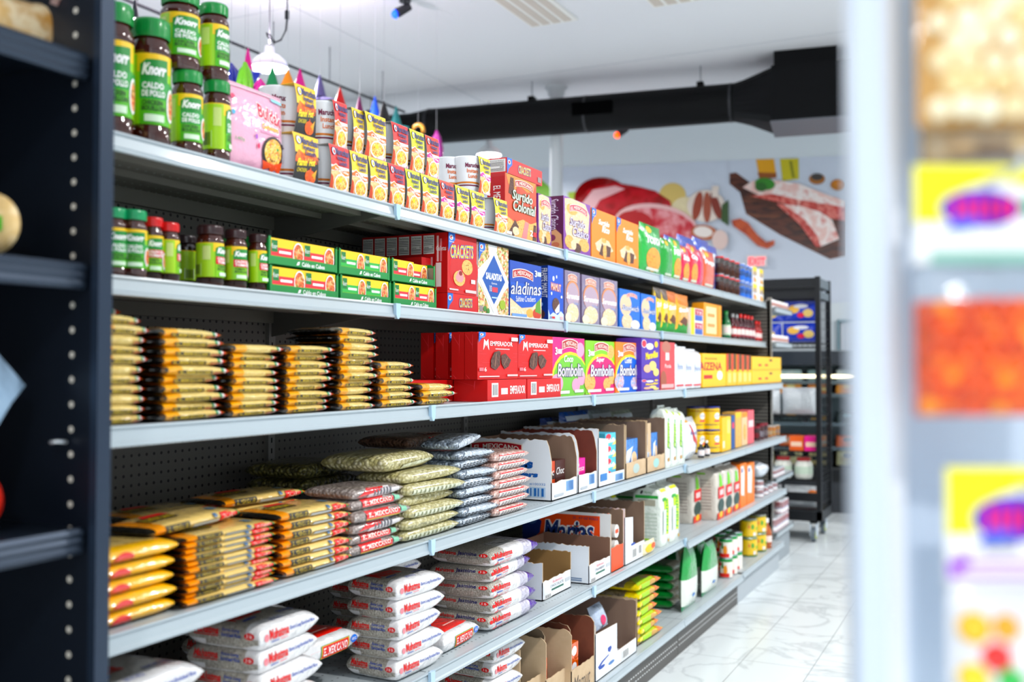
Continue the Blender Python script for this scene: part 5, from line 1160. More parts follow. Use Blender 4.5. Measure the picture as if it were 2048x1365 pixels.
for u0, u1, v, nm in ((1130, 1160, 540, 'nearest the dark blue box'), (1164, 1199, 549, 'in the middle'), (1201, 1235, 556, 'nearest the light blue boxes')):
    cbox('cookie_pack', u0, u1, v, S2, D2, .06, PLUM, A['serenata'], 'clear wrapped lilac cookie pack, %s' % nm, 'cookie pack', group=gse)
for u0, u1, v, nm in ((1239, 1280, 577, 'left'), (1282, 1312, 587, 'right')):
    cbox('cookie_box', u0, u1, v, S2, D2, .06, K('2A7AD8'), A['sandwich'], 'light blue cookie box with pale cookies, %s one' % nm, 'cookie box', group='light blue cookie boxes')
gb = 'small seed bags on the second shelf'
def seed(c2): return [('p', [(0, 0), (1, 0), (1, .25), (.6, .32), (.3, .2), (0, .28)], K('2A9A3A')), ('p', [(.2, .3), (.5, .45), (.8, .36), (.7, .2)], K('6A3A1C')), ('t', 'Snack', .15, .56, .88, .68, W_, dict(off=.06, sl=.05)), ('p', [(0, .75), (1, .72), (1, 1), (0, 1)], K(c2))]
for u0, u1, v, c1, c2, nm in ((1313, 1326, 574, 'F2CE1A', '5A5048', 'grey topped yellow green bag, first'), (1326, 1339, 578, 'F2CE1A', '6A5A50', 'grey topped yellow green bag, second'), (1336, 1356, 583, 'F0C41A', 'C8701C', 'yellow bag with brown top'), (1355, 1381, 590, 'F0B01C', 'D8841C', 'orange topped yellow bag')):
    bagu('seed_bag', u0, u1, v, S2, D2, FILM(c1, .35), seed(c2), nm + ' among the small bags', 'snack bag', gb, T=.04)
yb = [('r', 0, 0, .28, 1, K('F5DC1A')), ('r', .32, .1, .95, .5, K('4A6AC0')), ('r', .32, .52, .95, .95, K('C03A5A')), ('t', 'TE', .4, .6, .9, .8, W_)]
W = span(1382, 1406, S2, D2); pr = carton(W, .08, .076, W_, yb, (), (), 'tea_box')
for j in range(2): put(pr, 1382, D2, S2, 'white yellow and plum small box, %s of two' % ('lower', 'upper')[j], 'food box', 'small tea boxes', dz=j * .077)
cbox('cereal_box', 1408, 1443, 605, S2, D2, .07, K('F5A81E'), [('r', .12, .1, .7, .9, K('F8DFB0')), ('r', .2, .3, .6, .4, K('F0A060')), ('r', .2, .6, .6, .7, K('F0A060')), ('r', .76, 0, .8, 1, K('D88A14'))], 'orange and cream box next to the green bottle', 'food box')
def bottle(R, H, body, cap, lab, name='sauce_bottle'):
    e = empty(name); b = MB(); b.lathe([(R * .9, 0), (R, .006), (R, H * .55), (R * .9, H * .62), (R * .42, H * .78), (R * .4, H * .88)], M(body, .08, 0, .8), 18); b.build('bottle', e)
    b = MB(); b.lathe([(R * 1.01, H * .15), (R * 1.01, H * .5)], K(lab), 18, cap=False); b.art([('r', .3, .2, .7, .8, K('F4E4E0'))], map_cyl(R * 1.015, H * .35, H * .15, -.5), 6); b.build('label', e)
    b = MB(); b.lathe([(R * .45, H * .86), (R * .46, H), (0, H)], M(cap, .3), 14, cap=False); b.build('cap', e); return e
bt = bottle(.03, .18, '14703A', '14803A', 'D8E8D0'); place(bt, (-1.62, yat(1452, S2 + .05, 1.62), S2), RZ, 'green bottle before the red capped bottles', 'bottle', 'bottles on the second shelf')
bt = bottle(.024, .17, '5A1018', 'A8A8AA', 'B81E2A')
for i, u in enumerate((1465, 1473)): place(bt, (-1.62, yat(u, S2 + .05, 1.62), S2), RZ, 'dark sauce bottle with grey cap, %s from the green bottle' % row[i], 'bottle', 'bottles on the second shelf')
bt = bottle(.024, .178, '4A0C1A', 'E0202A', '9A1440')
for i, u in enumerate((1481, 1489, 1496, 1503)): place(bt, (-1.62, yat(u, S2 + .05, 1.62), S2), RZ, 'red capped dark bottle, %s in its row' % row[i], 'bottle', 'red capped bottles on the second shelf')
bt = bottle(.022, .15, 'A82A22', 'E0302A', 'D82A30')
for i, u in enumerate((1512, 1518, 1524, 1530)): place(bt, (-1.62, yat(u, S2 + .05, 1.62), S2), RZ, 'small red sauce bottle, %s towards the far end' % row[i], 'bottle', 'small red bottles on the second shelf')
# end cap small pots
pot = can(.032, .05, [(.05, .95, 'F3E8EA'), (.2, .6, 'E8A0A8'), (.3, .5, 'F0C070')], 'small_pot', 'F4F4F4', 14)
for j, z in enumerate((1.852, 1.602)):
    for i in range(7):
        place(pot, (-1.545, 7.37 + i * .08, z), RZ, 'small white and pink pot, %s along the %s end cap shelf' % (row[i], ('top', 'second')[j]), 'pot', 'small pots on the end cap')

# ---------- third shelf: noodle bags
D3 = 1.470
YEL, AMB = FILM('F3B21C', .4, 55), FILM('E8D08A', .5, 60)
BLK = FILM('121212', .5, 50); TIP = FILM('D8742A', .4, 60)
def noodle_fn(p, q, top):
    if p < -.80: return BLK
    if p < -.36: return YEL
    if p > .90: return TIP
    if p > .84: return K('D8402C')
    if p > .78: return K('F0F0EC')
    if p > .72: return K('1E9A6A')
    return AMB
def noodle_bag(W, D, T, lab=True, seed=0):
    b, f, l, t = lens_bag(W, D, T, None, 5, .6, 3.2, .8, 9, .34, 26, 9, fn=noodle_fn)
    x = .24 if seed % 2 else .2
    els = [('p', [(x, .14), (x + .48, .14), (x + .46, .52), (x, .52)], BK), ('t', 'EL MEXICANO', x + .02, .2, x + .44, .46, K('F2D21C'), dict(off=.02)), ('r', .74, .12, .88, .34, FILM('C87A5A', .2))]
    b.art(els if lab else els[2:], f, sub=3)
    b.art([('p', [(.3, .3), (.62, .3), (.66, .55), (.3, .5)], BK), ('t', 'EL MEXICANO', .32, .34, .62, .48, K('F2D21C'))], t)
    # crimped end fins
    o = b.build('noodle_bag')
    b = MB(); b.box(-.014, D * .08, T * .5 - .0012, .012, D * .92, T * .5 + .0012, BLK); b.build('end_seal', o)
    b = MB(); b.box(W - .008, D * .1, T * .5 - .001, W + .008, D * .9, T * .5 + .001, TIP); b.build('end_seal', o)
    return o
gn_ = 'yellow bags of soup noodles stacked on the third shelf'
def stack(protos, u0, u1, n, z, d, T, desc, where, cat, group, D, jit=.05, dx=.006, ytop=None, seed=1):
    q = random.Random(seed); y = yat(u0, z + .05, d)
    for i in range(n):
        p = protos[i % len(protos)]
        place(p, (-d + q.uniform(-dx, dx) - .003, y + q.uniform(-dx, dx), z + i * T), RZ + q.uniform(-jit, jit), '%s, %s in the stack %s' % (desc, ordn(n - 1 - i, n), where), cat, group, q.uniform(-.01, .01), q.uniform(-.012, .012))
cols = [(195, 300, 11, .0187, 'beside the dark post', 11), (318, 458, 10, .0184, 'second from the dark post', 12), (458, 567, 9, .0173, 'third from the dark post', 13), (569, 668, 9, .0174, 'fourth from the dark post', 14), (678, 757, 11, .0188, 'that is tallest', 15), (759, 838, 6, .0202, 'next to the shortest one', 16), (838, 912, 3, .0202, 'beside the red cookie boxes', 17)]
for u0, u1, n, T, wh, sd in cols:
    W = span(u0, u1, S3, D3 + .01); pr = [noodle_bag(W * .99, .16, T * 1.14, True, 0), noodle_bag(W * .97, .16, T * 1.1, True, 1), noodle_bag(W * .98, .16, T * 1.12, sd % 2 == 0, 1)]
    stack(pr, u0, u1, n, S3, D3 + .008, T, 'yellow noodle bag', wh, 'noodle bag', gn_, .16, .06, .006, seed=sd)
nb = noodle_bag(.2, .16, .03)
place(nb, (-1.66, 1.34, S3 + 11 * .0187 + .002), RZ, 'yellow noodle bag lying far back on the stack by the post', 'noodle bag', gn_, .0)
place(nb, (-1.70, 1.34, S3 + 9.4 * .0187), RZ, 'yellow noodle bag at the back under the topmost one', 'noodle bag', gn_, .0)

# red cookie boxes
ge = 'red chocolate cookie boxes on the third shelf'
W = span(975, 1053, S3, D3); zf = .068
fl = carton(W - .002, .12, zf, K('CC1020'), A['emp_flat'], A['emp_side'], (), 'cookie_box')
put(fl, 975, D3 - .003, S3, 'red cookie box lying flat, left of two', 'cookie box', ge); place(fl, (-D3 + .003, yat(975, S3 + .05, D3) + W, S3), RZ, 'red cookie box lying flat, right of two', 'cookie box', ge)
zt = S3 + zf + .0015; d4 = D3 + .010; W = span(955, 1036, zt, d4); H = topz(955, 664, d4) - zt
tl = carton(W - .002, .045, H, K('CC1020'), A['emp'], A['emp_side'], (), 'cookie_box', K('B80F1E'))
put(tl, 955, d4, zt, 'tall red box with two chocolate cookies, front left', 'cookie box', ge); place(tl, (-d4, yat(955, zt + .05, d4) + W, zt), RZ, 'tall red box with two chocolate cookies, front right', 'cookie box', ge)
y_ = yat(955, zt + .05, d4)
place(fl, (-D3 - .122, yat(896, zt, 1.60), S3), RZ, 'red cookie box lying flat in the second row', 'cookie box', ge)
place(fl, (-D3 - .122, yat(896, zt, 1.60) - .30, S3), RZ, 'red cookie box lying flat at the back beside the noodle bags', 'cookie box', ge)
for k, (dd_, yy, zz, lab) in enumerate(((d4 + .047, y_, zt, 'red cookie box standing directly behind the front left one'), (1.600, yat(896, zt + .05, 1.60), zt, 'red cookie box set back, its blue corner showing'), (1.655, yat(866, zt + .05, 1.655), zt, 'red cookie box set farthest back beside the noodle bags'))):
    place(tl, (-dd_, yy, zz), RZ, lab, 'cookie box', ge)
g3 = 'bombolin style cookie boxes on the third shelf'; g3 = 'colourful marshmallow cookie boxes'
cbox('cookie_box', 1104, 1169, 674, S3, 1.502, .08, K('D83C8A'), A['b1'], 'pink and green cookie box with pink cookies', 'cookie box', group=g3)
cbox('cookie_box', 1171, 1229, 681, S3, 1.50, .08, K('8CCB3C'), A['b2'], 'lime and magenta cookie box', 'cookie box', group=g3)
cbox('cookie_box', 1231, 1281, 684, S3, 1.495, .08, K('F08A1C'), A['b3'], 'orange and blue cookie box with sprinkled cookies', 'cookie box', group=g3)
W = span(1283, 1319, S3, D3); pr = carton(W, .08, .055, K('5A3AA8'), A['maravillas'], (), (), 'cookie_box'); put(pr, 1283, D3, S3, 'purple cookie box lying flat at the bottom', 'cookie box')
H = topz(1283, 676, D3) - S3 - .056
put(carton(W, .12, H, K('5A3AA8'), A['maravillas'], (), (), 'cookie_box'), 1283, D3, S3 + .056, 'purple cookie box with yellow lettering standing on the flat one', 'cookie box')
cbox('cookie_box', 1321, 1350, 684, S3, D3, .08, K('D0565A'), A['polvo'], 'dusty red cookie box beside the white flour bags', 'cookie box')
FLR = FILM('F4F6FA', .5, 40)
for i, (u0, u1, v) in enumerate(((1351, 1369, 688), (1368, 1386, 693), (1385, 1404, 698))):
    blockbag('flour_bag', u0, u1, v, S3, D3, .08, FLR, [('r', .2, .4, .8, .62, K('D8DEE8')), ('t', 'Harina', .22, .44, .78, .56, K('3A5A9A')), ('r', .1, .06, .9, .1, K('D8505A'))], 'white flour bag, %s beside the dusty red box' % row[i], 'flour bag', 'white flour bags on third shelf')
cbox('starch_box', 1405, 1452, 707, S3, D3, .14, K('F5C60F'), A['maizena'], 'large yellow starch box with red lettering', 'food box')
for i, (u0, u1, v) in enumerate(((1453, 1463, 708), (1463, 1473, 708), (1474, 1484, 709), (1484, 1494, 710), (1494, 1503, 711))):
    cbox('small_yellow_box', u0, u1, v, S3, D3 + .004, .07, K('F5C60F'), [('r', 0, .45, .35, 1, K('D8282A')), ('r', .4, .5, .95, 1, M('6A4A38', .8)), ('r', .3, .1, .9, .4, K('F3D88A'))], 'small open yellow box, %s after the starch box' % row[i], 'food box', group='small open yellow boxes')
pr = carton(span(1504, 1562, S3, D3), .14, .088, K('F7C912'), [('r', .2, .3, .3, .45, K('D8282A')), ('r', .42, .3, .52, .45, K('D8282A')), ('e', .62, .75, .06, .1, K('8A5A2A')), ('r', .0, .02, 1, .06, K('D8A010'))], (), (), 'stacked_carton')
for j in range(2): put(pr, 1504, D3, S3, 'wide yellow carton at the far end, %s one' % ('lower', 'upper')[j], 'food box', 'wide yellow cartons', dz=j * .089)

# ---------- fourth shelf: spaghetti, beans, cases
D4 = 1.470
PASTA = FILM('E9CC86', .3, 40); GOLD = FILM('F5BE12', .3, 35)
def spag_bag(W, D, T, kind):
    if kind == 'gold':
        fn = lambda p, q, top: BLK if p > .93 else (GOLD if (not top or abs(q) > .62 or p > .7) else PASTA)
        b, f, l, t = lens_bag(W, D, T, None, 8, .5, 5, .6, 5, .45, 16, 10, fn=fn)
        b.art([('e', .3, .2, .12, .5, FILM('E2341C', .2)), ('r', .02, -.0, .95, .1, FILM('C9C2B0', .2))], f, 4)
    else:
        fn = lambda p, q, top: BLK if p < -.9 else (FILM('F2A01C', .3) if (p < -.72 or p > .88) else PASTA)
        b, f, l, t = lens_bag(W, D, T, None, 5, .6, 4, .6, 5, .4, 18, 8, fn=fn)
        lo = kind == 'red'
        b.art([('p', [(.16, .2), (.40, .2), (.40, .8), (.16, .8)], BK), ('t', 'EL MEXICANO', .18, .3, .38, .7, K('F2D21C')), ('r', .74, .1, .93, .85, K('E0302A')), ('t', 'TALLARIN' if not lo else 'FIDEO', .76, .3, .91, .66, K('FBE4D8')), ('r', .44, .1, .72, .4, K('BFC4C8')), ('r', .935, .3, .955, .9, K('1E9A5A')), ('r', .66, .6, .70, .9, K('5A7A9A'))], f, 3)
        b.art([('p', [(.15, .3), (.45, .3), (.48, .6), (.15, .6)], BK), ('t', 'EL MEXICANO', .17, .36, .45, .54, K('F2D21C')), ('p', [(.24, .6), (.5, .6), (.46, .75), (.26, .75)], K('D82A24')), ('r', .75, .2, .82, .4, K('5A7A8A'))], t, 2)
    return b.build('spaghetti_bag')
gp = 'yellow spaghetti bags stacked on the fourth shelf'
W = span(200, 362, S4, D4); T = .0292
stack([spag_bag(W, .15, T * 1.08, 'gold'), spag_bag(W * .99, .15, T * 1.06, 'gold')], 196, 362, 5, S4, D4, T, 'thick yellow spaghetti bag', 'beside the dark post', 'spaghetti bag', gp, .15, .015, .004, seed=21)
W = span(364, 556, S4, D4); T = .0126
pr = [spag_bag(W, .13, T * 1.3, 'red'), spag_bag(W * .98, .13, T * 1.3, 'tall')]
stack(pr, 364, 556, 11, S4, D4, T, 'thin spaghetti bag', 'right of the thick bags', 'spaghetti bag', gp, .13, .02, .005, seed=22)
pb = spag_bag(.3, .13, .026, 'tall')
zt_ = S4 + 11 * .0126 + .004
place(pb, (-1.50, yat(300, zt_, 1.5), zt_), RZ + .1, 'spaghetti bag lying skewed over the thin bag stack', 'spaghetti bag', gp, .0, -.02)
place(pb, (-1.64, yat(255, zt_ + .03, 1.64), S4 + .145), RZ + .06, 'spaghetti bag in the back row nearest the dark post', 'spaghetti bag', gp, .0, .02)
place(pb, (-1.64, yat(240, zt_, 1.64) + .03, S4 + .118), RZ + .03, 'spaghetti bag in the back row under another one', 'spaghetti bag', gp)
W = span(560, 706, S4, D4); T = .0212
stack([spag_bag(W, .14, T * 1.18, 'tall'), spag_bag(W * .99, .14, T * 1.15, 'tall')], 560, 706, 7, S4, D4, T, 'orange ended spaghetti bag', 'next to the bean bags', 'spaghetti bag', gp, .14, .03, .006, seed=23)
place(pb, (-1.62, yat(440, S4 + .16, 1.62), S4 + .152), RZ - .04, 'spaghetti bag lying flat on the back row beside the green beans', 'spaghetti bag', gp, .0, .0)
place(pb, (-1.62, yat(440, S4 + .16, 1.62) + .01, S4 + .125), RZ - .02, 'spaghetti bag in the back row below the flat one', 'spaghetti bag', gp, .0, .0)

PINTO = VOR('pinto_beans', ['A79C98', '8E8480', 'C4BBB6', '9A8C88'], 95, .3, .9, .7, gap_shade='8A7E7A')
MAYO = VOR('green_yellow_beans', ['D0CA9C', 'E2DCB8', 'BEB67E', 'ECE6CC'], 85, .3, 1.0, .7, dist=.007, gap_shade='B0A878')
OLIV = VOR('olive_beans', ['6F6A3C', '86804E', '5C5830', '989258'], 85, .3, 1.0, .7, dist=.009, gap_shade='3C3A20')
BLKB = VOR('black_beans', ['76828F', '98A4B2', '4A5460', 'C8D4E0'], 110, .2, .9, .9)
PINKB = VOR('pink_beans', ['D8B8AE', 'C49E94', 'E8D0C8', 'B88A80'], 100, .3, .9, .7)
BRWB = VOR('brown_beans', ['6A4A3C', '8A6A58', '543A30'], 95, .3, 1.0, .6)
SILV = FILM('C3CCD6', .9, 45)
def bean_bag(W, D, T, m, art, sub=3, end=None, topart=()):
    fn = (lambda p, q, top: end if p > .9 else m) if end else None
    b, f, l, t = lens_bag(W, D, T, m, 7, .42, 4, .6, 7, .36, 20, 12, fn=fn)
    if art: b.art(art, f, sub)
    if topart: b.art(topart, t, sub)
    o = b.build('bean_bag'); b = MB()
    b.box(W - .012, D * .1, T * .5 - .0008, W + .010, D * .9, T * .5 + .0008, end or FILM('DDE2E6', .8, 60)); b.build('end_seal', o)
    return o
REDL = FILM('D4202C', .2)
lab_red = [('r', .2, .3, .78, .95, REDL), ('t', 'EL MEXICANO', .24, .42, .74, .8, K('F7EDE4'), dict(off=.02)), ('r', .2, .2, .78, .28, K('F2C83A')), ('r', .1, .06, .86, .14, K('D8D4D0')), ('r', .8, .4, .9, .9, K('8AC4A8'))]
gbn = 'bean bags stacked on the fourth shelf'
W = span(708, 812, S4, D4); T = .0285
stack([bean_bag(W * 1.03, .15, T * 1.12, PINTO, lab_red), bean_bag(W, .15, T * 1.1, PINTO, lab_red[:2] + lab_red[3:]), bean_bag(W, .15, T * 1.08, PINTO, [('r', .3, .1, .9, .9, K('D8D4D6')), ('p', [(.1, .3), (.5, .5), (.6, .9), (.3, .95)], REDL)] + [('r', .4 + .06 * i, .2, .43 + .06 * i, .8, K('6A6A70')) for i in range(6)])], 708, 812, 6, S4, D4, T, 'grey bean bag with red label', 'beside the spaghetti', 'bean bag', gbn, .15, .05, .008, seed=31)
CLRB = FILM('D9DCC4', .7, 40)
W = span(813, 920, S4, D4); T = .0315
mayo_art = [('r', .1, .1, .9, .55, CLRB)] + [('r', .14 + .07 * i, .16, .16 + .07 * i, .5, K('8A8C6A')) for i in range(10)]
stack([bean_bag(W * 1.02, .16, T * 1.12, MAYO, mayo_art), bean_bag(W, .16, T * 1.1, MAYO, [])], 813, 920, 6, S4, D4, T, 'pale green bean bag', 'among bean bags', 'bean bag', gbn, .16, .06, .008, seed=32)
W = span(921, 986, S4, D4); T = .0282
ink = [('r', .12 + .1 * (i % 8), .15 + .2 * (i // 8), .19 + .1 * (i % 8), .25 + .2 * (i // 8), K('2A3038')) for i in range(24)]
stack([bean_bag(W * 1.05, .15, T * 1.1, BLKB, [('r', .08, .1, .9, .9, SILV)] + ink), bean_bag(W * 1.08, .15, T * 1.1, BLKB, [('p', [(.1, .3), (.9, .5), (.9, .95), (.2, .9)], SILV)] + ink[:12])], 921, 986, 8, S4, D4, T, 'silver bean bag', 'left of the pink bags', 'bean bag', gbn, .15, .06, .007, seed=33)
W = span(990, 1060, S4, D4); T = .0292
stack([bean_bag(W, .13, T * 1.08, PINKB, [('r', .14, .1, .84, .62, K('F2E8E4')), ('r', .14, .62, .84, .8, REDL)] + [('r', .18 + .08 * (i % 8), .16 + .15 * (i // 8), .23 + .08 * (i % 8), .24 + .15 * (i // 8), K('5A5A5E')) for i in range(24)])], 990, 1060, 7, S4, D4, T, 'pink bean bag', 'before the white wafer case', 'bean bag', gbn, .13, .03, .004, seed=34)
ob = bean_bag(.27, .2, .045, OLIV, [])
for (u, d, dz, lab) in ((495, 1.78, .02, 'olive bean bag in the back, lower left one'), (497, 1.79, .058, 'olive bean bag in the back, upper left one'), (612, 1.72, .13, 'olive bean bag in the back behind the grey beans, lower'), (608, 1.71, .172, 'olive bean bag in the back behind the grey beans, upper')):
    place(ob, (-d, yat(u, S4 + .15, d), S4 + dz), RZ + .03, lab, 'bean bag', 'olive bean bags at the back of fourth shelf')
for (u, d, dz, lab) in ((495, 1.78, -.0, 'a'),): pass
bigm = bean_bag(.30, .2, .05, MAYO, [('p', [(.3, .1), (.98, .3), (.9, .5), (.35, .35)], CLRB)]); place(bigm, (-1.50, yat(770, S4 + .2, 1.50), S4 + 6 * .0315 + .004), RZ + .08, 'large pale green bean bag on top of its stack', 'bean bag', gbn)
bb_ = bean_bag(.33, .18, .04, BRWB, [('r', .4, .4, .8, 1, REDL), ('t', 'EL MEXICANO', .43, .5, .78, .85, K('E8D8C8'))], topart=[('p', [(.45, .15), (.85, .15), (.9, .5), (.5, .5)], REDL), ('t', 'EL MEXICANO', .5, .2, .86, .42, K('E8D8C8'))])
place(bb_, (-1.635, yat(800, S4 + .26, 1.66), S4 + .228), RZ, 'brown bean bag with red label behind the silver bags', 'bean bag', gbn)
place(bean_bag(.2, .12, .03, BLKB, [('r', .05, .2, .95, .9, SILV)]), (-1.47, yat(915, S4 + .24, 1.47), S4 + .23), RZ + .12, 'crumpled silver black bean bag topping the silver stack', 'bean bag', gbn, 0, -.1)

# open card cases
def case(W, D, H, outer, inner, lip=.25, win=None, leftart=(), frontart=(), seed=1, name='card_case', cut=.5):
    """open display case: left, right, back walls, low front lip with a torn edge, optional tall front panel on the left (win = share of width)"""
    q = random.Random(seed); b = MB(); t = .004
    b.box(0, 0, 0, W, D, t, outer)
    def jag(x0, x1, z, n=34, amp=.0035): return [(x0 + (x1 - x0) * i / n, z + q.uniform(-amp, amp)) for i in range(n + 1)]
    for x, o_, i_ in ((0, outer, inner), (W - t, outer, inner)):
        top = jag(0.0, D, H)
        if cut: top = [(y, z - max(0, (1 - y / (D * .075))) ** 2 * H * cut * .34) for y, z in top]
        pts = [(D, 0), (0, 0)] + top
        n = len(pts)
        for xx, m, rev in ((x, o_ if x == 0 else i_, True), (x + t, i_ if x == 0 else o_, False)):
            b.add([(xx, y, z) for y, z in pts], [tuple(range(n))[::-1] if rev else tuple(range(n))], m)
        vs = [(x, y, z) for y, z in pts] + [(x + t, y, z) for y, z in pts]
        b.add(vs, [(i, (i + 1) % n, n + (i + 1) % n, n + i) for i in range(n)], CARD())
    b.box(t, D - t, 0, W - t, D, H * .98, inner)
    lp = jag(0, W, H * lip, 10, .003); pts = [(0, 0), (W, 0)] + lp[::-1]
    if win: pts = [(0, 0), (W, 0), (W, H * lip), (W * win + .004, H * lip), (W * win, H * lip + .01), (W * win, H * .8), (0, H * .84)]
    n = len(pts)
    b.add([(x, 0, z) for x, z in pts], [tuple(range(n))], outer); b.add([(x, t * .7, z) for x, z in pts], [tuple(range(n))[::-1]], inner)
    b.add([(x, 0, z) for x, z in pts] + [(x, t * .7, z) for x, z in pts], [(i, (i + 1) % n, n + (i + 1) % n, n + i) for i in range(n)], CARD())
    if leftart: b.art(leftart, map_left(D, H))
    if frontart: b.art(frontart, map_front(W, H))
    return b.build(name)
def caseat(u0, u1, vt, z, d, D, outer, inner, label, group='open card cases on the shelves', **kw):
    W = span(u0, u1, z, d); H = (topz(u0, vt, d) - z) if vt > 10 else vt
    o = case(W, D, H, outer, inner, **kw); put(o, u0, d, z, label, 'card case', group); return yat(u0, z + .05, d), W, H
def packs(y, W, d, z, nx, nz, w, h, dpt, base, art, desc, grp, off=0.012, mat=None, yy=0):
    p = None
    b = MB(); b.box(0, 0, 0, w, dpt, h, base); b.art(art, map_front(w, h)); p = b.build('biscuit_pack')
    for k in range(nz):
        for i in range(nx):
            place(p, (-(d + off), y + yy + .008 + i * (w + .003), z + .005 + k * (h + .001)), RZ, '%s, %s%s' % (desc, ('%s one' % row[i]) if nx > 1 else 'single column', (', %s layer' % (row[k])) if nz > 1 else ''), 'biscuit pack', grp)
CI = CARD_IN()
wf = el_mex(.02, .76, .64, .9, .04) + [('t', 'Cremes', .16, .52, .78, .68, K('1F5FA8'), dict(off=.07, shear=.1)), ('t', 'Wafers', .42, .38, .84, .47, K('2A6AB8'), dict(off=.06, shear=.1)), ('t', '#100332', .74, .25, .93, .29, K('4A8AC8')), ('r', .55, .06, .93, .22, K('BFD8EE'))] + [('r', .57 + .045 * i, .075, .585 + .045 * i + .012 * (i % 2), .205, K('2F72B8')) for i in range(8)]
fa = [('r', .55, .1, .85, .28, K('BFD8EE'))] + [('r', .57 + .035 * i, .11, .59 + .035 * i, .27, K('4A86C4')) for i in range(8)] + [('r', .1, .06, .45, .1, K('C0C6CC'))]
gpk = 'biscuit packs inside the open cases'
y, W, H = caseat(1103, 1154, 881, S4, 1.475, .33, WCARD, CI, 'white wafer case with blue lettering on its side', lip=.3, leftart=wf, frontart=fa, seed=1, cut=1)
packs(y, W, 1.475, S4, 1, 2, .09, .065, .2, K('C8501E'), [('e', .4, .7, .3, .25, K('D86A2A')), ('r', .0, 0, 1, .35, K('3A1A18')), ('t', 'Choc', .1, .2, .9, .6, W_, dict(shear=.3))], 'orange brown wafer pack in white case', gpk, off=.03)
packs(y, W, 1.475, S4, 1, 2, .09, .065, .2, K('4A1E18'), [('t', 'Choc', .1, .2, .9, .6, W_, dict(shear=.3))], 'dark wafer pack right in the white case', gpk, off=.03, yy=.095)
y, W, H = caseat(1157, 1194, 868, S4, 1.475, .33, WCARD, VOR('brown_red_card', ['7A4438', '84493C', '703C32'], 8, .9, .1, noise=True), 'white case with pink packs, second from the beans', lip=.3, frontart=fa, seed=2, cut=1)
packs(y, W, 1.475, S4, 1, 2, .12, .06, .2, K('E83AA0'), [('e', .3, .6, .2, .2, W_), ('t', 'Fresa', .1, .2, .9, .55, W_, dict(shear=.3))], 'pink wafer pack in white case', gpk, off=.025)
y, W, H = caseat(1197, 1249, 858, S4, 1.475, .33, WCARD, CI, 'white case with a tall window and light blue packs', lip=.2, win=.36, frontart=[('r', .62, .03, .95, .16, K('BFD8EE'))] + [('r', .64 + .035 * i, .04, .66 + .035 * i, .15, K('4A86C4')) for i in range(8)] + [('r', .06, .1, .3, .22, K('4A86C4'))], seed=3, cut=0)
packs(y, W, 1.475, S4, 1, 4, .12, .05, .2, K('6AC8E4'), [('e', .3, .7, .25, .25, K('E84A5A')), ('t', 'Vainilla', .05, .2, .95, .6, W_, dict(shear=.3, off=.04)), ('p', [(.6, 0), (1, 0), (1, .4)], K('E8D88A'))], 'light blue wafer pack in the window case', gpk, off=.012, yy=.10)
y, W, H = caseat(1252, 1292, 850, S4, 1.475, .33, CARD(), CI, 'brown case with a blue and white biscuit bag', lip=.3, seed=4, cut=0, frontart=[('e', .5, .16, .16, .09, K('B8C8C4'))])
bp = [('p', [(.1, .1), (.4, .3), (.7, .8), (.3, .7)], K('E8F0FA')), ('e', .75, .4, .2, .25, K('E8C8A0')), ('p', [(.5, 0), (.7, .2), (.6, .6)], K('F4F8FC'))]
packs(y, W, 1.475, S4, 1, 1, .2, .16, .2, FILM('1E8ADA', .5), bp, 'blue biscuit bag in the brown case', gpk, off=.02)
y, W, H = caseat(1294, 1330, 842, S4, 1.475, .33, CARD(), CI, 'brown case with blue and cream biscuit bags', lip=.3, seed=5, cut=0, frontart=[('e', .5, .16, .16, .09, K('A8D0CC')), ('r', .02, .4, .2, .95, CARD())])
packs(y, W, 1.475, S4, 2, 1, .085, .17, .2, FILM('1E8ADA', .5), bp, 'blue and cream biscuit bag in the brown case', gpk, off=.02, yy=.03)
gbb = 'bags in the back row of the fourth shelf'
for i, (u, d, v, w, h, c, lab) in enumerate(((1098, 1.85, 838, .26, .08, '1A3F8E', 'dark blue biscuit bag behind the white cases'), (1136, 1.80, 826, .22, .11, '2A5AA8', 'blue bag with pale top behind the window case'), (1190, 1.82, 822, .2, .1, 'A8B4B8', 'grey clear bag behind the brown cases'), (1232, 1.84, 824, .22, .1, 'B8C4B4', 'pale green clear bag behind the brown cases'))):
    z1 = topz(u, v, d); b, f = pouch(w * 1.6, z1 - S4, .09, FILM(c, .7, 30)); b.art([('r', .1, .85, .9, .93, K('D8E0E8'))], f, 6); o = b.build('back_bag'); place(o, (-d, yat(u, S4 + .2, d), S4), RZ, lab, 'bag', gbb)
GF = FILM('EEF4EC', .5, 30)
gfa = [('p', [(.1, .35), (.3, .3), (.35, .7), (.15, .75)], K('B8E02A')), ('t', 'Harina', .12, .3, .4, .8, K('4AA82A'), dict(rot=90, shear=.2)), ('r', .5, .1, .9, .4, K('DCE6DC')), ('r', .15, .1, .35, .16, K('C8922A')), ('e', .3, .9, .1, .03, K('C8E02A'))]
for i, (u0, u1, v) in enumerate(((1333, 1347, 812), (1346, 1359, 816), (1358, 1372, 818))):
    blockbag('flour_bag', u0, u1, v, S4, D4, .09, GF, gfa, 'white and lime tall flour bag on fourth shelf, %s' % row[i], 'flour bag', 'lime flour bags on the fourth shelf')
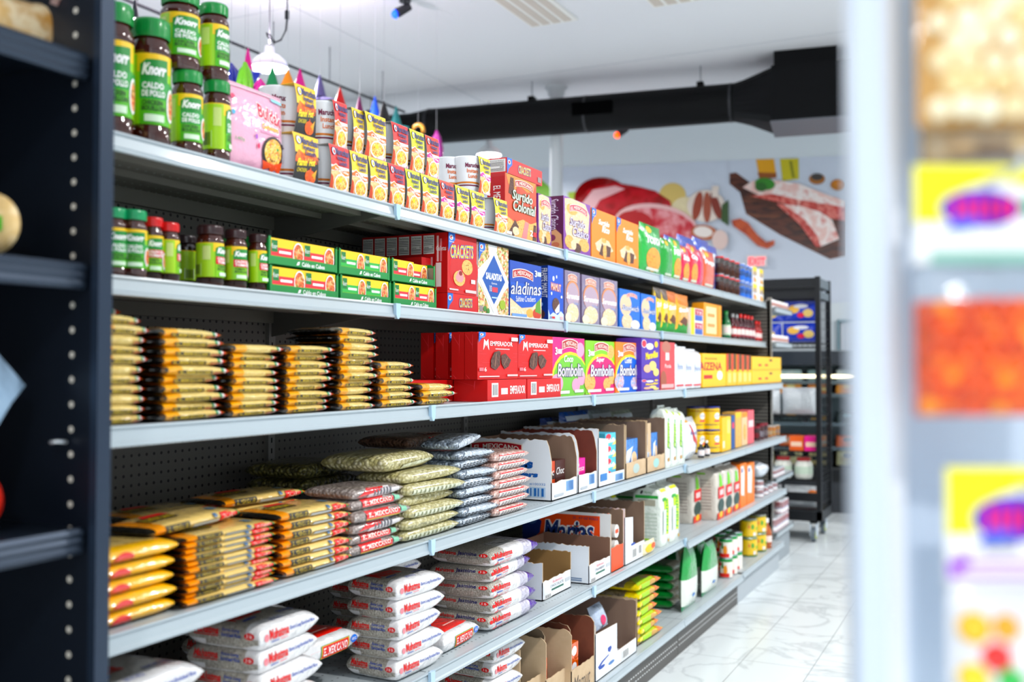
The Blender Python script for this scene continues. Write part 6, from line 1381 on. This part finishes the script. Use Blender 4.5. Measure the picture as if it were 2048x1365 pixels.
bagu('sugar_bag', 1372, 1402, 836, S4, D4 + .0, FILM('F4F6FA', .6, 26), [('p', [(.3, .95), (.36, .95), (.5, .5), (.9, .3), (.9, .27), (.48, .46)], K('C84A4A')), ('t', 'Azucar', .3, .6, .8, .7, K('3A4A9A')), ('r', .1, .9, .4, .97, K('E8A83A'))], 'plump white sugar bag with a red curved line', 'sugar bag', 'white bags on the fourth shelf', T=.1)
gyc = 'big yellow cans on the fourth shelf'
yc = can(.052, .128, [(.02, .98, 'F5CC12'), (.8, .84, 'E04A3A'), (.2, .24, '1A4AB0'), (.92, 1.0, '1A3FA8')], 'yellow_can', '1A3FA8', text=[('e', .5, .6, .06, .14, W_), ('t', 'NIDO' if False else 'LECHE', .45, .55, .55, .66, K('2A3A8A')), ('r', .44, .35, .56, .42, K('E0506A'))])
for i, (u, d, k, lab) in enumerate(((1421, 1.53, 0, 'big yellow can, lower front'), (1421, 1.53, 1, 'big yellow can, upper front'), (1392, 1.60, 0, 'big yellow can, lower left behind the sugar'), (1392, 1.60, 1, 'big yellow can, upper left behind the sugar'))):
    place(yc, (-d, yat(u, S4 + .1, d), S4 + k * .1285), RZ, lab, 'can', gyc)
vb = bottle(.018, .085, '201410', 'F2F4F4', 'E4E0E2', 'vanilla_bottle')
for i, u in enumerate((1402, 1413)): place(vb, (-1.475, yat(u, S4 + .05, 1.475), S4), RZ, 'small dark bottle with white cap, %s by the sugar bag' % ('left', 'right')[i], 'bottle', 'small white capped bottles')
g4 = 'boxes at the far end of the fourth shelf'
for u0, u1, v, h, art, lab in ((1444, 1453, 836, 'F2C414', [('r', .2, .1, .6, .3, K('F8F0D0'))], 'narrow yellow box beside the big cans'), (1453, 1462, 834, 'F5CC1C', [('r', .2, .5, .8, .9, K('F8E88A'))], 'second narrow yellow box beside the big cans'), (1463, 1470, 832, '2A5A9A', [('e', .5, .7, .3, .1, K('E84A5A'))], 'dark blue narrow box'),
                             (1471, 1483, 826, 'E8B868', [('e', .5, .3, .35, .25, COOKIE()), ('r', 0, .85, 1, 1, K('F0C83A'))], 'cream and yellow box with food picture'), (1484, 1495, 826, 'E4C8A0', [('e', .5, .4, .3, .25, COOKIE()), ('r', 0, .85, 1, 1, K('F09A2A'))], 'beige box with food picture'), (1496, 1508, 822, 'E8707A', [('r', .1, .5, .9, .7, K('F8D8D8'))], 'salmon pink tall box')):
    cbox('food_box', u0, u1, v, S4, D4, .08, K(h), art, lab, 'food box', group=g4)
for i, (u, h, c, lc) in enumerate(((1512, .09, '3A1418', 'C83A4A'), (1520, .10, '4A1A1C', 'E4E0EC'), (1528, .10, '3A1418', 'E4D0D4'), (1536, .08, 'A86A1C', 'F0E0C0'), (1544, .07, 'B8741C', 'F0D8A0'), (1552, .07, 'A8701C', 'E8E8F0'))):
    place(jar_s := can(.026, h, [(.02, .98, c), (.2, .55, lc), (.86, 1, 'B84A5A' if i < 3 else 'D8D8DA')], 'preserve_jar', 'B83A4A' if i < 3 else 'D0C8B8', 16), (-1.50, yat(u, S4 + .05, 1.5), S4), RZ, 'small preserve jar, %s after the pink box' % row[i], 'jar', 'preserve jars at the far end')
for i, (u, d, c, lab) in enumerate(((1484, 1.75, 'A85A3A', 'brown red bag behind the far jars'), (1500, 1.72, 'C87A8A', 'rose bag behind the far jars'), (1520, 1.7, 'E8A04A', 'orange bag above the far jars'))):
    b, f = pouch(.28, .17, .07, FILM(c, .7, 30)); place(b.build('back_bag'), (-d, yat(u, S4 + .1, d), S4), RZ, lab, 'bag', gbb)
for i, (y, c) in enumerate(((7.4, 'F0E4E8'), (7.55, 'D8E8DC'), (7.7, 'F0D8DC'))):
    pass

# ---------- fifth shelf: rice bags and cases
D5 = 1.470
RICE = VOR('white_rice', ['A9A49A', 'BDB8AE', '989288', 'C9C5BC'], 260, .35, .5, .6)
RICEF = FILM('E4E3E4', .6, 28)
MRED, MBLU = K('D8202C'), K('1F4FA8')
def rice_bag(W, D, T, kind='mahatma'):
    fn = lambda p, q, top: (RICEF if (q < -.55 or p > .55 or not top) else RICE) if kind != 'jasmine' else (FILM('5A2E9A', .7, 50) if p > .72 else (FILM('C8C4D4', .9, 60) if p > .36 else (RICEF if (p > -.5 and q < -.3) or not top else RICE)))
    b, f, l, t = lens_bag(W, D, T, None, 10, .40, 4.0, .62, 8, .36, 22, 16, fn=fn)
    if kind == 'mahatma':
        b.art([('e', .10, .52, .035, .14, FILM('E8808A', .2)), ('t', 'Mahatma', .15, .4, .46, .78, MRED, dict(off=.03)), ('t', 'Extra Long Enriched Rice', .48, .48, .9, .66, MBLU, dict(off=.02)), ('r', .17, .3, .3, .34, MBLU), ('r', .32, .3, .44, .34, FILM('E8808A', .2))], f, 3)
        b.art([('r', .02, -.2, .98, .52, RICE), ('t', 'Mahatma', .10, .56, .44, .84, MRED, dict(off=.03)), ('t', 'Extra Long', .48, .68, .72, .82, MBLU, dict(off=.02)), ('t', 'Enriched Rice', .48, .52, .74, .66, MBLU, dict(off=.02)), ('e', .86, .62, .07, .12, MRED), ('t', '3 lb', .82, .56, .9, .68, W_), ('r', .1, .5, .44, .53, MRED)], l, 4)
        b.art([('t', 'Mahatma', .08, .40, .5, .78, MRED, dict(off=.03)), ('t', 'ENRICHED RICE', .55, .2, .8, .28, MBLU, dict(off=.02)), ('r', .1, .3, .3, .34, MBLU), ('t', 'NET WT 48 OZ', .28, .08, .46, .14, MBLU)], t, 3)
    elif kind == 'jasmine':
        b.art([('e', .04, .6, .03, .1, MRED), ('t', 'Mahatma', .08, .5, .42, .82, MRED, dict(off=.03)), ('r', .12, .36, .24, .42, MBLU), ('r', .27, .38, .4, .44, FILM('E8808A', .2)), ('t', 'Arroz', .1, .08, .4, .3, FILM('E0505A', .2))], f, 3)
        b.art([('r', .02, -.2, .98, .5, RICE), ('t', 'Mahatma', .12, .62, .42, .82, MRED, dict(off=.02)), ('t', 'Jasmine', .44, .6, .76, .86, K('2A2A6A'), dict(off=.02)), ('e', .87, .72, .07, .1, MRED), ('t', '5 lb', .83, .67, .91, .77, W_)], l, 4)
    else:
        b.art([('r', .3, .1, .8, .7, K('1E8A4A')), ('r', .31, .12, .79, .68, K('F2C83A')), ('r', .32, .14, .78, .66, MRED), ('t', 'EL MEXICANO', .34, .22, .76, .58, W_, dict(off=.02)), ('e', .88, .5, .06, .18, FILM('2A7AD8', .2)), ('t', 'ARROZ', .84, .44, .92, .56, W_)], f, 3)
        b.art([('p', [(.12, -.0), (.8, .0), (.95, .7), (.4, .75), (.2, .5)], FILM('E8382E', .3)), ('e', .3, .62, .1, .12, FILM('2A7AD8', .2)), ('t', 'ARROZ', .23, .57, .37, .67, W_), ('r', .4, .3, .7, .34, K('F8C8C0'))], t, 3)
    o = b.build('rice_bag'); b = MB()
    b.box(W - .01, D * .1, T * .5 - .001, W + (.014 if kind != 'jasmine' else .03), D * .9, T * .5 + .001, RICEF if kind != 'jasmine' else FILM('5A3A9A', .8, 60)); b.build('end_seal', o)
    return o
gr = 'white rice bags stacked on the lower shelves'
y0 = yat(795, .7, D5); Wm = yat(884, .7, D5) - y0
rb = [rice_bag(Wm, .165, .060), rice_bag(Wm * 1.02, .165, .059)]
def rstack(prs, u, d, z, n, T, desc, where, jit=.05, seed=1, zref=.7, dx=.008):
    q = random.Random(seed); y = yat(u, zref, d)
    for i in range(n): place(prs[i % len(prs)], (-d + q.uniform(-dx, dx), y + q.uniform(-dx, dx), z + i * T), RZ + q.uniform(-jit, jit), '%s, %s in the stack %s' % (desc, ordn(n - 1 - i, n), where), 'rice bag', gr, q.uniform(-.02, .02), q.uniform(-.02, .02))
rstack(rb, 795, D5, S5, 5, .0525, 'white rice bag', 'in front, mid fifth shelf', .06, 41)
rstack(rb, 752, D5 + .18, S5, 5, .0525, 'white rice bag', 'behind the front mid stack', .04, 42, .75)
yL = yat(520, .8, D5); 
rbl = [rice_bag(yat(645, .8, D5) - yL, .2, .062)]
rstack(rbl, 520, D5 + .0, S5, 5, .0540, 'large white rice bag', 'left of the mid stack', .08, 43, .8)
rstack(rbl, 480, D5 + .21, S5, 5, .0560, 'large white rice bag', 'behind the left stack', .05, 44, .84)
rbk = [rice_bag(.27, .2, .066)]
rstack(rbk, 205, D5 + .0, S5, 4, .0625, 'white rice bag', 'at the dark post', .1, 45, .8)
mx = rice_bag(.24, .17, .06, 'mex')
place(mx, (-1.62, yat(265, .84, 1.62), S5 + 4 * .0625 + .005), RZ + .06, 'rice bag with red label behind the post stack', 'rice bag', gr)
place(mx, (-1.49, yat(888, .62, 1.49), S5), RZ + .04, 'rice bag with bright red label lying right of the mid stack', 'rice bag', gr)
place(mx, (-1.56, yat(606, .62, 1.56), S5 + .1), RZ + .0, 'rice bag with red label tucked between two rice stacks', 'rice bag', gr)
y0 = yat(981, .7, D5); Wj = yat(1070, .7, D5) - y0
rj = [rice_bag(Wj, .225, .058, 'jasmine'), rice_bag(Wj * .97, .225, .057, 'jasmine')]
rstack(rj, 981, D5 + .01, S5, 5, .0505, 'purple ended rice bag', 'before the open cases', .06, 51)

gc5 = 'open card cases on the shelves'
lipart = [('t', 'Rellenitos', .34, .36, .68, .44, K('D8303A'), dict(shear=.2)), ('t', 'CHOCOLATE', .26, .26, .72, .33, K('4A4A50')), ('r', .3, .17, .72, .22, K('2A6A54')), ('r', .04, .14, .18, .4, K('E8ECEC')), ('bar', .05, .02, .3, .13), ('r', .78, .24, .95, .34, K('C8CCD0'))]
y, W, H = caseat(1085, 1142, .135, S5, 1.52, .3, WCARD, M('9A7A50', .85), 'low white biscuit case, nearest the purple ended rice', lip=.5, frontart=lipart, seed=6, cut=0)
y, W, H = caseat(1178, 1221, .148, S5, 1.475, .3, WCARD, M('8A6A5A', .85), 'low white biscuit case before the orange case', lip=.5, frontart=[(e if e[0] != 't' or e[1] != 'CHOCOLATE' else ('t', 'STRAWBERRY') + e[2:]) for e in lipart], leftart=[('r', .3, .12, .9, .15, K('6A86A8')), ('r', .5, .07, .9, .1, K('6A86A8'))], seed=7, cut=0)
OR_ = K('F0602A')
ma = [('r', .0, .0, 1, 1, W_), ('r', .03, .04, .88, .95, OR_), ('p', [(.0, .0), (.0, 1), (.1, .95), (.22, .8), (.2, .6), (.06, .4)], NAVY), ('t', 'Marias', .24, .48, .82, .86, W_, dict(off=.1, shear=.15, sl=.05)), ('t', 'Marias', .25, .49, .81, .85, K('1A3A78'), dict(off=.02, shear=.15, sl=.05)), ('t', '25 - 4.9 OZ ROLLS', .58, .88, .86, .92, NAVY), ('e', .1, .82, .07, .08, K('4A6AA0'))]
y, W, H = caseat(1222, 1247, 1029, S5, 1.475, .40, OR_, CI, 'orange biscuit case with big blue script', lip=.42, leftart=ma, seed=8, cut=0)
b = MB(); b.tube([(0, 0, 0), (0, .14, 0)], [.028, .028], FILM('E8E4E0', .4), 16); b.art([('r', .2, .3, .8, .7, OR_)], lambda a, c, o: (-.028 + .056 * a, -o - .001, -.02 + .04 * c))
for i, zz in enumerate((.035, .095, .16)):
    o = b.build('biscuit_roll') if i == 0 else None
    if o: rl = o
    place(rl, (-1.480, y + .074 + .004 * i, S5 + zz), RZ, 'orange and white biscuit roll in the orange case, %s from bottom' % row[i], 'biscuit roll', 'biscuit rolls in the orange case')
y, W, H = caseat(1250, 1289, 1018, S5, 1.475, .36, WCARD, CI, 'white fronted case between orange case and flour bags', lip=.3, win=.4, frontart=[('bar', .35, .06, .6, .24), ('bar', .68, .08, .85, .26), ('r', .3, .3, .5, .34, MBLU)], seed=9, cut=0)
gf5 = 'tall flour bags on the fifth shelf'
gls = [('r', .1, .78, .9, .83, K('3AA84A')), ('r', .2, .66, .8, .76, K('B8B4A4')), ('e', .3, .88, .05, .03, K('3A3A3A')), ('t', 'Harina', .4, .86, .7, .9, K('6AA86A'))] + [('r', .12, .1 + .06 * i, .85, .12 + .06 * i, K('CFDACD')) for i in range(8)] + [('r', .1, .1, .6, .13, K('A8D83A'))]
gfs = [('p', [(.2, .2), (.75, .18), (.8, .75), (.25, .8)], K('C8E62A')), ('t', 'Harina', .3, .22, .7, .76, K('5AA82A'), dict(rot=90, shear=.2, off=.02)), ('r', .2, .88, .8, .92, K('E8F04A')), ('r', .1, .74, .5, .79, K('3AA84A')), ('r', .08, .2, .45, .6, K('D8E4DC')), ('r', .7, .05, .85, .1, K('C8A02A'))]
blockbag('flour_bag', 1324, 1340, 972, S5, D5, .15, GF, gfs, 'tall white and lime flour bag, front left', 'flour bag', gf5, gls); blockbag('flour_bag', 1342, 1361, 965, S5, D5, .15, GF, gfs, 'tall white and lime flour bag, front right', 'flour bag', gf5, gls)
blockbag('flour_bag', 1226, 1240, 985, S5, 1.68, .15, GF, gfs, 'tall flour bag in the back row behind the orange case', 'flour bag', gf5, gls); blockbag('flour_bag', 1276, 1290, 978, S5, 1.68, .15, GF, gfs, 'tall flour bag in the back row behind the white fronted case', 'flour bag', gf5, gls)
bagu('candy_pack', 1290, 1314, 1082, S5, 1.462, FILM('F0E4C0', .5), [('e', .4, .5, .3, .3, K('F2C82A')), ('e', .7, .6, .2, .2, K('E86A3A'))], 'small yellow and white pack at the foot of the flour bags', 'food pack', None, T=.03)
BEI = FILM('D9D2C8', .4, 30)
ha = [('p', [(.3, .62), (.7, .62), (.6, .88), (.35, .84)], K('7ED02A')), ('p', [(.1, .4), (.9, .4), (.9, .62), (.1, .62)], K('D82A34')), ('r', .3, .46, .8, .56, K('F0D0D0')), ('e', .5, .26, .4, .13, K('2A4A44')), ('r', .05, .0, .95, .13, K('E84A1C')), ('e', .5, .09, .2, .06, K('F8C81A'))]
gh = 'beige corn flour bags on the fifth shelf'
hl = [('r', .1, .86, .6, .89, K('8AC83A'))] + [('r', .1, .2 + .06 * i, .8, .215 + .06 * i, K('A89A94')) for i in range(10)]
for u0, u1, v, d, nm in ((1386, 1403, 942, 1.56, 'set back, first'), (1434, 1449, 936, 1.475, 'in front, first'), (1450, 1465, 933, 1.475, 'in front, second'), (1466, 1480, 930, 1.475, 'in front, third')):
    blockbag('corn_flour_bag', u0, u1, v, S5 - .012, d, .16 if 'third' not in nm and 'second' not in nm else .12, BEI, ha, 'beige corn flour bag with pepper picture, %s' % nm, 'flour bag', gh, hl)
for u0, u1, nm in ((1481, 1493, 'left'), (1494, 1509, 'right')):
    cbox('orange_bag', u0, u1, 930, S5 - .012, 1.475, .09, K('F58A12'), [('p', [(.1, .3), (.6, .25), (.7, .8), (.5, .95), (.1, .95)], K('F4F0EE')), ('r', .2, .8, .4, .9, K('3A4AA0'))], 'orange and white food box, %s one' % nm, 'food box', group='orange white boxes on the fifth shelf')
tn = can(.036, .055, [(.05, .95, 'F2F0F2'), (.5, .9, 'D83A4A'), (.42, .5, '4A3AB0'), (.06, .14, 'E0505A')], 'fish_can', 'C8D4DC', 16)
for k in range(2):
    for i, u in enumerate((1516, 1526, 1535, 1544)):
        if k == 1 and i > 0: continue
        place(tn, (-1.50, yat(u, S5 + .05, 1.5), S5 - .012 + k * .056), RZ, 'flat can with red label, %s column %s layer, fifth shelf' % (row[i], ('lower', 'upper')[k]), 'can', 'flat red labelled cans on the fifth shelf')
b = blob('x', .08, .07, .05, FILM('D8DEE6', .9, 40), 12, .08); o = b.build('clear_bag'); o.location = (-1.56, yat(1512, .72, 1.56), S5 - .012 + .16); 
tag(o, 'crumpled clear bag above the orange boxes', 'bag')

# ---------- base shelf
D6 = 1.475
rstack([rice_bag(.2, .2, .06)], 985, D6 + .03, S6, 6, .0552, 'white rice bag', 'on the base shelf', .12, 61, .45, .01)
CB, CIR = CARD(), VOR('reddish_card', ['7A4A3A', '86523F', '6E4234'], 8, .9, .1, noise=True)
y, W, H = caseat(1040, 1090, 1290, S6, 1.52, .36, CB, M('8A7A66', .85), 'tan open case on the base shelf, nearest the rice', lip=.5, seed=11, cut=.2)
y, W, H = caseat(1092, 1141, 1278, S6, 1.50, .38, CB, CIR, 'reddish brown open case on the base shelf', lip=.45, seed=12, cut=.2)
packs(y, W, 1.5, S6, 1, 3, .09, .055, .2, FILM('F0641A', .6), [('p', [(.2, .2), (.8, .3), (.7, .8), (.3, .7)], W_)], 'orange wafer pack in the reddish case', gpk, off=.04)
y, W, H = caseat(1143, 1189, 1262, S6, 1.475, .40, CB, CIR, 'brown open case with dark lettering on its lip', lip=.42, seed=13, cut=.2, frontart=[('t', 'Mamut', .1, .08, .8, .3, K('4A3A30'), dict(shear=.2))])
packs(y, W, 1.475, S6, 1, 3, .08, .06, .2, FILM('F0701A', .6), [('e', .5, .5, .3, .3, W_)], 'orange biscuit bag in the brown lettered case', gpk, off=.03, yy=.05)
y, W, H = caseat(1191, 1273, 1252, S6, 1.475, .40, WCARD, CI, 'white case with blue figure on its front', lip=.28, win=.5, seed=14, cut=0, frontart=[('p', [(.28, .4), (.33, .36), (.37, .42), (.35, .47), (.28, .46)], MBLU), ('e', .14, .2, .07, .03, MBLU), ('p', [(.05, .24), (.14, .3), (.3, .34), (.3, .32), (.16, .27), (.08, .2)], MBLU), ('e', .36, .16, .07, .03, K('5A86C0')), ('bar', .62, .05, .8, .22)])
packs(y, W, 1.475, S6, 1, 2, .07, .06, .2, FILM('2A4AC0', .6), [('p', [(.2, .1), (.9, .2), (.8, .6)], K('F2C81A')), ('e', .4, .6, .25, .25, W_)], 'blue and yellow pack in the window of the white case', gpk, off=.02, yy=.17)
b, f = pouch(.14, .1, .04, FILM('C8D4E8', .8, 30)); b.art([('p', [(.2, .7), (.95, .8), (.9, .98), (.4, .95)], K('2A3AB8')), ('e', .5, .3, .2, .2, K('E84A7A'))], f); place(b.build('biscuit_bag'), (-1.52, yat(1200, .45, 1.52), S6 + H * .72), RZ, 'blue and white bag sticking out of the white case', 'biscuit pack', gpk, rx=-.4)
y, W, H = caseat(1274, 1281, 1198, S6, 1.50, .42, CB, CI, 'narrow tall brown case before the yellow bean bags', lip=.6, seed=15, cut=0)
YB = FILM('E8D21A', .5, 40)
def ybag(W, D, T):
    fn = lambda p, q, top: (VOR('grey_beans', ['8A7A66', 'A89A84', '6A5C4C'], 120, .3, .8, .6) if (top and q > -.3) else YB)
    b, f, l, t = lens_bag(W, D, T, None, 7, .5, 3, .75, 4.5, .48, 14, 10, fn=fn); b.art([('p', [(.1, .2), (.5, .2), (.55, .8), (.15, .8)], K('A8D83A')), ('e', .6, .5, .14, .3, K('C8A060')), ('p', [(.75, .3), (.95, .3), (.92, .8), (.78, .8)], K('F08A5A'))], f, 3)
    b.art([('p', [(.05, .05), (.7, .05), (.95, .3), (.3, .35)], K('B8DC4A')), ('e', .6, .2, .1, .08, K('D8B888')), ('e', .8, .2, .08, .08, K('E87A4A'))], t, 3); o = b.build('bean_bag'); b = MB(); b.box(W - .01, D * .1, T * .5 - .001, W + .014, D * .9, T * .5 + .001, FILM('E4EAE0', .8)); b.build('end_seal', o); return o
Wy = span(1280, 1321, S6, D6); q = random.Random(71); yb0 = yat(1281, .3, D6 + .01); py = [ybag(Wy, .22, .041), ybag(Wy * .95, .22, .04)]
for i in range(7): place(py[i % 2], (-(D6 + .01) + q.uniform(-.008, .008), yb0 + q.uniform(-.006, .006), S6 + i * .0385), RZ + q.uniform(-.05, .05), 'yellow and green bean bag, %s of the base shelf stack' % ordn(6 - i, 7), 'bean bag', 'yellow bean bags on the base shelf')
GB_ = FILM('137A32', .5, 35); CRM = FILM('D8D2C0', .4, 35)
fn = lambda p, q, top: CRM if q < -.72 and p > -.6 else GB_
Wg = span(1346, 1372, S6, 1.56); b, f, l, t = lens_bag(Wg, .22, .046, None, 7, .5, 5, .6, 5, .45, 14, 10, fn=fn); gbag = b.build('green_rice_bag')
for i in range(5): place(gbag, (-1.56, yat(1344, .3, 1.56) + q.uniform(-.005, .005), S6 + i * .0445), RZ + q.uniform(-.04, .04), 'dark green and cream bag, %s of five on the base shelf' % ordn(4 - i, 5), 'rice bag', 'dark green bags on the base shelf')
def gfn(p, q): return FILM('16A04A', .5, 30) if q > -.05 else (FILM('E8ECE4', .4, 30) if q > -.78 else FILM('1A8A5A', .4, 30))
for u0, u1, v, d, nm in ((1374, 1401, 1100, 1.475, 'front left one'), (1414, 1442, 1092, 1.475, 'front right one'), (1400, 1424, 1092, 1.56, 'middle one set back')):
    W = span(u0, u1, S6, d); H = topz(u0, v, d) - S6; b, f = pouch(W, H, .06, None, gfn, c=4); b.v = [(W / 2 + (x - W / 2) * (1 - .45 * max(0, z / H - .5) / .5), y, z) for x, y, z in b.v]; b.art([('e', .5, .22, .1, .03, K('5A8AC8'))], f); put(b.build('green_white_bag'), u0, d, S6, 'green topped white standing bag, %s' % nm, 'flour bag', 'green and white bags on the base shelf')
for u0, u1, v, d, nm in ((1352, 1388, 1080, 1.72, 'back left'), (1384, 1416, 1070, 1.72, 'back right')):
    bagu('green_bag', u0, u1, v, S6, d, FILM('0F6A34', .5, 30), [('r', .3, .1, .9, .4, K('5A9A6A'))], 'dark green standing bag in the back row, %s' % nm, 'bag', 'dark green back row bags', T=.1)
ra_ = [('r', 0, .04, 1, .96, K('F4EEE6')), ('r', 0, .82, 1, .96, K('1E9A4A')), ('e', .40, .4, .05, .26, K('F5A01C')), ('p', [(.3, .5), (.36, .5), (.35, .8), (.31, .8)], K('2A8A3A')), ('r', .2, .05, .5, .25, K('E0382A')), ('e', .2, .5, .05, .2, K('E8741C')), ('r', .1, .62, .3, .78, K('D83040'))]
rc = can(.037, .115, [], 'fruit_can', 'B8C4C8', 22, text=ra_)
for k in range(2):
    for i, (u, d) in enumerate(((1452, 1.52), (1462, 1.52), (1472, 1.52), (1440, 1.60), (1452, 1.60))):
        place(rc, (-d, yat(u, S6 + .05, d), S6 + k * .1155), RZ - .3, 'tall fruit can with green rim, %s layer, %s' % (('lower', 'upper')[k], ['front first', 'front second', 'front third', 'back first', 'back second'][i]), 'can', 'fruit cans on the base shelf')
yc2 = can(.055, .12, [(.03, .97, 'F2CC14'), (.9, .97, '5AB87A'), (.02, .1, '5AB87A')], 'hominy_can', 'C8CCC8', 24, text=[('e', .45, .6, .03, .14, K('5AA84A')), ('r', .46, .12, .52, .3, K('F0F0F0')), ('e', .38, .6, .02, .1, K('E8924A')), ('e', .55, .5, .03, .1, K('8AC84A'))])
for k in range(2):
    for i, (u, d) in enumerate(((1497, 1.545), (1513, 1.53))):
        place(yc2, (-d, yat(u, S6 + .05, d) + (0.0 if i == 0 else .04), S6 + .012 + k * .1205), RZ, 'big yellow can, %s layer, %s of two columns on base shelf' % (('lower', 'upper')[k], ('near', 'far')[i]), 'can', 'big yellow cans on the base shelf')
place(bottle(.035, .2, 'B8641A', 'F0F0F4', 'A85A14', 'syrup_bottle'), (-1.50, yat(1533, S6 + .05, 1.5), S6 + .012), RZ, 'amber bottle with white cap at the far end of base shelf', 'bottle')
# end cap cans
ec_c = can(.037, .1, [(.03, .97, 'F2EEF2'), (.5, .9, 'D04050'), (.4, .48, '5A4AB0'), (.04, .12, 'C83040')], 'soup_can', 'C8CCD0', 18)
for k in range(2):
    for i in range(6 if k == 0 else 3):
        place(ec_c, (-1.545, 7.37 + (i + (3 if k else 0)) * .082, .24 + k * .101), RZ, 'soup can with red label, %s in the %s layer, end cap' % (row[i], ('lower', 'upper')[k]), 'can', 'soup cans on the end cap')
b = MB(); b.box(0, 0, 0, .24, .3, .003, M('D8B88A', .8)); o = b.build('card_sheet'); tag(place(o, (-1.59, 7.36, .24 + .1008), RZ, 'flat tan card sheet lying on the soup cans', 'card sheet'), None)
for i in range(4): place(tn, (-1.545, 7.38 + i * .09, .63), RZ, 'flat red labelled can, %s on the low end cap shelf' % row[i], 'can', 'flat cans on the end cap')
